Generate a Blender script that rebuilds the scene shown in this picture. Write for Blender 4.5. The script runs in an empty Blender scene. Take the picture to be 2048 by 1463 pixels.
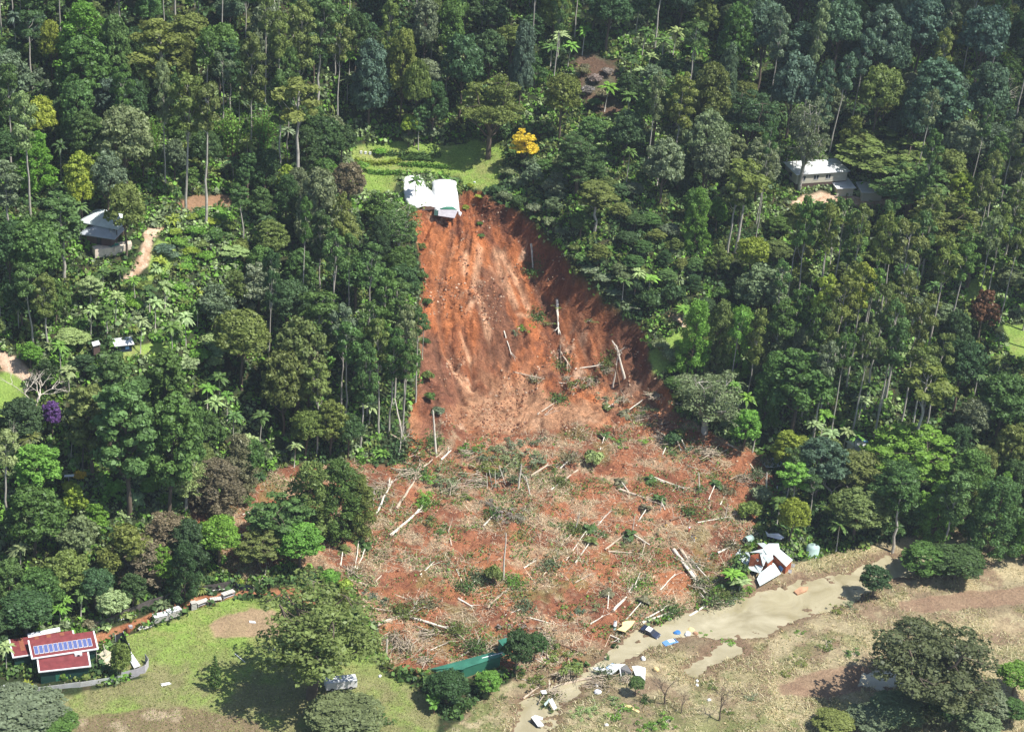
import bpy, math, random
import numpy as np
from mathutils import Matrix, Vector

# ------------------------------------------------------------------ camera, world, sun, exposure
W, H_IMG = 2048.0, 1463.0
FPX = 3800.0
CAMH = 246.0
PITCH = math.radians(27.0)
ROLL = math.radians(5.0)
cam_d = bpy.data.cameras.new("camera")
cam = bpy.data.objects.new("camera", cam_d)
sc = bpy.context.scene
COL = sc.collection
COL.objects.link(cam)
fwd = np.array([0, math.cos(PITCH), -math.sin(PITCH)])
r0 = np.array([1.0, 0, 0]); u0 = np.array([0, math.sin(PITCH), math.cos(PITCH)])
CR = r0 * math.cos(ROLL) + u0 * math.sin(ROLL)
CU = u0 * math.cos(ROLL) - r0 * math.sin(ROLL)
m = Matrix(((CR[0], CU[0], -fwd[0], 0), (CR[1], CU[1], -fwd[1], 0), (CR[2], CU[2], -fwd[2], CAMH), (0, 0, 0, 1)))
cam.matrix_world = m
cam_d.sensor_fit = 'HORIZONTAL'; cam_d.sensor_width = 36.0
cam_d.lens = 36.0 * FPX / W
cam_d.clip_start = 1.0; cam_d.clip_end = 8000.0
sc.camera = cam
CAMP = np.array([0, 0, CAMH])

SUN_AZ = math.atan2(0.94, -0.34)      # from +Y towards +X
SUN_EL = math.radians(59)
world = bpy.data.worlds.new("World"); sc.world = world; world.use_nodes = True
nt = world.node_tree
sky = nt.nodes.new('ShaderNodeTexSky'); sky.sky_type = 'NISHITA'; sky.sun_disc = False
sky.sun_elevation = SUN_EL; sky.sun_rotation = SUN_AZ; sky.altitude = 300
bg = nt.nodes['Background']; nt.links.new(sky.outputs[0], bg.inputs[0]); bg.inputs[1].default_value = 0.10
sun_d = bpy.data.lights.new("sun", 'SUN'); sun_d.energy = 5.0; sun_d.angle = math.radians(0.5); sun_d.color = (1.0, 0.955, 0.88)
sun = bpy.data.objects.new("sun", sun_d); COL.objects.link(sun)
sdir = Vector((math.cos(SUN_EL) * math.sin(SUN_AZ), math.cos(SUN_EL) * math.cos(SUN_AZ), math.sin(SUN_EL)))
sun.rotation_euler = sdir.to_track_quat('Z', 'Y').to_euler()
sc.view_settings.view_transform = 'Standard'; sc.view_settings.look = 'None'
sc.view_settings.exposure = 0.64; sc.view_settings.gamma = 1.0
sc.cycles.max_bounces = 5; sc.cycles.diffuse_bounces = 3; sc.cycles.glossy_bounces = 2
sc.cycles.transmission_bounces = 2; sc.cycles.transparent_max_bounces = 4; sc.cycles.volume_bounces = 0
sc.cycles.caustics_reflective = False; sc.cycles.caustics_refractive = False

# ------------------------------------------------------------------ small maths helpers
rng = np.random.default_rng(7)
random.seed(7)

def hash2(ix, iy, seed):
    n = (ix.astype(np.int64) * 374761393 + iy.astype(np.int64) * 668265263 + seed * 1442695041) & 0xFFFFFFFF
    n = ((n ^ (n >> 13)) * 1274126177) & 0xFFFFFFFF
    n = (n ^ (n >> 16)) & 0xFFFFFFFF
    return n.astype(np.float64) / 2147483648.0 - 1.0

def vnoise(x, y, seed=0):
    x = np.asarray(x, float); y = np.asarray(y, float)
    ix = np.floor(x); iy = np.floor(y); fx = x - ix; fy = y - iy
    fx = fx * fx * (3 - 2 * fx); fy = fy * fy * (3 - 2 * fy)
    a = hash2(ix, iy, seed); b = hash2(ix + 1, iy, seed); c = hash2(ix, iy + 1, seed); d = hash2(ix + 1, iy + 1, seed)
    return (a * (1 - fx) + b * fx) * (1 - fy) + (c * (1 - fx) + d * fx) * fy

def fbm(x, y, seed=0, o=4, g=0.5):
    s = 0; a = 1; t = 0
    for i in range(o):
        s = s + a * vnoise(x * 2 ** i + 13.7 * i, y * 2 ** i - 7.1 * i, seed + i); t += a; a *= g
    return s / t

def sstep(a, b, x):
    t = np.clip((x - a) / (b - a), 0, 1); return t * t * (3 - 2 * t)

def ray(u, v):
    d = fwd * FPX + CR * (u - W / 2) - CU * (v - H_IMG / 2)
    return d / np.linalg.norm(d)

def at_z(u, v, z):
    """point of the sight line of a place in the photo at height z"""
    d = ray(u, v); t = (z - CAMH) / d[2]
    return CAMP + d * t

def project(p):
    q = np.asarray(p, float) - CAMP
    zc = q @ fwd
    return W / 2 + FPX * (q @ CR) / zc, H_IMG / 2 - FPX * (q @ CU) / zc, zc

# ------------------------------------------------------------------ terrain heights
CP = [
 # lower edge and flood plain
 (-150,1560,0.5),(300,1560,0.4),(800,1560,0.4),(1300,1560,0.4),(1800,1560,0.4),(2200,1560,0.4),
 (0,1440,1.2),(400,1440,1.0),(750,1440,0.9),(1050,1400,0.7),(1400,1400,0.5),(1750,1400,0.4),(2100,1400,0.6),
 (1500,1290,0.4),(1750,1260,0.4),(2100,1230,0.6),
 (1250,1230,1.0),(1420,1215,0.4),(1600,1150,0.6),(1750,1110,0.5),(1930,1060,0.5),(2150,1100,1.5),(2100,1160,0.6),
 # yard on the near side
 (0,1380,1.8),(120,1360,2.0),(300,1330,2.0),(150,1270,3.0),(480,1280,2.2),(400,1190,4.0),(620,1230,3.2),(680,1380,1.4),(900,1330,1.4),(1000,1300,1.2),
 # debris apron
 (700,1130,4.2),(900,1130,3.8),(1100,1130,3.0),(1300,1130,2.0),(1450,1080,2.0),(520,1100,5.6),(500,1010,8.0),(620,960,9.0),
 (780,1000,6.5),(1000,1000,6.0),(1200,990,6.2),(1400,980,5.4),(1520,930,7.0),(850,900,9.0),(1050,890,8.6),(1250,880,9.6),(1400,880,9.5),
 # scar
 (900,800,12.5),(1020,800,10.6),(1130,790,11.6),(1270,790,14.0),(1350,830,12.5),(870,700,20.0),(1000,700,18.0),(1120,690,19.0),(1250,690,21.3),(880,600,28.0),(1000,590,27.0),
 (1100,580,28.5),(1200,590,31.2),(900,500,36.0),(1010,490,35.5),(1100,490,38.5),(860,430,42.0),(960,400,44.5),(1060,430,44.0),(1150,520,38.0),(1310,660,26.0),(1330,740,20.0),
 (840,640,26.0),(830,760,17.5),(820,860,12.0),(800,520,36.0),(780,400,44.0),
 # garden terrace
 (740,370,46.5),(850,360,46.5),(730,300,50.0),(850,300,50.5),(980,350,47.5),(950,295,51.0),(850,230,58.0),
 # far hill
 (1024,150,67.0),(1024,0,82.0),(700,150,68.0),(700,0,84.0),(350,150,68.0),(350,0,84.0),(0,200,65.0),(0,0,82.0),(1024,-200,104.0),(350,-200,104.0),(-200,-200,104.0),
 (1300,250,60.0),(1350,100,74.0),(1400,0,84.0),(1500,-200,106.0),(1700,200,64.0),(1750,80,75.0),(2000,200,66.0),(2000,0,84.0),(2200,-200,106.0),
 # terrace with the cream house
 (1570,380,46.5),(1700,375,46.0),(1800,385,45.5),(1600,430,43.0),(1850,420,44.0),(1400,420,46.0),(2100,420,45.0),
 (1400,640,28.0),(1500,560,34.0),(1750,600,31.0),(2000,600,31.5),(1600,750,19.0),(1850,780,17.5),(2080,780,19.0),(1450,780,15.0),
 (1550,890,9.5),(1700,880,10.5),(1850,900,9.0),(2080,930,9.0),(1650,1020,3.5),(1800,1000,4.0),(2100,1020,4.5),
 # near-side hill with the driveway
 (0,1180,7.0),(100,1180,6.5),(250,1160,6.5),(400,1110,7.5),(0,1060,13.0),(200,1040,13.0),(350,1000,13.0),(0,940,19.0),(200,920,19.5),(400,900,16.5),(600,880,13.0),(740,880,11.5),
 (0,720,33.5),(60,740,32.0),(250,720,33.5),(450,760,26.0),(600,740,24.0),(720,720,23.0),(0,600,41.0),(150,600,41.0),(350,600,39.0),(550,600,35.0),(700,600,31.0),
 (290,480,49.0),(230,490,48.6),(320,455,50.0),(100,480,50.0),(450,430,49.0),(400,480,46.5),(600,430,46.0),(700,450,43.0),(0,400,55.0),(200,380,57.0),(450,320,56.0),(600,320,54.0),
]
_pts = []
for (u, v, z) in CP:
    p = at_z(u, v, z); _pts.append((p[0], p[1], z))
_pts = np.array(_pts)
SCL = 100.0

def _U(r2):
    return 0.5 * r2 * np.log(np.maximum(r2, 1e-12))

def _tps_fit(P, lam=4e-3):
    n = len(P); X = P[:, :2] / SCL
    r2 = ((X[:, None, :] - X[None, :, :]) ** 2).sum(-1)
    A = np.zeros((n + 3, n + 3)); A[:n, :n] = _U(r2) + lam * np.eye(n)
    A[:n, n] = 1; A[:n, n + 1:] = X; A[n, :n] = 1; A[n + 1:, :n] = X.T
    b = np.zeros(n + 3); b[:n] = P[:, 2]
    return X, np.linalg.solve(A, b)

TX, TW = _tps_fit(_pts)

def base_height(x, y):
    x = np.clip(np.asarray(x, float), -230, 250) / SCL; y = np.clip(np.asarray(y, float), 285, 700) / SCL
    s = TW[-3] + TW[-2] * x + TW[-1] * y
    for i in range(len(TX)):
        s = s + TW[i] * _U((x - TX[i, 0]) ** 2 + (y - TX[i, 1]) ** 2)
    return np.maximum(s, 0.45)

def axis(lo, hi, step, far_lo, far_hi):
    a = list(np.arange(lo, hi + step * 0.5, step)); d = step
    while a[-1] < far_hi: d = min(d * 1.35, 160.0); a.append(a[-1] + d)
    d = step
    while a[0] > far_lo: d = min(d * 1.35, 160.0); a.insert(0, a[0] - d)
    return np.array(a)

GX = axis(-190, 215, 0.4, -1400, 1400)
GY = axis(286, 632, 0.4, -300, 1900)
XX, YY = np.meshgrid(GX, GY)
ZB = base_height(XX, YY)

def interp(Z, x, y):
    x = np.asarray(x, float); y = np.asarray(y, float)
    i = np.clip(np.searchsorted(GX, x) - 1, 0, len(GX) - 2); j = np.clip(np.searchsorted(GY, y) - 1, 0, len(GY) - 2)
    fx = np.clip((x - GX[i]) / (GX[i + 1] - GX[i]), 0, 1); fy = np.clip((y - GY[j]) / (GY[j + 1] - GY[j]), 0, 1)
    return (Z[j, i] * (1 - fx) + Z[j, i + 1] * fx) * (1 - fy) + (Z[j + 1, i] * (1 - fx) + Z[j + 1, i + 1] * fx) * fy

TS = np.arange(300, 900, 0.4)

def hit(u, v, Z=None, lift=0.0):
    """the point of the ground (or lift metres over it) seen at a place in the photo"""
    Z = GROUND[0] if Z is None else Z
    d = ray(u, v); p = CAMP + TS[:, None] * d
    f = p[:, 2] - interp(Z, p[:, 0], p[:, 1]) - lift
    k = np.nonzero(f < 0)[0]
    if len(k) == 0: return p[-1]
    k = k[0]
    if k == 0: return p[0]
    a = f[k - 1] / (f[k - 1] - f[k])
    return p[k - 1] * (1 - a) + p[k] * a

GROUND = [ZB]

def poly(pts):
    return np.array([hit(u, v, ZB)[:2] for u, v in pts])

def sdist(P, x, y):
    """signed distance to a polygon, positive inside; far points get -99"""
    out = np.full(x.shape, -99.0)
    b0 = P.min(0) - 14; b1 = P.max(0) + 14
    sel = (x > b0[0]) & (x < b1[0]) & (y > b0[1]) & (y < b1[1])
    X = x[sel]; Y = y[sel]
    if len(X) == 0: return out
    ins = np.zeros(X.shape, bool); d2 = np.full(X.shape, 1e9)
    n = len(P)
    for i in range(n):
        ax, ay = P[i]; bx, by = P[(i + 1) % n]
        ex, ey = bx - ax, by - ay
        t = np.clip(((X - ax) * ex + (Y - ay) * ey) / (ex * ex + ey * ey + 1e-9), 0, 1)
        d2 = np.minimum(d2, (X - ax - t * ex) ** 2 + (Y - ay - t * ey) ** 2)
        c = (ay > Y) != (by > Y)
        with np.errstate(divide='ignore', invalid='ignore'):
            xi = (bx - ax) * (Y - ay) / (by - ay) + ax
        ins ^= c & (X < xi)
    dd = np.sqrt(d2); out[sel] = np.where(ins, dd, -dd)
    return out

RG = {}
RG['scar'] = [(815,430),(850,415),(915,405),(925,378),(965,384),(985,405),(1040,425),(1080,455),(1120,500),(1150,545),(1200,590),(1245,625),(1285,650),(1298,700),(1300,745),
              (1345,790),(1350,850),(1300,875),(1180,880),(1060,880),(930,870),(880,890),(820,930),(812,900),(822,800),(842,730),(838,650),(848,560),(840,500)]
RG['apron'] = [(880,860),(960,870),(1180,850),(1345,820),(1385,845),(1450,885),(1530,915),(1545,960),(1510,1050),(1470,1100),(1450,1160),(1420,1200),(1250,1265),(1190,1325),(1130,1345),(1050,1340),
               (860,1350),(780,1340),(755,1270),(700,1180),(640,1130),(560,1130),(485,1170),(455,1140),(440,1080),(372,1050),(372,1000),(480,985),(560,940),(700,920),(810,930)]
RG['lawn'] = [(60,1400),(150,1390),(300,1350),(215,1330),(225,1300),(250,1275),(380,1225),(480,1190),(560,1205),(640,1240),(720,1300),(770,1345),(880,1400),(870,1480),(880,1660),(-200,1680),(-160,1440),(0,1440)]
RG['dirtroad'] = [(165,1282),(250,1245),(380,1195),(480,1178),(600,1180),(640,1215),(520,1190),(480,1190),(380,1212),(240,1268),(190,1290)]
RG['padmud'] = [(415,1250),(440,1232),(500,1215),(590,1225),(640,1270),(560,1275),(430,1275)]
RG['mudpatch'] = [(150,1440),(230,1425),(360,1410),(520,1440),(560,1490),(400,1520),(150,1500)]
RG['garden'] = [(695,380),(700,305),(725,286),(800,280),(870,288),(940,280),(1010,296),(1000,350),(990,382),(925,372),(915,352),(800,345),(790,385),(735,385)]
RG['drive1'] = [(240,562),(268,535),(280,505),(286,478),(284,458),(300,454),(328,454),(322,464),(306,474),(302,500),(296,530),(262,556)]
RG['drive2'] = [(-60,690),(20,705),(50,728),(75,760),(60,770),(30,745),(-60,720)]
RG['grass1'] = [(296,560),(300,500),(316,476),(350,496),(352,525),(328,556)]
RG['grass2'] = [(-60,760),(20,740),(50,760),(60,800),(30,850),(-60,850)]
RG['grass3'] = [(1300,700),(1350,655),(1400,640),(1395,690),(1340,740),(1310,745)]
RG['grass4'] = [(1930,570),(1960,545),(2000,555),(1980,600),(1935,610)]
RG['grass5'] = [(2010,650),(2090,640),(2090,720),(2020,720)]
RG['houseyard'] = [(1575,415),(1600,392),(1640,385),(1830,388),(1860,400),(1800,418),(1700,408),(1620,412)]
RG['path3'] = [(1340,628),(1385,642),(1400,655),(1370,655),(1335,640)]
RG['bank'] = [(230,700),(260,690),(330,690),(340,705),(280,715),(235,720)]
RG['bare1'] = [(1150,130),(1175,110),(1235,130),(1245,215),(1215,230),(1180,220),(1160,180)]
RG['bare2'] = [(350,405),(400,392),(470,395),(465,412),(400,415),(355,425)]
RG['plain'] = [(1040,1345),(1130,1345),(1200,1320),(1260,1270),(1430,1205),(1470,1160),(1600,1120),(1780,1085),(1900,1050),(1960,1080),(2120,1130),(2250,1150),(2250,1400),(2250,1680),(900,1680),(880,1480),(960,1400)]
RG['water'] = [(1290,1252),(1330,1238),(1400,1222),(1455,1198),(1500,1190),(1560,1172),(1640,1152),(1700,1145),(1730,1130),(1780,1115),(1840,1108),(1880,1085),(1935,1068),(1950,1095),(1900,1115),(1850,1140),(1800,1150),
               (1740,1175),(1690,1205),(1640,1220),(1560,1245),(1535,1262),(1480,1270),(1440,1268),(1400,1262),(1350,1270),(1300,1290),(1240,1320),(1180,1355),(1130,1400),(1100,1440),(1060,1500),(1035,1500),(1040,1400),(1110,1370),(1190,1325),(1230,1290)]
RG['puddle1'] = [(1715,1350),(1745,1335),(1800,1345),(1810,1365),(1770,1375),(1720,1368)]
RG['puddle2'] = [(1425,1300),(1470,1285),(1480,1300),(1440,1320),(1390,1345),(1380,1338)]
RG['wetmud'] = [(1560,1370),(1640,1340),(1720,1325),(1760,1340),(1720,1380),(1640,1395),(1560,1390)]
RG['mudtrack'] = [(1790,1200),(1900,1185),(2100,1165),(2150,1190),(1980,1215),(1850,1225),(1800,1220)]
PW = {k: poly(v) for k, v in RG.items()}
SD = {k: sdist(p, XX, YY) for k, p in PW.items()}
wob = fbm(XX / 5.0, YY / 5.0, 3, 3) * 1.6
wobf = fbm(XX / 1.6, YY / 1.6, 9, 2) * 0.7
def mask(k, soft=0.8, wk=1.0, off=0.0):
    return sstep(-soft, soft, SD[k] + off + (wob + wobf) * wk)
M = {}
M['scar'] = mask('scar', 0.9, 0.5); M['bare1'] = mask('bare1', 1.5, 2.6, 0.5)
M['apron'] = mask('apron', 1.2, 1.0)
for k in RG:
    if k not in M: M[k] = mask(k, 0.5, 0.35 if k in ('drive1', 'drive2', 'dirtroad', 'path3') else 0.7)

Z = ZB.copy()
# scar: carved below the old ground, with rills that run down and fan out
sc_in = np.clip(SD['scar'], -99, 30)
carve = sstep(-0.6, 1.6, sc_in + wobf * 0.9) * (1.9 + 0.9 * fbm(XX / 9, YY / 9, 17, 2)) + sstep(1.5, 12, sc_in) * 1.0
head = hit(915, 400, ZB)
lowf = sstep(434, 446, YY)              # no carving where the scar runs out on to the apron
Z -= carve * lowf
ax = XX - head[0]; ay = head[1] + 26 - YY
ang = np.arctan2(ax, np.maximum(ay, 1.0)); rad = np.hypot(ax, ay)
fan = M['scar'] * lowf
rill = 1 - np.abs(fbm(ang * 13 + fbm(XX / 14, YY / 14, 5, 2) * 0.8, rad / 30.0, 21, 4, 0.6)) * 2.2
rill2 = 1 - np.abs(fbm(ang * 42, rad / 9.0, 31, 3, 0.6)) * 2.0
Z += fan * (rill * 1.25 + rill2 * 0.42 - 0.9)
rid = 1 - np.abs(fbm(XX / 7.0, YY / 11.0, 23, 4, 0.6)) * 2.4
Z += M['scar'] * (0.9 * rid + 0.55 * np.abs(fbm(XX / 2.4, YY / 2.4, 24, 3, 0.6)) + 0.28 * vnoise(XX / 0.8, YY / 0.8, 25) * sstep(-0.1, 0.3, fbm(XX / 8, YY / 8, 26, 2)) - 0.5)
slump = np.floor(fbm(XX / 16.0, YY / 9.0, 27, 3) * 6) / 6.0
Z += M['scar'] * slump * 1.5 * sstep(10, 40, XX + (480 - YY) * 0.3)
def pline(pts): return np.array([hit(u, v, ZB)[:2] for u, v in pts])
def pdist(P, pad=14):
    out = np.full(XX.shape, 99.0); b0 = P.min(0) - pad; b1 = P.max(0) + pad
    sel = (XX > b0[0]) & (XX < b1[0]) & (YY > b0[1]) & (YY < b1[1]); X = XX[sel]; Y = YY[sel]; d2 = np.full(X.shape, 1e4)
    for (ax_, ay_), (bx, by) in zip(P[:-1], P[1:]):
        ex, ey = bx - ax_, by - ay_; t = np.clip(((X - ax_) * ex + (Y - ay_) * ey) / (ex * ex + ey * ey + 1e-9), 0, 1)
        d2 = np.minimum(d2, (X - ax_ - t * ex) ** 2 + (Y - ay_ - t * ey) ** 2)
    out[sel] = np.sqrt(d2); return out
GUL = []
for pts, w_, d_ in (([(908,440),(893,500),(880,560),(878,620),(892,670),(912,720),(930,800)], 1.3, 1.7), ([(928,640),(940,690),(950,750)], .9, 1.5), ([(900,670),(922,730),(940,770)], .8, 1.3), ([(962,500),(952,560),(962,610),(985,690),(1005,740)], 1.0, 1.1),
                    ([(985,490),(1008,550),(1040,620),(1050,680)], .9, 1.0), ([(1000,480),(1045,560),(1075,600)], .9, .9), ([(1120,660),(1126,710),(1128,770)], 1.2, 1.5), ([(1245,760),(1228,690),(1215,650)], 1.3, 1.3), ([(870,650),(880,720),(900,790)], .9, 1.2),
                    ([(1060,500),(1090,560),(1115,620)], 1.0, 1.0), ([(1150,600),(1180,660),(1190,720)], .9, .9), ([(930,440),(940,470),(935,500)], .8, .7), ([(850,760),(870,800),(880,850)], 1.0, 1.3)):
    dd = pdist(pline(pts)) + wobf * 0.5; GUL.append(dd); Z -= d_ * np.exp(-(np.maximum(dd, 0) / w_) ** 2) * M['scar'] * (0.7 + 0.6 * np.abs(vnoise(XX / 2, YY / 2, 77)))
spur = pdist(pline([(945, 470), (950, 560), (972, 640)])); Z += 2.6 * np.exp(-(spur / 6.0) ** 2) * M['scar']
spur2 = pdist(pline([(1040, 640), (1075, 700), (1085, 740)])); Z += 1.6 * np.exp(-(spur2 / 4.5) ** 2) * M['scar']
bowl = pdist(pline([(1110, 560), (1150, 620), (1190, 680)])); Z -= 2.4 * np.exp(-(bowl / 8.0) ** 2) * M['scar']
hump = pdist(pline([(860, 830), (880, 860)])); Z += 3.0 * np.exp(-(hump / 4.5) ** 2)
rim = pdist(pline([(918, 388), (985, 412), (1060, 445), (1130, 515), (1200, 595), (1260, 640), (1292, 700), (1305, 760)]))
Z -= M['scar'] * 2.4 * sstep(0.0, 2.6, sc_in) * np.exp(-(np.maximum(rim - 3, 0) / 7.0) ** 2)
# apron: heaped lumps
lump = fbm(XX / 8.0, YY / 8.0, 41, 5, 0.55)
ap = np.maximum(M['apron'], M['scar'] * (1 - lowf))
Z += ap * (lump * 1.9 + np.abs(fbm(XX / 2.6, YY / 2.6, 51, 3)) * 0.9 + 0.12 * vnoise(XX / 0.9, YY / 0.9, 52))
Z += M['plain'] * (fbm(XX / 5.0, YY / 5.0, 61, 4) * 0.3)
forest = 1 - np.clip(sum(M[k] for k in ('scar', 'apron', 'lawn', 'dirtroad', 'garden', 'drive1', 'drive2', 'plain', 'houseyard', 'water')), 0, 1)
Z += forest * fbm(XX / 12, YY / 12, 71, 4) * 1.0
Z += (1 - forest) * fbm(XX / 2.0, YY / 2.0, 81, 2) * 0.06
for k in ('drive1', 'drive2', 'path3'): Z -= M[k] * 0.25
wm = np.maximum.reduce([M['water'], M['puddle1'], M['puddle2']])
isl = sstep(0.3, 0.6, fbm(XX / 3.5, YY / 2.5, 91, 4)) * sstep(0, 2.5, 4.5 - SD['water'])
wd = np.maximum.reduce([SD['water'], SD['puddle1'], SD['puddle2']]) + (wob + wobf) * 0.9 + 0.5 * vnoise(XX / 0.9, YY / 0.9, 95)
zw = 0.42 - 1.0 * sstep(-2.6, 2.2, wd) + isl * 0.75
near = (SD['water'] > -5) | (SD['puddle1'] > -4) | (SD['puddle2'] > -4)
Z = np.where(near & (wd > -2.6), np.minimum(Z, zw), Z)
wm = np.where(near & (Z < 0.0), 1.0, 0.0)
wetb = np.where(near, sstep(-4.5, -0.5, wd), 0.0)
Z = np.where((wm < 0.02) & (YY < 440), np.maximum(Z, 0.12), Z)
ZT = Z
GROUND[0] = ZT

def gz(x, y): return float(interp(ZT, x, y))

# ------------------------------------------------------------------ materials
MATS = {}
def newmat(name):
    mt = bpy.data.materials.new(name); mt.use_nodes = True; nt = mt.node_tree; nt.nodes.clear()
    out = nt.nodes.new('ShaderNodeOutputMaterial'); MATS[name] = mt
    return mt, nt, out

def N(nt, t, **kw):
    n = nt.nodes.new(t)
    for k, v in kw.items():
        if k in n.inputs: n.inputs[k].default_value = v
        else: setattr(n, k, v)
    return n

def plain(name, col, rough=0.7, metal=0.0, vary=0.12, scale=2.0, bump=0.0, stripes=None, spec=0.35):
    mt, nt, out = newmat(name); L = nt.links.new
    b = N(nt, 'ShaderNodeBsdfPrincipled', Roughness=rough, Metallic=metal)
    b.inputs['Specular IOR Level'].default_value = spec
    tc = N(nt, 'ShaderNodeTexCoord'); nz = N(nt, 'ShaderNodeTexNoise', Scale=scale, Detail=5.0, Roughness=0.65)
    L(tc.outputs['Object'], nz.inputs['Vector'])
    mr = N(nt, 'ShaderNodeMapRange'); mr.inputs[1].default_value = 0.3; mr.inputs[2].default_value = 0.7
    mr.inputs[3].default_value = 1 - vary; mr.inputs[4].default_value = 1 + vary
    L(nz.outputs[0], mr.inputs[0])
    mx = N(nt, 'ShaderNodeVectorMath', operation='SCALE'); mx.inputs[0].default_value = col
    L(mr.outputs[0], mx.inputs['Scale']); L(mx.outputs[0], b.inputs['Base Color'])
    if bump or stripes:
        bp = N(nt, 'ShaderNodeBump', Strength=1.0 if stripes else bump, Distance=0.05)
        if stripes:
            wv = N(nt, 'ShaderNodeTexWave', Scale=stripes[1], wave_type='BANDS', bands_direction=stripes[0])
            L(tc.outputs['Object'], wv.inputs['Vector']); L(wv.outputs[1], bp.inputs['Height'])
        else: L(nz.outputs[0], bp.inputs['Height'])
        L(bp.outputs[0], b.inputs['Normal'])
    L(b.outputs[0], out.inputs[0])
    return mt

# ground: region colours come from the Col attribute, finer grain from noise
mt, nt, out = newmat('ground'); L = nt.links.new
b = N(nt, 'ShaderNodeBsdfPrincipled', Roughness=0.95); b.inputs['Specular IOR Level'].default_value = 0.15
at = N(nt, 'ShaderNodeAttribute', attribute_name='Col'); tc = N(nt, 'ShaderNodeTexCoord')
n1 = N(nt, 'ShaderNodeTexNoise', Scale=1.6, Detail=8.0, Roughness=0.72); n2 = N(nt, 'ShaderNodeTexNoise', Scale=0.25, Detail=4.0)
L(tc.outputs['Object'], n1.inputs['Vector']); L(tc.outputs['Object'], n2.inputs['Vector'])
mr = N(nt, 'ShaderNodeMapRange'); mr.inputs[1].default_value = 0.28; mr.inputs[2].default_value = 0.72; mr.inputs[3].default_value = 0.62; mr.inputs[4].default_value = 1.4
L(n1.outputs[0], mr.inputs[0])
mr2 = N(nt, 'ShaderNodeMapRange'); mr2.inputs[1].default_value = 0.3; mr2.inputs[2].default_value = 0.7; mr2.inputs[3].default_value = 0.88; mr2.inputs[4].default_value = 1.12
L(n2.outputs[0], mr2.inputs[0])
mm = N(nt, 'ShaderNodeMath', operation='MULTIPLY'); L(mr.outputs[0], mm.inputs[0]); L(mr2.outputs[0], mm.inputs[1])
vm = N(nt, 'ShaderNodeVectorMath', operation='SCALE'); L(at.outputs['Color'], vm.inputs[0]); L(mm.outputs[0], vm.inputs['Scale'])
L(vm.outputs[0], b.inputs['Base Color'])
bp = N(nt, 'ShaderNodeBump', Strength=0.9, Distance=0.7); L(n1.outputs[0], bp.inputs['Height'])
so = N(nt, 'ShaderNodeAttribute', attribute_name='soil'); n4 = N(nt, 'ShaderNodeTexNoise', Scale=0.55, Detail=12.0, Roughness=0.68, Distortion=0.4); L(tc.outputs['Object'], n4.inputs['Vector'])
bp2 = N(nt, 'ShaderNodeBump', Distance=2.6); L(so.outputs['Fac'], bp2.inputs['Strength']); L(n4.outputs[0], bp2.inputs['Height']); L(bp.outputs[0], bp2.inputs['Normal']); L(bp2.outputs[0], b.inputs['Normal'])
L(b.outputs[0], out.inputs[0])

def leafmat(name, src, lo=0.55, hi=1.45, trans=0.26):
    """src 'object': the tree's own tint; 'Col': a colour stored per face"""
    mt, nt, out = newmat(name); L = nt.links.new
    if src == 'object': s = N(nt, 'ShaderNodeObjectInfo').outputs['Color']
    else: s = N(nt, 'ShaderNodeAttribute', attribute_name='Col').outputs['Color']
    v = N(nt, 'ShaderNodeAttribute', attribute_name='v')
    mr = N(nt, 'ShaderNodeMapRange'); mr.inputs[3].default_value = lo; mr.inputs[4].default_value = hi
    L(v.outputs['Fac'], mr.inputs[0])
    sc_ = N(nt, 'ShaderNodeVectorMath', operation='SCALE'); L(s, sc_.inputs[0]); L(mr.outputs[0], sc_.inputs['Scale'])
    d = N(nt, 'ShaderNodeBsdfDiffuse'); t = N(nt, 'ShaderNodeBsdfTranslucent'); L(sc_.outputs[0], d.inputs[0])
    ty = N(nt, 'ShaderNodeVectorMath', operation='MULTIPLY'); L(sc_.outputs[0], ty.inputs[0]); ty.inputs[1].default_value = (1.25, 1.3, 0.6)
    L(ty.outputs[0], t.inputs[0])
    g = N(nt, 'ShaderNodeBsdfGlossy', Roughness=0.45); g.inputs[0].default_value = (0.8, 0.85, 0.9, 1)
    m1 = N(nt, 'ShaderNodeMixShader'); m1.inputs[0].default_value = trans; L(d.outputs[0], m1.inputs[1]); L(t.outputs[0], m1.inputs[2])
    m2 = N(nt, 'ShaderNodeMixShader'); m2.inputs[0].default_value = 0.012; L(m1.outputs[0], m2.inputs[1]); L(g.outputs[0], m2.inputs[2])
    L(m2.outputs[0], out.inputs[0])
    return mt
leafmat('leaves', 'object'); leafmat('ground_plants', 'Col')
plain('bark_pale', (0.40, 0.37, 0.32), 0.85, vary=0.3, scale=0.8)
plain('bark_dark', (0.13, 0.10, 0.075), 0.9, vary=0.3, scale=0.8)
plain('bark_dead', (0.64, 0.58, 0.49), 0.85, vary=0.25, scale=1.2)
plain('brush_wood', (0.40, 0.33, 0.25), 0.9, vary=0.3, scale=1.0)
plain('bark_log', (0.46, 0.37, 0.28), 0.9, vary=0.3, scale=1.0)
plain('bark_brown', (0.20, 0.12, 0.075), 0.9, vary=0.3, scale=1.2)
plain('white_metal', (0.72, 0.73, 0.74), 0.5, vary=0.2, scale=0.9)
plain('white_roof', (0.70, 0.72, 0.73), 0.5, vary=0.16, scale=0.6, stripes=('X', 1.6))
plain('pale_green_roof', (0.62, 0.69, 0.68), 0.5, vary=0.16, scale=0.6, stripes=('X', 1.6))
plain('grey_roof', (0.38, 0.41, 0.45), 0.5, vary=0.1, scale=0.6, stripes=('X', 1.2))
plain('red_roof', (0.21, 0.048, 0.05), 0.65, vary=0.28, scale=0.8, stripes=('X', 1.6))
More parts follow.
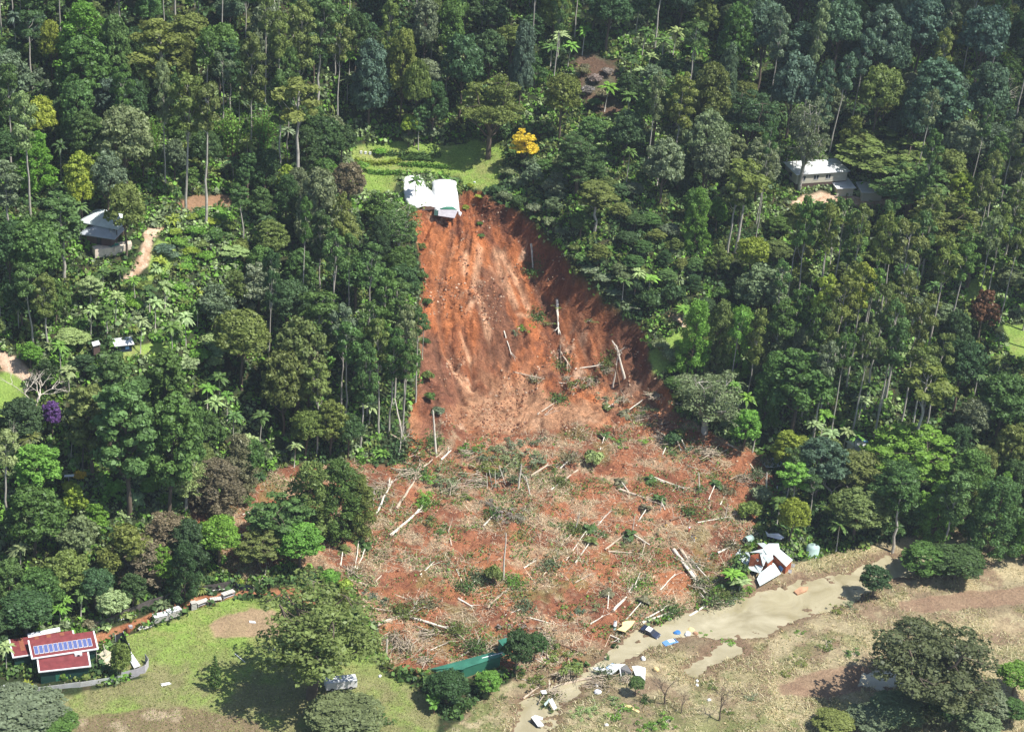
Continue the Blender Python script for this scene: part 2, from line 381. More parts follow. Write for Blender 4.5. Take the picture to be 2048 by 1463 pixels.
plain('green_roof', (0.045, 0.19, 0.13), 0.5, vary=0.25, scale=0.5, stripes=('X', 1.5))
plain('green_wall', (0.018, 0.062, 0.05), 0.6, vary=0.12, scale=0.6, stripes=('X', 1.6))
plain('bright_green_wall', (0.04, 0.18, 0.115), 0.6, vary=0.12, scale=0.6, stripes=('X', 1.6))
plain('plastic_film', (0.80, 0.81, 0.82), 0.5, vary=0.13, scale=0.5, bump=0.3)
plain('grey_panel', (0.46, 0.44, 0.47), 0.7, vary=0.15, scale=1.0, stripes=('X', 2.0))
plain('corrugated', (0.80, 0.79, 0.80), 0.5, vary=0.16, scale=0.5, stripes=('X', 1.8))
plain('solar_glass', (0.10, 0.13, 0.30), 0.18, vary=0.05, spec=0.6)
plain('cream_wall', (0.55, 0.52, 0.42), 0.75, vary=0.06, stripes=('X', 1.4))
plain('cream_sheet', (0.50, 0.46, 0.33), 0.75, vary=0.2, scale=0.8)
plain('brown_brick', (0.10, 0.065, 0.055), 0.9, vary=0.2)
plain('red_wall', (0.36, 0.10, 0.045), 0.75, vary=0.12, stripes=('Z', 1.6))
plain('window_glass', (0.03, 0.035, 0.045), 0.12, vary=0.05, spec=0.6)
plain('blue_plastic', (0.05, 0.19, 0.48), 0.5, vary=0.1)
plain('blue_board', (0.16, 0.34, 0.62), 0.6, vary=0.1)
plain('dark_metal', (0.03, 0.032, 0.04), 0.5, vary=0.2)
plain('navy_paint', (0.02, 0.03, 0.06), 0.3, vary=0.1, spec=0.6)
plain('grey_timber', (0.14, 0.12, 0.11), 0.9, vary=0.35, scale=1.5, stripes=('X', 3.0))
plain('pale_timber', (0.46, 0.42, 0.34), 0.85, vary=0.2, scale=1.5)
plain('concrete', (0.52, 0.50, 0.46), 0.85, vary=0.15, scale=1.0)
plain('yellow_foam', (0.72, 0.55, 0.26), 0.8, vary=0.15, scale=1.0)
plain('tank_green', (0.34, 0.46, 0.42), 0.6, vary=0.1)
plain('rust', (0.25, 0.09, 0.05), 0.8, vary=0.3)
plain('paving', (0.62, 0.52, 0.42), 0.85, vary=0.2, scale=1.0)
plain('pool_water', (0.06, 0.25, 0.2), 0.08, vary=0.1)
plain('soil', (0.25, 0.085, 0.04), 0.95, vary=0.3, scale=3.0, bump=0.5)
plain('rock', (0.42, 0.24, 0.14), 0.9, vary=0.35, scale=0.5)
plain('skin', (0.45, 0.27, 0.19), 0.6); plain('hair', (0.05, 0.035, 0.025), 0.7)
plain('cloth_white', (0.75, 0.74, 0.78), 0.8); plain('cloth_red', (0.55, 0.06, 0.045), 0.8); plain('cloth_black', (0.02, 0.02, 0.025), 0.8)
plain('cloth_yellow', (0.75, 0.5, 0.06), 0.8); plain('cloth_navy', (0.03, 0.04, 0.09), 0.8)
plain('tyre', (0.02, 0.02, 0.02), 0.8)

mt, nt, out = newmat('muddy_water'); L = nt.links.new
b = N(nt, 'ShaderNodeBsdfPrincipled', Roughness=0.04); b.inputs['IOR'].default_value = 1.45
tc = N(nt, 'ShaderNodeTexCoord'); nz = N(nt, 'ShaderNodeTexNoise', Scale=0.09, Detail=5.0, Roughness=0.6, Distortion=1.0)
cr = N(nt, 'ShaderNodeValToRGB'); cr.color_ramp.elements[0].position = 0.35; cr.color_ramp.elements[1].position = 0.65
cr.color_ramp.elements[0].color = (0.27, 0.235, 0.14, 1); cr.color_ramp.elements[1].color = (0.44, 0.395, 0.27, 1)
L(tc.outputs['Object'], nz.inputs['Vector']); L(nz.outputs[0], cr.inputs[0]); L(cr.outputs[0], b.inputs['Base Color'])
n3 = N(nt, 'ShaderNodeTexNoise', Scale=3.0, Detail=3.0); bp = N(nt, 'ShaderNodeBump', Strength=0.06, Distance=0.04)
L(tc.outputs['Object'], n3.inputs['Vector']); L(n3.outputs[0], bp.inputs['Height']); L(bp.outputs[0], b.inputs['Normal']); L(b.outputs[0], out.inputs[0])

# ------------------------------------------------------------------ object helpers
def link(o, parent=None):
    COL.objects.link(o)
    if parent is not None: o.parent = parent
    return o

def mk(name, V, F, mat, parent=None, smooth=False, loc=None):
    me = bpy.data.meshes.new(name)
    me.from_pydata([tuple(map(float, p)) for p in V], [], [tuple(int(i) for i in f) for f in F])
    me.materials.append(MATS[mat] if isinstance(mat, str) else mat)
    if smooth: me.polygons.foreach_set('use_smooth', [True] * len(me.polygons))
    me.update()
    o = bpy.data.objects.new(name, me)
    if loc is not None: o.location = loc
    return link(o, parent)

def quad_mesh(name, Q, val=None, col=None, mat='leaves'):
    """Q: n x 4 x 3 array of loose faces"""
    n = len(Q); me = bpy.data.meshes.new(name)
    me.vertices.add(n * 4); me.vertices.foreach_set('co', np.ascontiguousarray(Q, dtype=np.float32).ravel())
    me.loops.add(n * 4); me.loops.foreach_set('vertex_index', np.arange(n * 4, dtype=np.int32))
    me.polygons.add(n); me.polygons.foreach_set('loop_start', np.arange(0, n * 4, 4, dtype=np.int32))
    me.polygons.foreach_set('loop_total', np.full(n, 4, dtype=np.int32))
    me.update(calc_edges=True)
    if val is None: val = rng.random(n)
    a = me.attributes.new('v', 'FLOAT', 'FACE'); a.data.foreach_set('value', np.asarray(val, dtype=np.float32))
    if col is not None:
        a = me.attributes.new('Col', 'FLOAT_COLOR', 'FACE')
        c4 = np.ones((n, 4), dtype=np.float32); c4[:, :3] = col; a.data.foreach_set('color', c4.ravel())
    me.materials.append(MATS[mat])
    return me

THINGS = []
def tag(o, label, cat, group=None, key=None, uv=None, adj=None):
    if label: o['label'] = label
    o['category'] = cat
    if group: o['group'] = group
    THINGS.append(dict(o=o, label=label, cat=cat, key=key or cat, uv=uv, adj=adj))
    return o

def empty(name, loc, rz=0.0):
    o = bpy.data.objects.new(name, None); o.empty_display_size = 0.5
    o.location = tuple(map(float, loc)); o.rotation_euler = (0, 0, rz)
    return link(o)

class MB:
    def __init__(s): s.V = []; s.F = []
    def add(s, V, F):
        k = len(s.V); s.V += [tuple(map(float, p)) for p in V]; s.F += [tuple(i + k for i in f) for f in F]; return s
    def box(s, c, d, rz=0.0):
        x, y, z = d[0] / 2, d[1] / 2, d[2] / 2; ca, sa = math.cos(rz), math.sin(rz)
        P = []
        for sz in (-1, 1):
            for sx, sy in ((-1, -1), (1, -1), (1, 1), (-1, 1)):
                px, py = sx * x, sy * y
                P.append((c[0] + px * ca - py * sa, c[1] + px * sa + py * ca, c[2] + sz * z))
        return s.add(P, [(0, 3, 2, 1), (4, 5, 6, 7), (0, 1, 5, 4), (1, 2, 6, 5), (2, 3, 7, 6), (3, 0, 4, 7)])
    def slab(s, top, th=0.12):
        """a sheet through the points, th thick (downwards)"""
        n = len(top); bot = [(p[0], p[1], p[2] - th) for p in top]
        return s.add(list(top) + bot, [tuple(range(n)), tuple(range(2 * n - 1, n - 1, -1))] + [(i, i + n, (i + 1) % n + n, (i + 1) % n) for i in range(n)])
    def prism(s, top, zb):
        n = len(top); bot = [(p[0], p[1], zb) for p in top]
        return s.add(list(top) + bot, [tuple(range(n)), tuple(range(2 * n - 1, n - 1, -1))] + [(i, i + n, (i + 1) % n + n, (i + 1) % n) for i in range(n)])
    def tube(s, pts, rad, k=6, cap=True):
        pts = [np.asarray(p, float) for p in pts]; V = []; F = []
        for i, p in enumerate(pts):
            a = pts[min(i + 1, len(pts) - 1)] - pts[max(i - 1, 0)]; a = a / (np.linalg.norm(a) + 1e-9)
            up = np.array([0, 0, 1.0]) if abs(a[2]) < 0.9 else np.array([1.0, 0, 0])
            e1 = np.cross(a, up); e1 /= np.linalg.norm(e1); e2 = np.cross(a, e1)
            for j in range(k):
                t = 2 * math.pi * j / k
                V.append(p + rad[i] * (math.cos(t) * e1 + math.sin(t) * e2))
        for i in range(len(pts) - 1):
            for j in range(k):
                F.append((i * k + j, i * k + (j + 1) % k, (i + 1) * k + (j + 1) % k, (i + 1) * k + j))
        if cap: F.append(tuple(range(k))); F.append(tuple((len(pts) - 1) * k + j for j in range(k - 1, -1, -1)))
        return s.add(V, F)
    def obj(s, name, mat, parent=None, smooth=False, loc=None): return mk(name, s.V, s.F, mat, parent, smooth, loc)

# ------------------------------------------------------------------ ground sheet
def C(*c): return np.array(c, float)
nA = fbm(XX / 6, YY / 6, 101, 5, 0.6); nB = fbm(XX / 1.7, YY / 1.7, 111, 4, 0.65); nC = fbm(XX / 22, YY / 22, 121, 3)
def blend(a, b, t): return a * (1 - t[..., None]) + b * t[..., None]
col = np.zeros(XX.shape + (3,)) + C(0.035, 0.05, 0.02)
col = blend(col, np.zeros_like(col) + C(0.085, 0.06, 0.035), sstep(0.05, 0.5, nB) * 0.6)
# scar: orange, brown and dark red streaks that run downhill
strk = fbm(ang * 16 + nA * 0.5, rad / 26, 131, 4, 0.6); strk2 = fbm(ang * 50, rad / 10, 141, 3)
scar = blend(np.zeros_like(col) + C(0.36, 0.125, 0.05), np.zeros_like(col) + C(0.19, 0.072, 0.038), sstep(-0.15, 0.4, strk + nB * 0.3))
scar = blend(scar, np.zeros_like(col) + C(0.52, 0.26, 0.15), sstep(0.25, 0.55, -strk + strk2 * 0.35) * 0.75)
lowr = sstep(463, 448, YY) * sstep(-0.2, 0.3, nA + 0.15)
scar = blend(scar, np.zeros_like(col) + C(0.36, 0.19, 0.11), lowr * 0.7)
scar = blend(scar, np.zeros_like(col) + C(0.13, 0.055, 0.035), sstep(0.1, 0.4, fbm(XX / 4, YY / 7, 135, 5, 0.65)) * 0.7)
scar = blend(scar, np.zeros_like(col) + C(0.50, 0.34, 0.24), sstep(0.28, 0.5, fbm(XX / 6, YY / 6, 136, 5, 0.7)) * 0.7)
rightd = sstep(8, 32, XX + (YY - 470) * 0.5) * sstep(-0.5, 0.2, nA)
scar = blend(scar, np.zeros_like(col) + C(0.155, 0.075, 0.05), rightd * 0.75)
zone = lambda pts, soft: sstep(-soft, soft, sdist(poly(pts), XX, YY) + wob * 1.4 + wobf)
dkb = C(0.115, 0.058, 0.038)
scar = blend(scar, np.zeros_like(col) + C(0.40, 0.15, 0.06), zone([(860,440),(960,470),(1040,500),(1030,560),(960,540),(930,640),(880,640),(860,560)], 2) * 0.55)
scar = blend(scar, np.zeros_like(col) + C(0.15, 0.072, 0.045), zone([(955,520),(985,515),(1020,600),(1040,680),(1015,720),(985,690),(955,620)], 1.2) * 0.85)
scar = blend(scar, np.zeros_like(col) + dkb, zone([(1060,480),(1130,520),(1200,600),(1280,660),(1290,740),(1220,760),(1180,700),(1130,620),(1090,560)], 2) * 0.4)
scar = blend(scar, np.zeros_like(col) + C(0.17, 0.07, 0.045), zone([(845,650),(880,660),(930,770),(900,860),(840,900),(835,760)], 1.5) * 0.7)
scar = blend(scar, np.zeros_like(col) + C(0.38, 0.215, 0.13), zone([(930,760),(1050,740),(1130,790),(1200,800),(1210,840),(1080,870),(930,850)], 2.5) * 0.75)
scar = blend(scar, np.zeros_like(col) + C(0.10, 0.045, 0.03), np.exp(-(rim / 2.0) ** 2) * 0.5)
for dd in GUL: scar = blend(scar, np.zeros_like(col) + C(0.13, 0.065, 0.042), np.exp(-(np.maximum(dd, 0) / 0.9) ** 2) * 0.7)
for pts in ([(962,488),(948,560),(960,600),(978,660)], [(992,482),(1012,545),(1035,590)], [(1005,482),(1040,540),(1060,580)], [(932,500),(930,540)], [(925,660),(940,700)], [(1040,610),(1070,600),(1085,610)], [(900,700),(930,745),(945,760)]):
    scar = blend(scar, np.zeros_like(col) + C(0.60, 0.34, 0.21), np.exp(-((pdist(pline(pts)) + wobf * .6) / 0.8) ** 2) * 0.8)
scar = blend(scar, scar * 0.72, sstep(0.0, 0.4, vnoise(XX / 1.1, YY / 1.5, 139)))
scar = scar * C(1.72, 1.72, 1.65)
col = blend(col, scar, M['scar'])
apc = blend(np.zeros_like(col) + C(0.34, 0.140, 0.072), np.zeros_like(col) + C(0.21, 0.085, 0.048), sstep(-0.3, 0.3, nA))
apc = blend(apc, np.zeros_like(col) + C(0.42, 0.18, 0.08), sstep(0.15, 0.45, nC + nB * 0.3) * 0.6)
straw = sstep(-0.05, 0.3, fbm(XX / 7, YY / 4, 151, 4, 0.6) + nB * 0.35)
apc = blend(apc, np.zeros_like(col) + C(0.44, 0.35, 0.23), straw * 0.55)
apc = blend(apc, np.zeros_like(col) + C(0.17, 0.17, 0.06), sstep(0.2, 0.45, fbm(XX / 5, YY / 5, 161, 4) + nB * 0.2) * 0.55)
apc = apc * C(1.2, 1.2, 1.2)
col = blend(col, apc, M['apron'] * (1 - M['scar'] * sstep(430, 445, YY)))
gr = blend(np.zeros_like(col) + C(0.22, 0.32, 0.07), np.zeros_like(col) + C(0.27, 0.29, 0.10), sstep(-0.1, 0.45, nA + nB * 0.4))
gr = blend(gr, np.zeros_like(col) + C(0.16, 0.26, 0.05), sstep(0.1, 0.4, nB) * 0.5)
lawn2 = blend(gr, np.zeros_like(col) + C(0.24, 0.22, 0.11), sstep(337, 325, YY + nA * 8) * sstep(-0.6, 0.2, nA + nB * 0.3) * 0.9)
col = blend(col, lawn2, M['lawn'])
for k in ('garden', 'grass1', 'grass2', 'grass3', 'grass4', 'grass5', 'bank'): col = blend(col, gr, M[k])
dirt = blend(np.zeros_like(col) + C(0.40, 0.19, 0.10), np.zeros_like(col) + C(0.30, 0.12, 0.06), sstep(-0.2, 0.3, nB))
col = blend(col, dirt, M['dirtroad'])
col = blend(col, np.zeros_like(col) + C(0.36, 0.24, 0.16), M['padmud'] * 0.85)
col = blend(col, blend(np.zeros_like(col) + C(0.21, 0.15, 0.095), np.zeros_like(col) + C(0.42, 0.33, 0.23), sstep(0.1, 0.4, nA + nB * 0.2)), M['mudpatch'] * 0.85)
drv = blend(np.zeros_like(col) + C(0.58, 0.42, 0.30), np.zeros_like(col) + C(0.42, 0.27, 0.17), sstep(-0.1, 0.35, nB))
for k in ('drive1', 'drive2', 'path3', 'houseyard'): col = blend(col, drv, M[k])
pl = blend(np.zeros_like(col) + C(0.39, 0.33, 0.20), np.zeros_like(col) + C(0.25, 0.18, 0.115), sstep(-0.15, 0.3, nA + nB * 0.3))
pl = blend(pl, np.zeros_like(col) + C(0.17, 0.19, 0.07), sstep(0.12, 0.42, fbm(XX / 6, YY / 6, 171, 4) + nB * 0.3) * 0.6)
pl = blend(pl, np.zeros_like(col) + C(0.50, 0.41, 0.24), sstep(0.05, 0.4, fbm(XX / 9, YY / 9, 181, 3)) * 0.6)
pl = blend(pl, np.zeros_like(col) + C(0.21, 0.16, 0.10), sstep(0.0, 0.35, fbm(XX / 12, YY / 8, 191, 4, 0.6)) * 0.8)
pl = blend(pl, np.zeros_like(col) + C(0.15, 0.19, 0.06), sstep(338, 324, YY + nA * 9) * sstep(-0.3, 0.2, nB + nA) * 0.7)
col = blend(col, pl, M['plain'])
mudc = np.zeros_like(col) + C(0.27, 0.175, 0.115)
for k in ('wetmud', 'mudtrack'): col = blend(col, mudc, M[k] * 0.85)
col = blend(col, np.zeros_like(col) + C(0.19, 0.125, 0.08), wetb * 0.85)
col = blend(col, blend(np.zeros_like(col) + C(0.12, 0.075, 0.05), np.zeros_like(col) + C(0.10, 0.10, 0.06), sstep(-0.2, 0.3, nA)), M['bare1'])
col = blend(col, np.zeros_like(col) + C(0.34, 0.20, 0.12), M['bare2'] * 0.8)
for k in ('soilbits',): pass

ny, nx = XX.shape
me = bpy.data.meshes.new('ground')
V = np.stack([XX, YY, ZT], -1).astype(np.float32).reshape(-1, 3)
idx = np.arange(nx * ny, dtype=np.int32).reshape(ny, nx)
Fq = np.stack([idx[:-1, :-1], idx[:-1, 1:], idx[1:, 1:], idx[1:, :-1]], -1).reshape(-1, 4)
me.vertices.add(len(V)); me.vertices.foreach_set('co', V.ravel())
me.loops.add(Fq.size); me.loops.foreach_set('vertex_index', np.ascontiguousarray(Fq).ravel())
me.polygons.add(len(Fq)); me.polygons.foreach_set('loop_start', np.arange(0, Fq.size, 4, dtype=np.int32)); me.polygons.foreach_set('loop_total', np.full(len(Fq), 4, dtype=np.int32))
me.polygons.foreach_set('use_smooth', np.ones(len(Fq), dtype=bool))
me.update(calc_edges=True)
a = me.color_attributes.new('Col', 'FLOAT_COLOR', 'POINT')
c4 = np.ones((len(V), 4), dtype=np.float32); c4[:, :3] = np.clip(col, 0, 1).reshape(-1, 3); a.data.foreach_set('color', c4.ravel())
a = me.attributes.new('soil', 'FLOAT', 'POINT'); a.data.foreach_set('value', np.clip(np.maximum(M['scar'], M['apron'] * .7), 0, 1).astype(np.float32).ravel())
me.materials.append(MATS['ground'])
g = link(bpy.data.objects.new('ground', me)); g['kind'] = 'structure'; g['label'] = 'red landslide soil, lawns and forest floor of the hillside'

# the muddy stream and its puddles: flat water that fills the carved bed
wx0, wy0 = PW['water'].min(0) - 6; wx1, wy1 = PW['water'].max(0) + 6
wo = mk('water', [(wx0, wy0 - 12, 0.0), (wx1 + 30, wy0 - 12, 0.0), (wx1 + 30, wy1, 0.0), (wx0, wy1, 0.0)], [(0, 1, 2, 3)], 'muddy_water')
wo['kind'] = 'structure'; wo['label'] = 'muddy brown creek and puddles'

# ------------------------------------------------------------------ plants: prototypes of trunk and crown
def unit(v): return v / (np.linalg.norm(v, axis=-1, keepdims=True) + 1e-9)

def leaf_quads(cen, nrm, size, aspect=1.0, r=rng, jitter=0.55):
    """loose leaf clumps at cen, facing roughly along nrm"""
    n = len(cen)
    nn = unit(unit(nrm) + r.normal(0, jitter, (n, 3)))
    t = unit(np.cross(nn, r.normal(0, 1, (n, 3)))); b = np.cross(nn, t)
    s = (size * np.clip(np.exp(r.normal(-0.05, 0.36, n)), .4, 2.0))[:, None]
    t = t * s * aspect; b = b * s
    k = r.uniform(0.7, 1.3, (n, 4, 1))
    return np.stack([cen - t * k[:, 0], cen - b * k[:, 1], cen + t * k[:, 2], cen + b * k[:, 3]], 1)

def puff(c, rad, n, flat, r, low=-0.35):
    """points and outward directions on a lumpy cushion of leaves"""
    d = unit(r.normal(0, 1, (int(n * 1.7), 3))); d = d[d[:, 2] > low][:n]
    lump = 1 + 0.22 * np.sin(d[:, 0] * 5 + c[0] * 3) * np.sin(d[:, 1] * 5 + c[1] * 3)
    q = r.uniform(0.72, 1.06, len(d)) * lump
    P = np.asarray(c) + d * q[:, None] * np.array([rad, rad, rad * flat])
    return P, d

def crown_from_puffs(name, puffs, leaf, dens, flat, r, aspect=1.0, jitter=0.55, droop=0.0):
    Q = []; V = []
    for (c, rad) in puffs:
        n = max(10, int(dens * rad * rad * 4))
        P, d = puff(c, rad, n, flat, r)
        if droop: P[:, 2] -= droop * r.random(len(P)) ** 2 * rad
        Q.append(leaf_quads(P, d, leaf, aspect, r, jitter))
        V.append(np.clip(r.uniform(0.0, 1.0, len(P)) * 0.75 + r.uniform(0, 0.28), 0, 1))
    return quad_mesh(name, np.concatenate(Q), np.concatenate(V), mat='leaves')

def limb(mb, a, b, ra, rb, r, wig=0.12, k=5, seg=4):
    a = np.asarray(a, float); b = np.asarray(b, float); L_ = np.linalg.norm(b - a); P = []; R = []
    for i in range(seg + 1):
        t = i / seg; p = a * (1 - t) + b * t
        if 0 < i < seg: p = p + r.normal(0, wig * L_ / seg * 0.6, 3) * [1, 1, 0.4]
        P.append(p); R.append(ra * (1 - t) + rb * t)
    mb.tube(P, R, k, cap=False); return P

def mesh_only(mb, name, mat):
    me = bpy.data.meshes.new(name); me.from_pydata(mb.V, [], mb.F); me.materials.append(MATS[mat])
    me.polygons.foreach_set('use_smooth', [True] * len(me.polygons)); me.update(); return me

def clustered(seed, leaf=0.22, bark='bark_dark', dens=26, nd=5):
    """uneven crown of several smaller domes at different heights; 14 m tall, radius 5"""
    r = np.random.default_rng(seed); mb = MB(); limb(mb, (0, 0, -0.8), (0, 0, 8), 0.36, 0.18, r, 0.08, 6, 4); puffs = []
    for k in range(nd):
        a = k * 2.4 + r.uniform(-.4, .4); rr = 0 if k == 0 else r.uniform(1.8, 3.4); R_ = r.uniform(1.5, 2.4); z0 = 14 - R_ - rr * r.uniform(.6, 1.7) - (0 if k == 0 else .4)
        c0 = np.array([rr * math.cos(a), rr * math.sin(a), z0]); limb(mb, (0, 0, 4 + r.uniform(0, 2)), c0, 0.16, 0.06, r, 0.2, 5, 3)
        n = int(R_ * 9)
        for i in range(n):
            u = (i + .5) / n; cz = 1 - 1.8 * u; b_ = i * 2.39996; sx = math.sqrt(max(0, 1 - cz * cz)); q = r.uniform(.75, 1.1)
            puffs.append((c0 + np.array([R_ * sx * math.cos(b_) * q, R_ * sx * math.sin(b_) * q, R_ * cz * (1.0 if cz > 0 else 2.0) * q]), r.uniform(.6, 1.1)))
    return mesh_only(mb, 'trunk', bark), crown_from_puffs('crown', puffs, leaf, dens, .8, r, jitter=.5)

def ragged(seed):
    """torn, half-flattened shrub: 3 m tall, radius 2"""
    r = np.random.default_rng(seed); mb = MB(); puffs = []; off = r.normal(0, .7, 2)
    for i in range(15):
        c = np.array([off[0] * r.random() + r.normal(0, .95), off[1] * r.random() + r.normal(0, .95), abs(r.normal(.7, .6))]); puffs.append((c, r.uniform(.22, .6)))
        if i % 2 == 0: limb(mb, (r.normal(0, .3), r.normal(0, .3), -.2), c * 1.25, .05, .015, r, .25, 4, 2)
    return mesh_only(mb, 'stem', 'bark_dead'), crown_from_puffs('foliage', puffs, .17, 46, .8, r, aspect=.55, jitter=1.2, droop=.4)

def brushpile(seed):
    """tangle of snapped limbs with torn leaves: 2 m tall, radius 3"""
    r = np.random.default_rng(seed); mb = MB()
    for i in range(46):
        a = r.normal(0, 1.2, 3) * [1, 1, 0] + [0, 0, r.uniform(-.2, .9)]; th = r.normal(.6, .7); l = r.uniform(1.2, 4.2)
        b_ = a + np.array([math.cos(th) * l, math.sin(th) * l, r.normal(.15, .35) * l * .5]); limb(mb, a, b_, r.uniform(.05, .16), .03, r, .25, 5, 3)
    c = np.stack([r.normal(0, 1.4, 420), r.normal(0, 1.4, 420), np.abs(r.normal(.4, .5, 420))], 1)
    return mesh_only(mb, 'branches', 'brush_wood'), quad_mesh('foliage', leaf_quads(c, r.normal(0, 1, c.shape) + [0, 0, .6], .17, .5, r), mat='leaves')

# every prototype is modelled 20 m tall and about 10 m wide (crown radius 5) and scaled per tree
def gum(seed, low=0.5, leaf=0.25, bark='bark_pale', spread=1.0, npf=20, dens=24, flat=0.78, HT=34.0, prs=1.12):
    """tall bare trunk under separate cushions of leaves; 34 m tall, radius 5"""
    r = np.random.default_rng(seed); mb = MB()
    lean = r.normal(0, 0.7, 2); top = np.array([lean[0], lean[1], HT * 0.9])
    limb(mb, (0, 0, -0.8), top, 0.40, 0.09, r, 0.07, 7, 8)
    puffs = []; f0 = 0.35
    for i in range(npf):
        q = (i + r.random()) / npf; t = low + (1 - low) * q ** 0.8
        z = HT * t; a = i * 2.4 + r.uniform(-0.5, 0.5); uu_ = (t - low) / (1 - low)
        env = 4.4 * (math.sqrt(max(0.02, 1 - ((uu_ - f0) / (1.04 - f0)) ** 2)) if uu_ > f0 else 0.5 + 0.5 * uu_ / f0)
        pr = r.uniform(1.0, 1.9) * (1.1 - 0.25 * uu_) * prs
        rr = env * spread * r.uniform(0.3, 1.0)
        c = np.array([rr * math.cos(a) + lean[0] * t, rr * math.sin(a) + lean[1] * t, z - pr * flat])
        f = max(0.2, min(0.97, (c[2] - rr * 1.2 - 1) / (HT * 0.9)))
        limb(mb, top * f, c - [0, 0, pr * 0.2], 0.10, 0.03, r, 0.22, 4, 3)
        puffs.append((c, pr))
        if r.random() < 0.6:
            c2 = c + r.normal(0, 1.0, 3) * [1, 1, 0.5]; puffs.append((c2, pr * 0.6))
    return mesh_only(mb, 'trunk', bark), crown_from_puffs('crown', puffs, leaf, dens, flat, r, jitter=0.42)

def dome(seed, low=0.12, leaf=0.23, bark='bark_dark', dens=24, npf=70, flat=0.75, pr0=1.35, top=1.0):
    """dense rounded rainforest crown made of many small cushions"""
    r = np.random.default_rng(seed); mb = MB()
    limb(mb, (0, 0, -0.8), (0, 0, 14), 0.42, 0.16, r, 0.06, 6, 4); puffs = []
    zc = 20 * (low + 0.42 * (1 - low)); ph = r.uniform(0, 6, 3)
    for i in range(npf):
        u = (i + 0.5) / npf; cz = 1 - 1.55 * u; a = i * 2.39996 + r.uniform(-0.3, 0.3); sx = math.sqrt(max(0, 1 - cz * cz))
        up = (20 - zc) if cz > 0 else (zc - 20 * low)
        k = r.uniform(0.84, 1.08) * (1 + 0.13 * math.sin(3 * a + ph[0]) + 0.1 * math.sin(5 * cz + ph[1]))
        pr = pr0 * r.uniform(0.65, 1.35)
        c = np.array([4.3 * sx * math.cos(a) * k, 4.3 * sx * math.sin(a) * k, zc + cz * (up - pr * 0.6) * min(k, 1.0) * top])
        puffs.append((c, pr))
        if i % 6 == 0: limb(mb, (0, 0, min(13, c[2] * 0.55)), c, 0.14, 0.04, r, 0.15, 4, 3)
    return mesh_only(mb, 'trunk', bark), crown_from_puffs('crown', puffs, leaf, dens, flat, r)

def feathery(seed, low=0.12, leaf=0.24, bark='bark_dark', n=110, dens=42, cone=0.25):
    """soft crown of fine upright sprays (casuarina, young cedar)"""
    r = np.random.default_rng(seed); mb = MB(); limb(mb, (0, 0, -0.8), (0, 0, 18.5), 0.33, 0.05, r, 0.05, 6, 5); puffs = []
    for i in range(n):
        t = low + (1 - low) * (i + r.random()) / n; a = i * 2.4 + r.uniform(-.4, .4)
        u = (t - low) / (1 - low); env = 5.0 * (1 - u) ** (0.35 + cone) * (0.6 + 0.4 * min(1, u * 5)) + 0.5
        rr = env * r.uniform(0.45, 1.0); c = np.array([rr * math.cos(a), rr * math.sin(a), 20 * t - 0.8])
        puffs.append((c, r.uniform(0.6, 1.2)))
        if i % 3 == 0: limb(mb, (0, 0, max(1, 20 * t - 2 - rr * 0.5)), c, 0.08, 0.02, r, 0.1, 4, 2)
    return mesh_only(mb, 'trunk', bark), crown_from_puffs('crown', puffs, leaf, dens, 1.0, r, aspect=0.42, jitter=0.85, droop=0.4)

def spreading(seed, leaf=0.15, bark='bark_dark', low=0.16, npf=210, dens=46, sparse=1.0, layered=0.5):
    """wide tree with big limbs and flattish leaf layers"""
    r = np.random.default_rng(seed); mb = MB(); puffs = []
    limb(mb, (0, 0, -0.8), (0.1, 0.1, 5), 0.5, 0.38, r, 0.05, 8, 3)
    nb = 9
    for j in range(nb):
        a = j * 2 * math.pi / nb + r.uniform(-.3, .3); el = r.uniform(0.25, 1.0)
        e = np.array([4.3 * math.cos(a) * (1.15 - 0.6 * el), 4.3 * math.sin(a) * (1.15 - 0.6 * el), 6 + 12 * el])
        P = limb(mb, (0.1, 0.1, 4.5), e, 0.24, 0.06, r, 0.28, 6, 6)
        for i in range(npf // nb):
            q = P[r.integers(2, len(P))]; c = q + r.normal(0, 1, 3) * [1.35, 1.35, 1.0]
            hh = math.hypot(c[0], c[1]); k = (hh / 5.0) ** 2 + ((c[2] - 9) / 10.5) ** 2
            if k > 1: c = np.array([c[0] / math.sqrt(k), c[1] / math.sqrt(k), 9 + (c[2] - 9) / math.sqrt(k)])
            c[2] = max(c[2], 20 * low)
            puffs.append((c, r.uniform(0.6, 1.15)))
            if i % 2: limb(mb, q, c, 0.05, 0.02, r, 0.2, 4, 2)
    return mesh_only(mb, 'trunk', bark), crown_from_puffs('crown', puffs, leaf, dens * sparse, layered, r, aspect=0.8)

def palm_fronds(r, top, L=2.6, n=13, w=0.34, droop=1.0, width_seg=5):
    Q = []
    for i in range(n):
        a = i * 2.4 + r.uniform(-.2, .2); el = r.uniform(-0.1, 1.05); l = L * r.uniform(0.8, 1.1)
        prev = np.array(top, float); dz = math.sin(el); dr = math.cos(el)
        side = np.array([-math.sin(a), math.cos(a), 0])
        for s in range(width_seg):
            t = (s + 1) / width_seg
            p = np.array(top) + [math.cos(a) * l * t * dr, math.sin(a) * l * t * dr, l * t * dz - droop * l * 0.55 * t * t]
            w0 = w * (0.5 + 1.0 * math.sin(math.pi * min(1, s / width_seg + 0.12))); w1 = w * (0.5 + 1.0 * math.sin(math.pi * min(1, t * 0.95)))
            if s == width_seg - 1: w1 = 0.03
            for sd in (-1, 1):
                dn = np.array([0, 0, -0.45])
                Q.append([prev, prev + (sd * side + dn) * w0, p + (sd * side + dn) * w1, p])
            prev = p
    return np.array(Q)

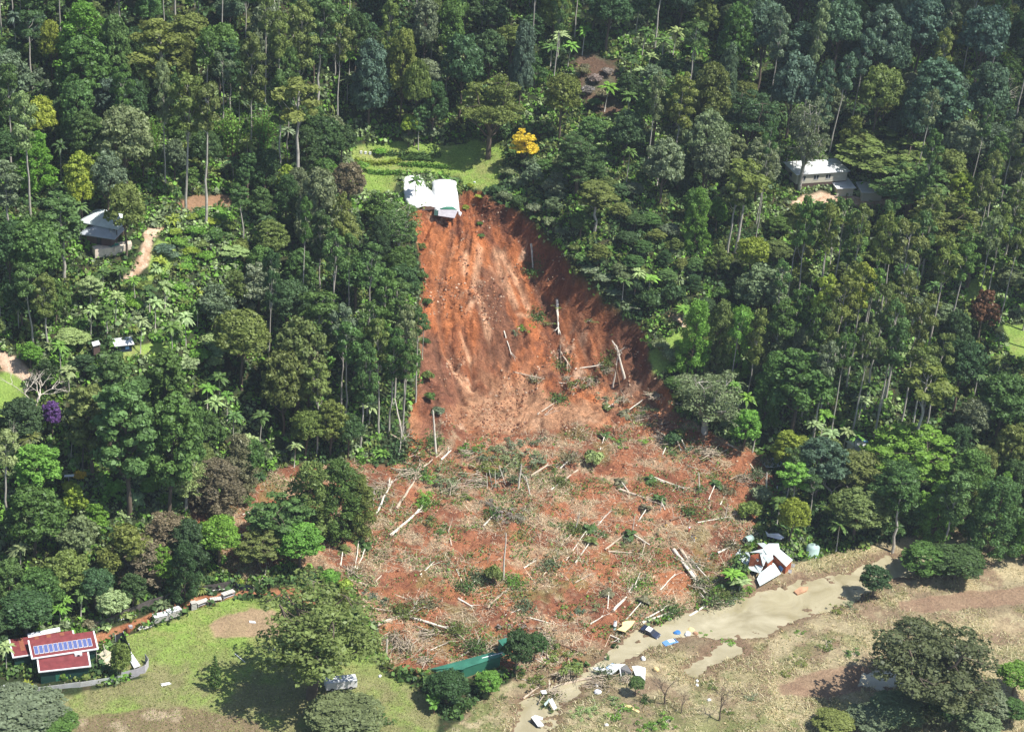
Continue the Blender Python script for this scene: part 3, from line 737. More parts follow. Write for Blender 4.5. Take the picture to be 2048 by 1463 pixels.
def palm(seed, bark='bark_pale'):
    """10 m tall, crown radius 2.5"""
    r = np.random.default_rng(seed); mb = MB(); b = r.normal(0, 0.35, 2)
    mb.tube([(0, 0, -0.5), (b[0] * .3, b[1] * .3, 3), (b[0] * .8, b[1] * .8, 6), (b[0], b[1], 8.8)], [0.17, 0.13, 0.12, 0.12], 6)
    Q = palm_fronds(r, (b[0], b[1], 8.9), n=24, L=2.9, w=0.27)
    return mesh_only(mb, 'trunk', bark), quad_mesh('crown', Q, mat='leaves')

def starplant(seed):
    """low rosette of long leaves: tree fern, cycad, dracaena. 3 m tall, radius 2"""
    r = np.random.default_rng(seed); mb = MB(); mb.tube([(0, 0, -0.4), (0, 0, 1.2)], [0.16, 0.12], 6)
    return mesh_only(mb, 'trunk', 'bark_brown'), quad_mesh('crown', palm_fronds(r, (0, 0, 1.2), L=2.2, n=24, w=0.2, droop=0.7), mat='leaves')

def banana(seed):
    r = np.random.default_rng(seed); mb = MB(); Q = []
    for k in range(5):
        x, y = r.normal(0, 0.8, 2); h = r.uniform(1.6, 3.0); mb.tube([(x, y, -0.3), (x, y, h)], [0.14, 0.1], 6)
        Q.append(palm_fronds(r, (x, y, h), L=2.0, n=8, w=0.42, droop=0.8))
    return mesh_only(mb, 'trunk', 'bark_brown'), quad_mesh('crown', np.concatenate(Q), mat='leaves')

def bamboo(seed):
    r = np.random.default_rng(seed); mb = MB(); Q = []; V = []
    for k in range(46):
        a = r.uniform(0, 6.28); lean = r.uniform(0.5, 4.6); h = r.uniform(11, 19); P = []; b0 = r.normal(0, 0.7, 2)
        for s in range(7):
            t = s / 6; P.append((b0[0] + math.cos(a) * lean * t * t, b0[1] + math.sin(a) * lean * t * t, -0.4 + h * (t - 0.18 * t ** 3)))
        mb.tube(P, [0.06] * 7, 4, cap=False)
        for s in range(2, 7):
            P_, d = puff(P[s], 0.85, 26, 0.9, r, -0.8); P_[:, 2] -= r.random(len(P_)) * 0.6
            Q.append(leaf_quads(P_, d, 0.26, 0.4, r, 0.9)); V.append(r.random(len(P_)))
    return mesh_only(mb, 'trunk', 'bark_brown'), quad_mesh('crown', np.concatenate(Q), np.concatenate(V), mat='leaves')

def conifer(seed):
    r = np.random.default_rng(seed); mb = MB(); limb(mb, (0, 0, -0.5), (0, 0, 19.5), 0.4, 0.04, r, 0.02, 6, 5); puffs = []
    for i in range(90):
        t = 0.12 + 0.87 * i / 90; a = i * 2.4; rr = 4.6 * (1 - t) ** 0.75 * r.uniform(0.5, 1.0) * (1.0 if t > .2 else .7)
        puffs.append((np.array([rr * math.cos(a), rr * math.sin(a), 20 * t]), 0.9 * (1.15 - t * 0.7)))
    return mesh_only(mb, 'trunk', 'bark_dark'), crown_from_puffs('crown', puffs, 0.3, 18, 0.8, r, aspect=0.6)

def baretree(seed, tw=1.0, bark='bark_dead', leafy=0):
    """bare branching tree, 20 m, radius 5"""
    r = np.random.default_rng(seed); mb = MB(); tips = []
    def grow(p, d, l, ra, lev):
        q = p + d * l; limb(mb, p, q, ra, ra * 0.62, r, 0.18, 5 if lev < 2 else 3, 3)
        if lev >= 4: tips.append(q); return
        for j in range(3 if lev < 3 else 2):
            nd = unit(d + r.normal(0, 0.42, 3) + [0, 0, 0.12]); grow(q, nd, l * r.uniform(0.62, 0.82), ra * 0.58, lev + 1)
    grow(np.array([0, 0, -0.5]), np.array([0, 0, 1.0]), 6.2, 0.36 * tw, 0)
    me = mesh_only(mb, 'trunk', bark)
    tips = np.array(tips); Q = []
    cen = tips[r.integers(0, len(tips), 900 if leafy == 0 else leafy)] + r.normal(0, 0.55, (900 if leafy == 0 else leafy, 3))
    return me, quad_mesh('crown', leaf_quads(cen, r.normal(0, 1, cen.shape), 0.10 if leafy == 0 else 0.26, 0.35 if leafy == 0 else 0.8, r), mat='leaves')

def shrub(seed, n=16, leaf=0.16):
    """rounded shrub, 3 m tall, radius 1.8"""
    r = np.random.default_rng(seed); mb = MB(); puffs = []
    for i in range(n):
        a = i * 2.4; rr = 1.5 * math.sqrt((i + .5) / n) * r.uniform(.7, 1.1); z = 0.5 + 1.9 * math.sqrt(max(0, 1 - (rr / 1.8) ** 2)) * r.uniform(.6, 1)
        puffs.append((np.array([rr * math.cos(a), rr * math.sin(a), z]), r.uniform(.45, .75)))
        if i % 3 == 0: limb(mb, (0, 0, -0.3), (rr * math.cos(a), rr * math.sin(a), z), 0.05, 0.02, r, 0.2, 4, 2)
    return mesh_only(mb, 'stem', 'bark_brown'), crown_from_puffs('foliage', puffs, leaf, 55, 0.85, r)

PROTO = {
 'G': ([gum(s, low=l, npf=k, spread=sp) for s, l, k, sp in ((11, .58, 17, 1.0), (12, .5, 22, 1.0), (13, .66, 14, .95), (14, .45, 26, 1.0), (15, .55, 20, .85), (16, .68, 12, 1.0), (17, .6, 18, 1.1), (18, .7, 11, 1.05), (19, .72, 10, .9))], 34, 5, 'gum_tree', 'gum'),
 'R': ([dome(s, low=l, npf=k, pr0=p, top=t) for s, l, k, p, t in ((21, .32, 64, 1.3, 1), (22, .4, 54, 1.45, .97), (23, .26, 78, 1.15, 1), (24, .45, 42, 1.6, .95), (25, .35, 66, 1.2, 1.03), (26, .3, 50, 1.5, 1.0))], 20, 5, 'rainforest_tree', 'rainforest tree'),
 'C': ([dome(s, low=.04, npf=80, pr0=1.5, leaf=.25) for s in (31, 32)], 20, 5, 'columnar_tree', 'columnar tree'),
 'D': ([feathery(s, cone=c) for s, c in ((41, .1), (42, .3), (43, .0))], 20, 5, 'feathery_tree', 'feathery tree'),
 'W': ([spreading(51, dens=36), spreading(52, low=.36), spreading(53, low=.5, npf=170), spreading(54, low=.43, npf=170, dens=30)], 20, 5, 'spreading_tree', 'spreading tree'),
 'H': ([clustered(s, nd=k) for s, k in ((201, 5), (202, 4), (203, 6), (204, 5), (205, 7), (206, 3))], 14, 5, 'broadleaf_tree', 'broadleaf tree'),
 'Z': ([brushpile(s) for s in (221, 222, 223)], 2, 3, 'brush_pile', 'brush pile'),
 'Q': ([ragged(s) for s in (211, 212, 213, 214)], 3, 2, 'torn_shrub', 'torn shrub'),
 'A': ([spreading(55, sparse=.35, low=.25, bark='bark_pale')], 20, 5, 'spreading_tree', 'spreading tree'),
 'F': ([spreading(58, leaf=.2, npf=190, low=.45, layered=.4, dens=30)], 20, 5, 'spreading_tree', 'spreading tree'),
 'P': ([gum(61, low=.38, leaf=.26, bark='bark_dark', npf=60, dens=24, flat=.8, HT=26, prs=.8), gum(62, low=.33, leaf=.26, bark='bark_dark', npf=66, dens=24, flat=.8, HT=26, prs=.8)], 26, 5, 'pine_tree', 'pine'),
 'M': ([palm(s) for s in (71, 72, 73)], 10, 2.5, 'palm_tree', 'palm'),
 'T': ([starplant(s) for s in (81, 82)], 3, 2, 'tree_fern', 'tree fern'),
 'N': ([banana(85)], 4, 2.4, 'banana_plant', 'banana clump'),
 'B': ([bamboo(91), bamboo(92)], 18, 5, 'bamboo_clump', 'bamboo clump'),
 'K': ([conifer(95)], 20, 5, 'conifer_tree', 'conifer'),
 'X': ([baretree(101), baretree(102)], 20, 5, 'bare_tree', 'bare tree'),
 'Y': ([baretree(105, bark='bark_dark', tw=1.2)], 20, 5, 'bare_tree', 'bare tree'),
 'S': ([shrub(111), shrub(112), shrub(113, n=22)], 3, 1.9, 'shrub', 'shrub'),
}
CAT = {'Z': 'brush pile', 'H': 'broadleaf tree', 'Q': 'torn shrub', 'G': 'gum tree', 'R': 'rainforest tree', 'C': 'columnar tree', 'D': 'feathery tree', 'W': 'spreading tree', 'A': 'spreading tree', 'F': 'spreading tree', 'P': 'pine tree', 'M': 'palm tree', 'T': 'tree fern',
       'N': 'banana plant', 'B': 'bamboo', 'K': 'conifer', 'X': 'bare tree', 'Y': 'bare tree', 'S': 'shrub'}
TINT = {'dk': (.036, .066, .024), 'md': (.055, .098, .028), 'ol': (.088, .112, .032), 'bl': (.058, .094, .058), 'br': (.085, .165, .028), 'yl': (.155, .195, .03),
        'bn': (.102, .088, .050), 'gy': (.092, .118, .062), 'ye': (.72, .55, .07), 'do': (.066, .072, .034), 'pu': (.17, .085, .25), 'gr': (.28, .24, .2), 'rd': (.10, .052, .032), 'lt': (.15, .20, .085), 'pk': (.12, .115, .065)}
TWORD = {'do': 'dark olive', 'dk': 'dark green', 'md': 'mid green', 'ol': 'olive', 'bl': 'bluish green', 'br': 'bright green', 'yl': 'yellow-green', 'bn': 'brownish', 'gy': 'grey-green', 'ye': 'yellow', 'do': (.066, .072, .034), 'pu': 'purple',
         'gr': 'grey', 'rd': 'rusty', 'lt': 'pale green', 'pk': 'grey-brown'}
GRP = {'Z': 'tangled brush piles in the slide debris', 'H': 'broadleaf trees filling the forest', 'Q': 'torn shrubs lying on the slide debris', 'G': 'gum trees on the forested hillside', 'R': 'round rainforest trees on the hillside', 'C': 'columnar trees on the hillside', 'D': 'feathery trees round the landslide', 'W': 'spreading trees', 'A': 'spreading trees', 'F': 'spreading trees',
       'P': 'tall pines below the driveway', 'M': 'palms scattered through the forest', 'T': 'tree ferns and rosette plants in the gardens', 'N': 'banana clumps', 'B': 'bamboo clumps', 'K': 'conifers', 'X': 'bare trees', 'Y': 'bare trees', 'S': 'shrubs'}
COUNT = {}
PLACED = []       # x, y, radius, top
VGOLD = 0

def plant_at(kind, base, rad, hgt, tint, label=None, key=None, uv=None, sink=0.0, vi=None, lean=None):
    protos, h0, r0_, name, word = PROTO[kind]
    n = COUNT.get(kind, 0); COUNT[kind] = n + 1
    tm, cm = protos[(n if vi is None else vi) % len(protos)]
    o = empty(name, (base[0], base[1], base[2] - sink), random.uniform(0, 6.28))
    if lean: o.rotation_euler = (lean[0], lean[1], random.uniform(0, 6.28))
    o.scale = (rad / r0_, rad / r0_, hgt / h0)
    t = bpy.data.objects.new(tm.name.split('.')[0], tm); link(t, o)
    c = bpy.data.objects.new(cm.name.split('.')[0], cm); link(c, o)
    tc_ = [x * (1.85 if tint not in ('ye', 'pu', 'gr') else 1.0) for x in TINT[tint]]; j = random.uniform(0.84, 1.18); k = random.uniform(0.92, 1.1)
    c.color = (tc_[0] * j * k, tc_[1] * j, tc_[2] * j * random.uniform(.85, 1.15), 1)
    o['group'] = GRP[kind]
    rel = hgt / (rad * 2)
    big = hgt > (30 if kind in 'GPRW' else 1e9) or rad > 9
    small = (kind in 'GRCDP' and hgt < 13) or (kind == 'M' and hgt < 7)
    tag(o, label, CAT[kind], GRP[kind], key=key or CAT[kind], uv=uv, adj=(('tall' if big else 'small' if small else ''), TWORD[tint], word))
    return o

def tree_top(kind, u, v, wpx, hgt, tint, label=None, key=None, vi=None):
    """a tree whose top shows at a place in the photo"""
    p = hit(u, v, None, hgt); s = FPX / project(p)[2]
    gzz = gz(p[0], p[1]); rad = wpx / s / 2 * (.9 if kind in 'RHC' else 1)
    pb = project((p[0], p[1], gzz))
    PLACED.append((p[0], p[1], rad))
    return plant_at(kind, (p[0], p[1], gzz), rad, p[2] - gzz, tint, label, key, (u, (v + pb[1]) / 2 if hgt < 12 else v + 0.3 * (pb[1] - v)), vi=vi)

def plant_base(kind, u, v, wpx, hgt, tint, label=None, key=None, vi=None, lean=None):
    p = hit(u, v); s = FPX / project(p)[2]; rad = wpx / s / 2
    PLACED.append((p[0], p[1], rad))
    return plant_at(kind, p, rad, hgt, tint, label, key, (u, v - 5), vi=vi, lean=lean)

# ------------------------------------------------------------------ trees set out one by one: kind, u, v of the top, width, height in metres, tint, (own label, key)
TREES = '''
R 15 98 88 22 gy
D 165 2 120 26 br
R 100 38 45 20 yl
R 165 72 115 26 md
G 330 38 150 34 ol
R 440 46 86 24 md
G 505 60 58 36 ol
G 565 15 60 36 ol
G 600 -5 70 36 ol
G 640 -15 90 36 md
G 682 35 50 34 ol
R 330 136 75 20 dk
R 255 150 75 20 dk
R 215 150 60 18 bl
G 372 142 82 38 ol
G 412 158 86 40 ol | twin olive gum with a pale trunk standing over the bare earth bank | twin gum
B 300 216 66 17 br
B 465 196 80 18 br | bright green bamboo clump arching beside the big olive gums | bamboo
B 530 205 80 17 br
G 605 150 135 38 ol | broad olive-gold gum standing alone beside the bamboo, uphill of the brown tree | broad gold gum
R 250 212 115 26 gy
R 170 222 80 18 md
R 80 192 62 18 yl
D 70 262 90 16 br
R 160 305 70 18 yl
R 160 330 50 16 yl | low tree covered in yellow-green blossom among dark crowns uphill of the pavilion | yellow-topped tree
G 15 322 90 26 gy
R 215 300 70 20 gy
G 125 385 100 24 md
R 250 368 80 20 ol
R 60 430 90 20 md
R 15 440 80 22 dk
G 490 366 50 16 md
R 575 330 45 12 yl
R 595 335 48 13 gy
C 640 336 84 26 gy | tall dense grey-green tree by the top corner of the landslide | dense column tree
R 700 322 70 17 bn | rusty brown rounded tree beside the garden terrace | brown tree
C 745 78 78 26 bl
R 715 20 50 22 dk
R 810 56 66 30 ol
R 838 118 56 26 ol
R 855 -5 60 24 gy
R 905 0 60 24 md
R 930 62 85 26 dk
C 1052 42 48 26 bl
W 990 130 124 28 ol 2 | dark olive spreading tree whose bare trunk stands on the garden terrace edge | terrace tree
R 1130 148 75 20 ol
R 870 162 66 18 dk
G 842 208 34 14 md
R 820 228 34 10 yl
F 1052 250 50 13 ye | tree covered in golden yellow blossom above the head of the landslide | yellow blossom tree
W 1165 262 96 19 dk 1
R 1335 280 88 20 gy
G 1200 360 95 15 ol
A 802 398 84 17 md
H 1070 330 60 7 gy
H 1115 345 60 8 gy
H 1165 425 60 8 md
H 1110 395 50 5 gy
H 1200 490 56 6 ol
H 1240 530 56 6 gy
R 1430 125 80 26 ol
C 1465 86 44 24 bl
W 1510 155 110 26 dk
R 1600 100 90 30 bl
R 1540 0 90 28 bl
R 1480 5 70 28 md
R 1690 -5 90 28 bl
R 1775 12 90 28 bl
R 1800 38 64 26 bl
R 1860 -15 90 28 bl
R 1982 8 100 30 bl | largest bluish dome tree high on the hazy slope | blue dome tree
R 1885 118 125 30 bl
R 1770 130 90 26 ol
R 1850 168 84 26 bl
R 1990 126 84 26 bl
A 1632 172 86 32 gy | sparse grey-brown tree with a long bare trunk uphill of the cream house | sparse grey tree
R 1425 215 84 26 gy
R 1425 278 80 20 gy | rounded grey-green tree uphill of the cream house, one of two like domes | grey dome tree
R 1528 276 78 20 gy
F 1775 262 170 14 ol | broad flat-topped pale green tree behind the cream house | flat-topped tree
F 1835 318 140 18 md
R 1935 240 80 20 gy
R 1928 345 62 14 yl
R 1905 300 75 16 ol
G 1497 318 92 28 ol
G 1480 330 70 26 ol
F 1900 385 130 20 ol
F 1960 440 110 20 md
G 1605 402 52 36 ol
G 1633 392 55 40 md
G 1670 405 60 40 ol
G 1700 392 60 40 md
G 1735 400 60 42 ol
G 1770 415 60 40 ol
G 1795 400 60 40 md
G 1830 440 80 40 ol
G 1870 425 70 38 md
G 1900 470 70 36 ol
G 1935 480 70 34 md
G 1655 540 60 36 yl
G 1700 545 80 38 ol
G 1738 520 60 38 yl
G 1775 560 70 38 ol
G 1605 575 60 32 md
G 1560 590 60 30 md
G 1820 540 70 38 ol
G 1800 600 60 38 md
G 1850 600 60 36 ol
G 1745 640 60 34 ol
G 1700 655 50 32 md
G 1660 680 60 30 gy
G 1790 645 55 34 md
G 1890 660 60 32 ol
G 1860 690 80 34 ol
G 1640 610 55 34 md
G 1680 600 50 34 ol
R 1530 528 110 20 gy
R 1510 475 70 14 yl
H 1975 582 76 15 rd | rusty red-brown tree on the shaded slope of tall gums | rusty tree
R 1920 620 64 20 dk
R 1935 680 90 22 dk
G 1860 730 130 32 ol | wide-crowned olive gum with forked pale limbs above the blue-roofed wreck | forked gum
D 1490 612 70 22 br
D 1555 622 80 24 gy
D 1610 650 70 22 gy
D 1400 600 75 22 br
D 1450 600 70 24 ol
R 1610 705 150 24 md | wide green dome tree downhill of the tall pale gums | wide green tree
D 1550 705 80 22 md
A 1428 735 150 19 gy | half-bare pale-limbed tree at the edge of the slide apron | half-bare tree
R 2020 750 110 20 md
R 2035 845 66 18 ol
R 1958 800 70 16 gy
R 1580 862 64 12 yl
R 1608 872 40 11 yl
R 1650 880 110 17 bl
R 1722 908 100 13 ol
F 1835 850 170 19 br
D 1800 925 120 19 md
D 1955 900 120 22 md
D 1890 960 90 18 br
R 1725 982 120 14 ol
G 1815 950 90 22 md | leaning pale-trunked gum on the bank of the muddy creek | creek gum
G 1920 945 70 24 md
D 2010 960 120 22 md
R 1593 998 66 13 yl | bright yellow-green tree behind the collapsed house | bright tree by the house
R 1860 1095 110 8 md
R 1920 1100 110 8 dk
R 1755 1136 66 8 dk | dark round tree alone on the spit beside the muddy creek | creek tree
W 1890 1222 245 26 do 0 | huge dark bushy tree standing on the flood plain | big flood-plain tree
R 1800 1400 110 5 gy
R 1740 1420 90 4 gy
R 1900 1395 100 6 dk
R 1985 1385 90 7 gy
R 2040 1330 80 8 br
R 1960 1430 90 5 gy
R 1670 1430 80 4 ol
R 2030 1400 60 6 md
R 70 440 110 24 md
H 110 560 66 12 md
G 60 520 60 22 md
G 90 545 55 20 ol
H 40 548 76 14 dk
H 430 570 100 13 gy
H 520 532 115 14 gy
H 470 545 76 12 ol
R 600 498 60 14 md
R 575 560 90 18 dk
G 640 588 115 30 md
G 745 600 66 32 md
G 690 605 60 32 gy
R 600 640 120 28 ol
R 570 700 90 24 ol
R 620 690 70 24 pk
G 700 640 70 32 md
G 800 555 60 18 md
G 800 590 60 30 md
G 820 610 50 32 gy
G 770 640 60 32 ol
G 730 680 60 30 md
G 790 655 60 30 md
G 815 680 50 28 md
R 615 818 70 14 ol
R 665 800 70 16 ol
R 700 830 60 12 dk
G 640 720 60 26 ol
P 215 705 105 28 md
P 320 700 105 28 md
P 255 765 150 34 md | largest green pine of the cluster downhill of the small blue shed | big pine
P 335 790 120 32 md
P 180 770 110 24 ol
P 385 800 70 26 md
R 103 803 42 9 pu | purple flowering tree beside a grey leafless tree | purple tree
X 68 738 90 14 gr | grey leafless tree uphill of the purple flowering tree | grey leafless tree
R 40 800 90 14 dk
G 5 860 80 26 lt
A 372 902 86 16 lt
D 432 920 120 14 bn
D 480 868 90 16 pk
R 500 875 60 14 md
D 622 925 105 21 ol
D 678 920 120 21 md | fluffy olive feathery tree at the edge of the debris apron | fluffy tree
D 722 950 80 17 ol
F 565 980 130 16 md | green layered tree beside the red earth gap | layered tree
R 600 1050 100 12 br
F 520 1060 90 10 ol
R 65 975 120 18 md
H 150 975 76 9 yl
H 190 1010 76 9 br
H 160 1035 95 11 gy
H 250 1055 125 14 ol
D 330 1030 110 13 bn
D 290 1080 100 12 bn
C 375 1042 76 13.5 dk | dark columnar tree behind the paling fence | dark fence tree
R 438 1038 90 12.5 br | bright green glossy tree at the end of the paling fence | glossy fence tree
H 318 1095 84 10 br
R 130 1108 96 12 ol
R 80 1140 90 12 md
R 222 1180 66 8 lt
R 50 1190 110 11 dk
R 15 1120 80 13 md
R 190 1140 70 10 dk
R 265 1150 60 9 dk
W 632 1163 262 29 ol 3 | huge spreading dark tree on the lawn above the white trailer | big lawn tree
R 690 1408 150 6.5 gy
R 40 1398 175 7 gy | low rounded tree in the corner downhill of the red-roofed sheds | corner tree
R 100 1430 110 5 md
K 430 1310 36 9 md | small pointed conifer alone on the lawn | conifer
R 240 1285 42 9.5 ol | slim young tree inside the corrugated fence | young tree
R 895 1350 84 7.5 dk
R 978 1346 56 5.5 br
R 1038 1262 60 11 dk
R 1074 1264 44 8 dk
R 1275 1355 34 4.5 md | small bushy green tree beside the crumpled white roof | wreck bush
'''
for i_, (u, v, w) in enumerate(((760, 985, 50), (820, 945, 60), (905, 985, 50), (965, 965, 56), (1130, 1345, 60), (1095, 1395, 64), (1062, 1300, 50), (815, 1300, 60), (850, 1320, 50), (790, 1275, 56), (860, 1268, 50), (1382, 1130, 56), (1405, 1170, 60), (1440, 1205, 50), (1250, 800, 44),
                        (1275, 835, 50), (1312, 790, 44), (1425, 905, 56), (1180, 760, 40), (1335, 880, 50), (705, 1150, 50), (1500, 1070, 50), (1135, 760, 30), (1210, 740, 36), (640, 1180, 44), (1070, 760, 36), (1250, 1355, 44), (1205, 1372, 50), (940, 905, 40), (1480, 960, 50), (1100, 1280, 44), (975, 1300, 44), (690, 1215, 40))):
    plant_base('Z', u, v, w, 2.2 if w > 45 else 1.5, ('ol', 'gy', 'pk', 'md', 'pk')[i_ % 5])
for ln in TREES.strip().split('\n'):
    parts = [s.strip() for s in ln.split('|')]
    q_ = parts[0].split(); k, u, v, w, h, t = q_[:6]
    tree_top(k, float(u), float(v), float(w), float(h), t, parts[1] if len(parts) > 1 else None, parts[2] if len(parts) > 2 else None, vi=int(q_[6]) if len(q_) > 6 else (random.choice((2, 5, 7, 8)) if k == 'G' and float(u) > 1540 and 380 < float(v) < 700 else None))

# palms, rosettes and bananas: u, v of the crown centre
for u, v, h in ((205, 545, 7), (230, 592, 8), (180, 618, 9), (310, 603, 9), (330, 572, 8), (280, 640, 10), (372, 632, 10), (395, 612, 8), (345, 650, 10), (120, 690, 9), (440, 752, 9), (428, 800, 9), (415, 775, 7), (455, 790, 8), (140, 873, 8), (590, 892, 7),
                (500, 880, 8), (270, 560, 7), (240, 540, 5), (1290, 62, 10), (1330, 82, 9), (1300, 112, 9), (1352, 62, 10), (1392, 92, 9), (1242, 232, 9), (1262, 192, 9), (1215, 172, 9), (1282, 142, 8), (730, 95, 8), (700, 110, 8), (895, 145, 8),
                (1250, 560, 7), (1275, 545, 8), (1300, 558, 6), (1580, 285, 9), (1600, 292, 9), (1590, 310, 8), (1565, 295, 8), (1740, 770, 9), (1725, 800, 8), (1650, 830, 8), (1632, 850, 8), (1695, 862, 8), (1715, 872, 7), (1670, 868, 7), (1960, 745, 8),
                (1940, 870, 8), (740, 810, 7), (770, 545, 7), (730, 530, 6), (1470, 1150, 5), (1482, 1165, 4), (130, 1200, 6), (160, 1190, 7), (120, 1215, 5), (30, 1150, 6), (10, 1290, 8), (35, 610, 7), (60, 235, 6), (1215, 250, 7), (1370, 620, 6), (1120, 70, 9), (1140, 90, 9), (1105, 95, 8), (1170, 60, 9)):
    tree_top('M', u, v - 8, random.uniform(34, 46), h, random.choice(('lt', 'br', 'md', 'lt')))
for u, v, w, t in ((345, 445, 40, 'yl'), (320, 530, 32, 'yl'), (312, 545, 28, 'lt'), (365, 545, 30, 'yl'), (425, 610, 26, 'br'), (300, 600, 24, 'br'), (470, 650, 30, 'br'), (35, 590, 30, 'br'), (480, 560, 26, 'lt'), (440, 880, 26, 'br'), (210, 965, 36, 'br'), (330, 1005, 40, 'br'),
                   (55, 1380, 34, 'yl'), (230, 700, 26, 'br'), (100, 700, 26, 'lt'), (520, 600, 24, 'br'), (400, 590, 24, 'yl')):
    plant_base('T', u, v, w, 3.2, t)
plant_base('N', 868, 1418, 40, 4.5, 'br', 'cluster of broad-leaved banana plants beside the dark bush near the green shed', 'banana clump')
plant_base('N', 1480, 1180, 46, 4.5, 'br'); plant_base('N', 1455, 1165, 36, 4, 'md'); plant_base('N', 660, 745, 30, 5, 'br')
# bare trees on the flood plain and broken standing ones
plant_base('Y', 1328, 1408, 56, 8.5, 'gr', 'thin dark bare tree beside the crumpled white roof', 'bare tree by the wreck')
plant_base('Y', 1438, 1440, 52, 9, 'gr', 'dark bare tree alone on the dry flood plain', 'lone bare tree')
plant_base('Y', 1362, 1425, 34, 6, 'gr', 'smaller dark bare tree between the two larger ones on the flood plain')
plant_base('X', 12, 950, 40, 17, 'gr', 'pale bare-stemmed tree at the forest edge uphill of the yellow blossom shrubs')
plant_base('X', 1885, 440, 34, 13, 'gr'); plant_base('X', 1975, 250, 50, 20, 'gr'); plant_base('X', 800, 905, 36, 9, 'gr'); plant_base('Y', 1500, 640, 30, 10, 'gr'); plant_base('X', 1660, 1000, 50, 9, 'gr')

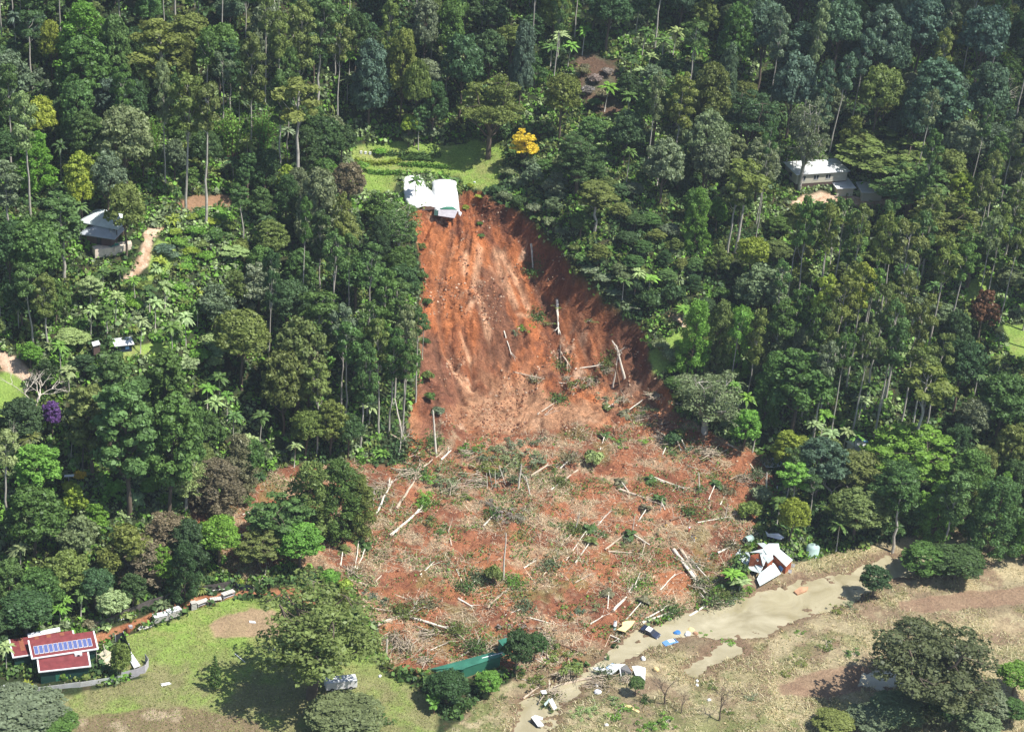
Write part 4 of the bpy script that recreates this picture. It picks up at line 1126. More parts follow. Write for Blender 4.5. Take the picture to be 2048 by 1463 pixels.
# shrubs set out one by one (base u, v, width, height, tint)
SH = '''1185 930 50 4.2 lt|1345 890 40 3.5 dk|985 1165 44 4.6 ol|1500 1035 60 4.5 ol|1520 1000 50 4 gy|1340 905 24 1.6 dk|1240 980 24 1.5 dk|1050 660 26 2.4 br|1030 668 20 1.8 md|1090 648 24 1.6 ol|1150 770 40 2.4 ol|1215 800 40 2.4 md|1290 815 34 2.2 dk|1285 830 26 1.5 md
1000 955 60 4.2 gy|1040 930 60 4.2 gy|960 935 50 3.6 md|1085 925 50 3.2 gy|930 900 40 3 br|980 900 40 3 gy|1020 900 44 3.4 md|1065 890 36 2.6 gy|1110 940 34 2.4 ol|905 960 50 3.6 md|880 975 40 3 md|850 955 40 2.6 br|830 905 50 3.2 md|860 885 40 2.6 ol|945 1000 30 2.2 dk|960 920 34 3 dk
1000 1035 42 2.6 gr|1035 1030 40 2.4 gr|980 1015 30 2.2 gr|750 1195 30 1.8 bl|770 1200 24 1.4 bl|1030 1265 50 2.2 gr|1150 1225 26 1.8 bl|1195 1212 26 1.6 gy|1110 1295 34 2.6 md|1130 1330 60 3.4 ol|1100 1310 44 3 ol|1085 1410 40 2.6 ol|1110 1400 30 2 md|1060 1365 44 3 ol|1250 1345 24 1.6 ol|1120 1235 20 1.2 ol
860 1040 30 2.4 dk|880 1060 26 2 md|845 1000 34 2.6 br|870 1010 30 2.2 md|800 1120 22 1.4 ol|700 1160 30 1.6 br|660 1165 50 3 br|690 1175 34 2.2 yl|760 1005 26 1.6 bl|740 990 24 1.8 lt|1440 905 30 2 ol|1400 915 26 1.6 ol|1300 960 24 1.5 ol|1430 955 30 1.8 ol|1380 900 30 1.8 md|1560 925 40 2.6 yl|1545 905 34 2.2 md
1290 880 24 1.4 br|1240 890 30 1.6 br|1400 975 30 1.8 md|1300 1040 22 1.4 md|1260 1075 24 1.5 dk|1245 1090 20 1.3 dk|1210 1070 24 1.6 md|1235 1055 24 1.4 lt|1110 1050 24 1.6 md|1455 1185 40 3 dk|1430 1160 36 2.4 ol|1410 1140 30 2 ol|1445 1200 40 2.6 md|1480 1190 40 2.6 br|1395 1190 30 2 md|1425 1110 24 1.8 md|1370 1135 26 1.8 ol|1520 1065 34 2.6 ol
330 505 50 2.2 bl|345 515 34 1.6 bl|1415 1270 22 1.2 br|1465 1285 26 1.2 br|1595 1265 20 1 br|1675 1220 24 2 ol|1700 1215 22 1.6 dk|1655 1300 40 1.6 ol|1700 1310 34 1.4 md|1600 1320 30 1.2 ol|1560 1345 26 1.2 ol|1500 1400 26 1.2 md|1460 1425 24 1 ol|1420 1370 24 1.3 ol|1290 1395 26 1.6 md|1250 1420 30 1.6 br|1225 1400 34 1.8 lt|1160 1430 34 1.8 lt|1190 1415 30 1.6 lt|1230 1440 40 2 br|1330 1450 40 2.4 br|1290 1455 34 2.4 br
680 790 24 2 br|1440 600 40 4 md|1400 660 40 3 md|1340 720 50 3.4 gy|1370 700 50 3.2 br|1320 700 44 3 gy|1345 745 40 2.6 br|1180 545 44 3.6 gy|1205 560 50 3.6 gy|1225 590 44 3.2 gy|1165 520 40 3.6 md|1250 610 50 4 dk|1300 620 60 6 dk|1340 610 60 7 dk|1270 590 50 5 dk|1150 500 30 3 ol|1120 470 34 4 gy|1100 450 40 4.6 gy|1070 425 44 5 gy|1040 410 44 5.4 dk|1010 400 40 4.8 gy|990 385 30 4 dk
820 285 50 3.4 gy|860 275 50 3.4 gy|760 310 30 2 br|720 340 44 2.6 br|1020 350 50 4 gy|1060 340 50 4.4 gy|1040 370 50 4 gy|1090 370 44 4 md|1110 400 50 5 gy|940 375 20 1.2 yl|960 395 24 .8 yl|930 420 20 1.6 yl|960 450 16 1 md|962 472 18 1 md|1120 615 20 .8 ol|1180 640 22 .8 ol
380 440 40 2 yl|400 430 40 2 br|420 450 44 2 yl|440 440 40 2.2 br|460 460 40 2.2 ol|390 470 50 2.6 br|430 480 50 3 md|480 500 44 3 ol|360 580 34 1.8 br|270 620 40 3 br|420 690 60 3 lt|440 710 60 3.4 lt|460 680 50 3 br|400 720 50 3 br|380 740 50 3.4 lt|430 735 40 3 lt|250 600 44 2.6 br|290 580 40 2.4 ol|200 640 40 3 md|160 660 40 3 md
180 1255 34 2 pk|480 1170 20 1.6 yl|490 1010 40 3 md|100 960 50 3.4 br|160 960 34 2.4 ye|140 985 40 3 yl|230 985 40 3 br|300 985 50 3.4 br|270 1010 50 3.4 lt|350 1020 40 3 md|380 1130 40 3 md|930 1405 20 1.4 dk|1000 1395 16 1.2 md|720 1430 40 3 ol|760 1440 36 3 md|360 490 44 2 br|380 510 40 2.2 yl|410 520 44 2.4 br|400 495 40 2 ol|370 540 40 2 br|350 470 34 1.8 yl|420 480 40 2 lt|1165 150 34 2.5 pk|1190 165 36 2.5 gr|1215 150 30 2.4 gr|1175 190 34 3 gr|1205 200 34 3 pk|1225 185 30 2.6 pk|1190 215 34 3 md|1170 140 24 2 bn|855 610 24 2 md|850 690 24 2.2 dk|855 760 30 2.6 ol|860 800 26 2.4 md|875 830 30 2.4 gy|845 560 26 2.4 md|842 500 24 2.2 ol'''
for ln in SH.replace('\n', '|').split('|'):
    u, v, w, h, t = ln.split(); u, v, w, h = float(u), float(v), float(w), float(h)
    torn = v > 1180 and u > 1040 or (v > 870 and 690 < u < 1480) or (v < 860 and 1010 < u < 1300 and v > 600)
    if (u, v) in ((1185, 930), (985, 1165), (1345, 890)): torn = False
    if torn and t in ('dk', 'md'): t = random.choice(('ol', 'md', 'gy'))
    if u > 960 and 340 < v < 640 and u < 1260: h *= .55
    plant_base('Q' if torn else 'S', u, v, w * (1.15 if torn else .95), h * (.85 if torn else 1), t)

# ------------------------------------------------------------------ the rest of the forest, by species and district
def inpoly(P, u, v):
    c = False; n = len(P)
    for i in range(n):
        (ax, ay), (bx, by) = P[i], P[(i + 1) % n]
        if (ay > v) != (by > v) and u < (bx - ax) * (v - ay) / (by - ay) + ax: c = not c
    return c
KEEP = [[(300, 560), (300, 500), (320, 470), (420, 440), (440, 480), (430, 540), (360, 560)], [(1740, 380), (1850, 380), (1850, 415), (1740, 415)], [(1572, 322), (1770, 335), (1770, 405), (1572, 405)], RG['scar'], RG['apron'], RG['lawn'], RG['garden'], [(180, 422), (340, 440), (345, 570), (235, 575), (180, 500)], RG['grass1'], [(180, 672), (345, 672), (345, 715), (180, 715)], RG['drive2'], RG['grass2'],
        RG['grass3'], RG['plain'], RG['water'], RG['bare1'], RG['path3'], RG['grass4'], RG['grass5'], RG['dirtroad'],
        [(20, 1255), (180, 1255), (310, 1330), (300, 1400), (20, 1400)], [(1570, 330), (1625, 328), (1630, 410), (1575, 412)], [(1640, 335), (1765, 355), (1765, 400), (1640, 400)], [(1500, 905), (1570, 905), (1570, 945), (1500, 945)],
        [(1690, 865), (1750, 865), (1750, 900), (1690, 900)], [(1460, 1060), (1650, 1060), (1650, 1180), (1460, 1180)], [(985, 240), (1110, 240), (1110, 300), (985, 300)], [(80, 795), (130, 795), (130, 845), (80, 845)], [(340, 385), (480, 385), (480, 430), (340, 430)],
        [(850, 1260), (1010, 1260), (1010, 1360), (850, 1360)]]
def blocked(kind, u, v, w, px_h):
    for du, dv in ((0, .03), (0, .12), (0, .22), (0, .32), (0, .42), (0, .52), (0, .62), (0, .72), (0, .82), (0, .95), (-.4, .2), (.4, .2), (-.4, .35), (.4, .35), (-.3, .6), (.3, .6), (-.25, .1), (.25, .1)):
        if kind in 'GP' and dv > .55 and du: continue
        for P in KEEP:
            if inpoly(P, u + du * w, v + dv * px_h): return True
    return False
def district(u, v):
    if u > 1480 and 380 < v < 820: return [('G', .5), ('R', .36), ('M', .14)], ['ol', 'md', 'ol', 'gy']
    if u > 1350 and v <= 380: return [('R', .74), ('G', .12), ('C', .06), ('W', .08)], ['bl', 'bl', 'bl', 'md', 'gy', 'ol']
    if u > 1350: return [('R', .45), ('D', .3), ('G', .1), ('M', .15)], ['md', 'br', 'ol', 'dk']
    if u > 1000 and v < 500: return [('R', .5), ('M', .18), ('G', .2), ('C', .04), ('W', .08)], ['dk', 'md', 'gy', 'dk', 'ol']
    if v < 130: return [('R', .6), ('G', .25), ('C', .06), ('M', .09)], ['dk', 'md', 'ol', 'dk', 'bl']
    if v < 430: return [('R', .66), ('G', .12), ('D', .06), ('M', .1), ('C', .06)], ['dk', 'md', 'ol', 'gy', 'md', 'dk']
    if u < 480 and v < 900: return [('R', .4), ('M', .34), ('T', .14), ('G', .12)], ['md', 'br', 'ol', 'lt', 'dk']
    if v < 900: return [('R', .5), ('G', .3), ('M', .12), ('D', .08)], ['dk', 'md', 'ol', 'md']
    return [('R', .66), ('D', .14), ('M', .1), ('T', .1)], ['md', 'dk', 'ol', 'br', 'gy']
fr = np.random.default_rng(5); lim = {'G': 290, 'R': 292, 'H': 285, 'M': 150, 'T': 60, 'D': 80, 'C': 40, 'W': 25}
cand = np.stack([fr.uniform(-185, 210, 60000), fr.uniform(322, 632, 60000)], 1)
PX = np.array(PLACED); nfill = 0
occ = [list(PLACED)]
cell = {}
project_x0 = hit(860, 300)[0]
def put(x, y, r_):
    cell.setdefault((int(x // 12), int(y // 12)), []).append((x, y, r_))
for q in PLACED: put(*q)
for (x, y) in cand:
    z = gz(x, y); u, v, zc = project((x, y, z))
    if u < -70 or u > 2120 or v > 1560 or v < -30: continue
    ks, tn = district(u, v); r1 = fr.random(); acc = 0; kind = 'R'
    for k, p in ks:
        acc += p
        if r1 < acc: kind = k; break
    if kind == 'R' and fr.random() < .5: kind = 'H'
    if COUNT.get(kind, 0) >= lim[kind]: continue
    s = FPX / zc
    if kind == 'G': rad = fr.uniform(2.6, 4.6); hgt = fr.uniform(24, 36)
    elif kind == 'R': rad = fr.uniform(3.2, 6.4); hgt = rad * fr.uniform(2.5, 3.9)
    elif kind == 'H': rad = fr.uniform(2.8, 5.4); hgt = rad * fr.uniform(2.2, 3.4)
    elif kind == 'M': rad = fr.uniform(2.2, 3.0); hgt = fr.uniform(7, 13)
    elif kind == 'T': rad = fr.uniform(1.6, 2.4); hgt = 3
    elif kind == 'D': rad = fr.uniform(3.5, 5.5); hgt = fr.uniform(14, 22)
    elif kind == 'C': rad = fr.uniform(3.5, 4.8); hgt = fr.uniform(20, 27)
    else: rad = fr.uniform(6, 8); hgt = fr.uniform(20, 26)
    if u < 480 and 440 < v < 900 and kind in 'RHG': hgt = min(hgt, fr.uniform(4, 9)); rad = min(rad, 3.6)
    if u > 1540 and 430 < v < 830 and kind in 'RH': hgt = min(hgt, fr.uniform(5, 9)); rad = min(rad, 3.6)
    if v > 880 and kind in 'GRDH': hgt = min(hgt, 15); rad = min(rad, 5)
    if y > 545 and kind in 'GRH': hgt *= 1.1
    dsc = float(interp(SD['scar'], x, y)); dga = float(interp(SD['garden'], x, y))
    if dsc > -24 and x > -5 and y > 436:
        if kind in 'GCWM': continue
        hgt = min(hgt, 4.5); rad = min(rad, 2.6)
    if dga > -12 and kind in 'GCRHW' and x > project_x0: continue
    ut, vt, _ = project((x, y, z + hgt))
    if vt > 1463 or v < 0 and vt < -60: continue
    ok = True; ci, cj = int(x // 12), int(y // 12)
    for a in range(ci - 1, ci + 2):
        for b_ in range(cj - 1, cj + 2):
            for (px, py, pr) in cell.get((a, b_), ()):
                f = 0.72 if kind in 'MT' else 0.82
                if (px - x) ** 2 + (py - y) ** 2 < (f * (rad + min(pr, 7)) ) ** 2: ok = False; break
            if not ok: break
        if not ok: break
    if not ok or blocked(kind, ut, vt, rad * 2 * s, v - vt): continue
    put(x, y, rad); nfill += 1
    plant_at(kind, (x, y, z), rad, hgt, tn[fr.integers(0, len(tn))], uv=(ut, vt + 0.3 * (v - vt)))
print('filled', nfill, COUNT)

# ------------------------------------------------------------------ undergrowth: leaf clumps between the trunks
NU = 52000
ux = fr.uniform(-185, 210, NU * 2); uy = fr.uniform(318, 632, NU * 2); uz = interp(ZT, ux, uy)
q = np.stack([ux, uy, uz], 1) - CAMP; zc = q @ fwd; uu = W / 2 + FPX * (q @ CR) / zc; vv = H_IMG / 2 - FPX * (q @ CU) / zc
fo = interp(forest * (1 - np.clip(sum(M[k] for k in ('grass1', 'grass2', 'grass3', 'grass4', 'grass5', 'path3', 'bare1', 'bank', 'bare2')), 0, 1)), ux, uy)
s_ = (uu > -60) & (uu < 2110) & (vv > -60) & (vv < 1500) & (fo > 0.6)
ux, uy, uz, vv_, uu_ = ux[s_][:NU], uy[s_][:NU], uz[s_][:NU], vv[s_][:NU], uu[s_][:NU]
big = np.clip(0.5 + 0.9 * fbm(ux / 7, uy / 7, 201, 3), 0.15, 1.2)
pal = np.array([TINT[k] for k in ('dk', 'md', 'ol', 'br', 'gy', 'lt', 'br')])
sel = fbm(ux / 9, uy / 9, 211, 3) + fr.normal(0, 0.12, len(ux)) + np.where((uu_ < 480) & (vv_ > 420) & (vv_ < 1050), 0.3, -0.02)
ci = np.clip(((sel + 0.45) * 6).astype(int), 0, 6)
Qs = []; Cs = []; Vs = []
K_ = 9
for k in range(K_):
    d = unit(fr.normal(0, 1, (len(ux), 3))); d[:, 2] = np.abs(d[:, 2]); R_ = 0.5 + 1.3 * big
    P_ = np.stack([ux, uy, uz + 0.1], 1) + d * (R_ * fr.uniform(.7, 1.1, len(ux)))[:, None] * [1, 1, 1.1]
    Qs.append(leaf_quads(P_, d, 0.42, 0.8, fr)); Cs.append(1.9 * pal[ci] * fr.uniform(.85, 1.15, (len(ux), 1))); Vs.append(fr.random(len(ux)))
me = quad_mesh('undergrowth', np.concatenate(Qs), np.concatenate(Vs), np.concatenate(Cs), 'ground_plants')
o = link(bpy.data.objects.new('undergrowth', me)); o['kind'] = 'stuff'; o['label'] = 'tangled green undergrowth between the forest trees'

# ------------------------------------------------------------------ buildings and sheds
def edge(pa, pb):
    A = hit(*pa); B = hit(*pb); d = B[:2] - A[:2]; L_ = float(np.linalg.norm(d)); return A, B, L_, math.atan2(d[1], d[0])

def shed(name, pa, pb, depth, hf, hb, wall, roof, label, cat, over=0.35, trim='white_metal', z0=None, L_=None, x0=0.0, key=None):
    """skillion shed; local x runs along the front from pa to pb, y away from the viewer"""
    A, B, Lx, rz = edge(pa, pb); Lx = L_ or Lx
    z = min(A[2], B[2]) - 0.1 if z0 is None else z0
    o = empty(name, (A[0], A[1], z), rz)
    MB().add([(x0, 0, 0), (Lx, 0, 0), (Lx, depth, 0), (x0, depth, 0), (x0, 0, hf), (Lx, 0, hf), (Lx, depth, hb), (x0, depth, hb)],
             [(0, 3, 2, 1), (4, 5, 6, 7), (0, 1, 5, 4), (1, 2, 6, 5), (2, 3, 7, 6), (3, 0, 4, 7)]).obj('wall', wall, o)
    sl = (hb - hf) / depth
    def P(x, y, e=0.03): return (x, y, hf + sl * y + e)
    MB().slab([P(x0 - over, -over, .13), P(Lx + over, -over, .13), P(Lx + over, depth + over, .13), P(x0 - over, depth + over, .13)], 0.1).obj('roof', roof, o)
    if trim:
        t = MB(); w = 0.22; e = 0.17
        for (xa, ya, xb, yb) in ((x0 - over - .1, -over - w, Lx + over + .1, -over), (x0 - over - .1, -over, x0 - over + w, depth + over), (Lx + over - w, -over, Lx + over + .1, depth + over)):
            t.slab([P(xa, ya, e), P(xb, ya, e), P(xb, yb, e), P(xa, yb, e)], 0.22)
        t.obj('fascia', trim, o)
    tag(o, label, cat, key=key or label, uv=((pa[0] + pb[0]) / 2, (pa[1] + pb[1]) / 2))
    return o, Lx, P

# three red-roofed sheds
o, L1, P1 = shed('red_roof_shed', (82, 1367), (178, 1353), 4.6, 3.5, 4.0, 'green_wall', 'red_roof', 'small green shed with a plain red roof, lowest of the three red-roofed sheds', 'shed')
m_ = MB().box((L1 * .82, 3.4, 4.05), (1.5, 1.0, .7)); ac = m_.obj('air_conditioner', 'white_metal', o); MB().tube([(L1 * .82, 2.86, 4.1), (L1 * .82, 2.8, 4.1)], [.28, .28], 10).obj('fan', 'dark_metal', ac)
MB().box((L1 * .35, -.04, 1.0), (.9, .06, 2.0)).obj('door', 'bright_green_wall', o)
o, L2, P2 = shed('red_roof_shed', (68, 1346), (193, 1324), 4.2, 4.3, 5.2, 'green_wall', 'red_roof', 'long green shed whose red roof carries a row of blue solar panels', 'shed')
pw = (L2 - 0.3) / 12.6
for i in range(12):
    x = 0.4 + i * pw; fr_ = MB().slab([P2(x, .35, .27), P2(x + pw * .86, .35, .27), P2(x + pw * .86, 2.6, .27), P2(x, 2.6, .27)], .06).obj('solar_panel', 'white_metal', o)
    MB().slab([P2(x + .06, .43, .29), P2(x + pw * .86 - .06, .43, .29), P2(x + pw * .86 - .06, 2.52, .29), P2(x + .06, 2.52, .29)], .01).obj('glass', 'solar_glass', fr_)
for x in (L2 * .33, L2 * .62): MB().box((x, -.04, 2.6), (.7, .06, .7)).obj('window', 'window_glass', o)
t = MB()
for (a_, b_) in (((L2, -.2, 0), (L2, -.2, 3.9)), ((L2 + 2, -.2, 0), (L2 + 2, -.2, 2.8)), ((L2, -.2, 2.7), (L2 + 2, -.2, 2.7)), ((L2, -.2, 1.4), (L2 + 2, -.2, 1.4)), ((L2 + 2, 3, 0), (L2 + 2, 3, 2.8)), ((L2 + 2, -.2, 2.7), (L2 + 2, 3, 2.7))): t.tube([a_, b_], [.08, .08], 5)
t.obj('railing', 'pale_timber', o)
o, L3, P3 = shed('red_roof_shed', (30, 1338), (152, 1318), 5.0, 3.5, 3.9, 'green_wall', 'red_roof', 'green shed with weathered brown bands on its red roof, behind the solar panels', 'shed')
for fx in (.12, .38, .58, .8):
    MB().slab([P3(L3 * fx, 1.2, .16), P3(L3 * fx + .9, 1.2, .16), P3(L3 * fx + .9, 5.2, .16), P3(L3 * fx, 5.2, .16)], .03).obj('roof_sheet', 'rust', o)['label'] = 'weathered brown roof sheet'
A, B, Lx, rz = edge((58, 1300), (122, 1288)); o = empty('awning', A, rz)
MB().slab([(0, 0, 3.3), (Lx, 0, 3.3), (Lx, .9, 3.7), (0, .9, 3.7)], .1).obj('sheet', 'white_metal', o)
for x in (.1, Lx / 2, Lx - .1): MB().tube([(x, .3, -.3), (x, .3, 3.2)], [.05, .05], 5).obj('post', 'pale_timber', o)
tag(o, 'narrow white awning behind the uppermost red-roofed shed', 'awning', key='awning')

# blue bin full of rubbish
p = hit(154, 1285); o = empty('skip_bin', p, .3)
MB().add([(-1, -.8, 0), (1, -.8, 0), (1, .8, 0), (-1, .8, 0), (-1.25, -1, 1.4), (1.25, -1, 1.4), (1.25, 1, 1.4), (-1.25, 1, 1.4), (-1.1, -.85, 1.4), (1.1, -.85, 1.4), (1.1, .85, 1.4), (-1.1, .85, 1.4), (-1.0, -.8, 1.0), (1.0, -.8, 1.0), (1.0, .8, 1.0), (-1.0, .8, 1.0)],
         [(0, 3, 2, 1), (0, 1, 5, 4), (1, 2, 6, 5), (2, 3, 7, 6), (3, 0, 4, 7), (4, 5, 9, 8), (5, 6, 10, 9), (6, 7, 11, 10), (7, 4, 8, 11), (8, 9, 13, 12), (9, 10, 14, 13), (10, 11, 15, 14), (11, 8, 12, 15), (12, 13, 14, 15)]).obj('bin_body', 'blue_plastic', o)
t = MB()
for i in range(9): t.box((random.uniform(-.7, .7), random.uniform(-.5, .5), 1.3 + random.uniform(0, .3)), (random.uniform(.3, .9), random.uniform(.2, .6), .2), random.uniform(0, 3))
t.obj('rubbish', 'white_metal', o); tag(o, 'blue skip bin heaped with white rubbish beside the red-roofed sheds', 'bin')

def fence(name, uv, h, mat, label, cat='fence', post='grey_timber', tilt=0.0, key=None, gap=0, rails=False, base=None):
    P_ = [hit(u, v) for u, v in uv]; o = empty(name, P_[0]); q0 = P_[0]; pan = MB()
    for a_, b_ in zip(P_, P_[1:]):
        n = max(1, int(np.linalg.norm(b_ - a_) / 2.4)); d = unit((b_ - a_)[:2]); nrm = np.array([d[1], -d[0]])
        for i in range(n):
            s0 = a_ + (b_ - a_) * i / n - q0; s1 = a_ + (b_ - a_) * (i + 1) / n - q0; t_ = nrm * tilt * h
            hh = h * random.uniform(.96, 1.04)
            if rails:
                for k in (.35, .6, .85): pan.tube([s0 + [0, 0, h * k], s1 + [0, 0, h * k]], [.06, .06], 4)
            else:
                th = nrm * 0.05
                pan.add([s0 + [0, 0, -.2], s1 + [0, 0, -.2], s1 + [t_[0], t_[1], hh], s0 + [t_[0], t_[1], hh], s0 + [th[0], th[1], -.2], s1 + [th[0], th[1], -.2], s1 + [t_[0] + th[0], t_[1] + th[1], hh], s0 + [t_[0] + th[0], t_[1] + th[1], hh]],
                        [(0, 1, 2, 3), (4, 7, 6, 5), (3, 2, 6, 7), (0, 4, 5, 1), (0, 3, 7, 4), (1, 5, 6, 2)])
            MB().box(tuple(s0 + [-nrm[0] * .1, -nrm[1] * .1, h * .5]), (.12, .12, h * 1.1), 0).obj('post', post, o)
    pan.obj('panel', mat, o); tag(o, label, cat, uv=uv[len(uv) // 2], key=key)
    return o
fence('corrugated_fence', [(70, 1384), (160, 1373), (245, 1360)], 1.5, 'corrugated', 'long pale corrugated iron fence leaning outward below the red-roofed sheds', tilt=.22, post='pale_timber')
fence('corrugated_fence', [(240, 1360), (270, 1353), (290, 1345), (297, 1332), (290, 1322)], 2.0, 'grey_panel', 'curved end of grey corrugated fence around the corner of the yard', post='pale_timber')
fence('corrugated_fence', [(232, 1285), (246, 1278), (257, 1302), (262, 1312)], 2.0, 'dark_metal', 'black-backed fence corner with a white top rail uphill of the young tree', post='white_metal')
def wreck(name, V, mats, label, cat, z0=None, key=None, body=None, uvs=None):
    """sheets traced from the photo at their own heights over the ground: V = [(mat, partname, [(u, v, h)...], down)]"""
    us = [p_[0] for e in V for p_ in e[2]]; vs = [p_[1] for e in V for p_ in e[2]]; cu, cv = sum(us) / len(us), sum(vs) / len(vs)
    g0 = hit(cu, cv); z = g0[2] if z0 is None else z0; o = empty(name, (g0[0], g0[1], z)); off = np.array([g0[0], g0[1], z])
    for (mat, pn, pts, down) in V:
        top = [tuple(at_z(u, v, z + h) - off) for u, v, h in pts]; mb = MB()
        if down is None: mb.slab(top, .12)
        else: mb.prism(top, down)
        mb.obj(pn, mat, o)
    tag(o, label, cat, key=key, uv=(cu, cv)); return o
wreck('roof_sheet', [('white_roof', 'sheet', [(252, 1305, .5), (262, 1302, .5), (281, 1330, .5), (268, 1335, .3)], None)], None, 'flat white roofing sheet lying inside the grey corrugated fence', 'sheet metal')
wreck('collapsed_awning', [('cream_sheet', 'roof_sheet', [(197, 1308, 1.6), (210, 1297, 1.9), (224, 1304, 1.9), (206, 1318, 1.3)], None), ('cream_sheet', 'roof_sheet', [(199, 1316, 1.1), (222, 1305, 1.7), (223, 1318, 1.2), (210, 1326, .8)], None),
      ('cream_sheet', 'roof_sheet', [(205, 1325, .6), (222, 1318, 1.1), (222, 1332, .7), (214, 1337, .2)], None), ('dark_metal', 'frame', [(200, 1313, .9), (222, 1304, 1.3), (220, 1330, .5), (212, 1334, .1)], -.2)], None,
      'crumpled cream awning collapsed beside the young tree', 'awning')
wreck('white_tarpaulin', [('plastic_film', 'sheet', [(0, 1375, .8), (8, 1368, 1.6), (20, 1378, 1.2), (38, 1392, .4), (30, 1396, .2), (14, 1388, .9), (0, 1392, .4)], None)], None, 'white tarpaulin heaped beside the palm below the red-roofed sheds', 'tarpaulin')

# paling fence, dark gate, rail fence, poles
fence('paling_fence', [(192, 1257), (222, 1246), (250, 1232), (300, 1212), (350, 1196), (400, 1184), (440, 1178), (470, 1172)], 1.7, 'grey_timber', 'long weathered grey paling fence along the forest edge', key='paling fence')
fence('dark_gate', [(472, 1178), (500, 1182), (507, 1186)], 1.6, 'navy_paint', 'dark blue sheet gate between the paling and rail fences', 'gate')
fence('rail_fence', [(507, 1186), (520, 1172), (530, 1158), (533, 1135)], 1.5, 'pale_timber', 'pale timber rail fence bending uphill from the dark gate', post='pale_timber', rails=True)
def pole(name, a_, b_, r_, mat, label, cat='pole', h0=.2, h1=.2):
    A = hit(*a_) + [0, 0, h0]; B = hit(*b_) + [0, 0, h1]; o = MB().tube([(0, 0, 0), tuple((B - A) * .5 + [0, 0, .03]), tuple(B - A)], [r_, r_ * .95, r_ * .85], 7).obj(name, mat, None, True, tuple(A)); tag(o, label, cat, uv=((a_[0] + b_[0]) / 2, (a_[1] + b_[1]) / 2)); return o
pole('white_pipe', (236, 1241), (272, 1230), .28, 'white_metal', 'thick white pipe lying beside the paling fence', 'pipe')
pole('white_pipe', (421, 1182), (468, 1177), .15, 'concrete', 'thin pale pipe lying below the top end of the paling fence', 'pipe')
pole('white_pipe', (278, 1256), (296, 1250), .22, 'white_metal', 'short white pipe lying by the red dirt track, end on to the white crates', 'pipe')
pole('timber_plank', (282, 1258), (308, 1250), .18, 'pale_timber', 'pale plank lying next to the short white pipe', 'plank')
pole('timber_plank', (470, 1074), (489, 1070), .25, 'bark_dead', 'pale log across the red earth gap behind the layered tree', 'log')
pole('timber_plank', (485, 1030), (510, 1022), .2, 'bark_dead', 'curved pale log uphill on the red earth gap', 'log')
pole('timber_post', (165, 950), (168, 949), .22, 'grey_timber', 'tall dark timber post in the garden forest', 'post', h0=0, h1=7.5)
pole('power_pole', (1505, 905), (1507, 904), .14, 'bark_pale', 'slim leaning pole in shade behind the yellow-green trees', 'pole', h0=0, h1=8)
o = empty('solar_lamp', hit(138, 975)); MB().tube([(0, 0, -.2), (0, 0, 3.0)], [.07, .07], 6).obj('pole', 'grey_panel', o); MB().slab([(-1, -.3, 3.0), (1.2, -.2, 3.3), (1.2, .4, 3.5), (-1, .3, 3.2)], .08).obj('lamp_panel', 'white_metal', o)
tag(o, 'white solar panel on a pole among yellow flowering shrubs', 'solar panel')

def crate(name, a_, b_, dep, h, top, body, label, cat, legs=False, n=0):
    A, B, Lx, rz = edge(a_, b_); o = empty(name, A, rz)
    if not legs:
        t = MB(); t.box((Lx / 2, dep / 2, h / 2), (Lx - .1, dep - .1, h)); t.obj('crate_body', body, o)
        s = MB()
        for k in range(4): s.box((Lx / 2, -.02, h * (.15 + .22 * k)), (Lx, .06, h * .12))
        s.obj('slats', 'concrete', o)
    else:
        for x in (.15, Lx - .15):
            for y in (.15, dep - .15): MB().box((x, y, h / 2), (.14, .14, h)).obj('leg', 'grey_panel', o)
        MB().box((Lx / 2, dep / 2, h * .35), (Lx - .3, dep - .3, .1)).obj('shelf', 'grey_panel', o)
    t = MB(); k = 5
    for i in range(k): t.box((Lx * (i + .5) / k, dep / 2, h + .06), (Lx / k - .05, dep + .1, .1))
    t.obj('top', top, o); tag(o, label, cat, 'troughs and crates lined up along the dirt track', uv=a_); return o
crate('slatted_crate', (309, 1247), (337, 1239), 1.5, 1.5, 'white_metal', 'grey_timber', 'white-topped slatted crate, lower of two beside the dirt track', 'crate')
crate('slatted_crate', (338, 1238), (364, 1229), 1.5, 1.5, 'white_metal', 'grey_timber', 'white-topped slatted crate, upper of two beside the dirt track', 'crate')
crate('dark_tank', (383, 1221), (394, 1218), 1.1, 1.7, 'concrete', 'dark_metal', 'dark square tank with a pale lid beside the slatted troughs', 'tank')
crate('trough_bench', (396, 1216), (418, 1209), 1.2, 1.0, 'concrete', 'grey_panel', 'pale bench trough next to the dark square tank', 'bench', True)
crate('trough_bench', (421, 1209), (444, 1203), 1.2, 1.0, 'concrete', 'grey_panel', 'pale bench trough in the middle of the row on the lawn edge', 'bench', True)
crate('trough_bench', (447, 1201), (471, 1191), 1.2, 1.3, 'concrete', 'grey_panel', 'tall pale bench trough at the top end of the row', 'bench', True)
wreck('concrete_slab', [('concrete', 'slab', [(275, 1256, .25), (300, 1247, .25), (308, 1250, .25), (280, 1260, .2)], None)], None, 'broken concrete slab at the lower end of the crates', 'slab')
wreck('foam_sheet', [('white_metal', 'sheet', [(498, 1240, .15), (510, 1241, .15), (512, 1245, .15), (499, 1244, .1)], None)], None, 'white sheet lying on the muddy patch of the lawn', 'sheet')
wreck('foam_sheet', [('white_metal', 'sheet', [(320, 1366, .1), (338, 1363, .15), (343, 1366, .15), (324, 1371, .1)], None)], None, 'small white sheet lying on the lawn outside the corrugated fence', 'sheet')
pole('white_pipe', (470, 1308), (490, 1325), .09, 'white_metal', 'thin bent white pipe lying on the open lawn', 'pipe')
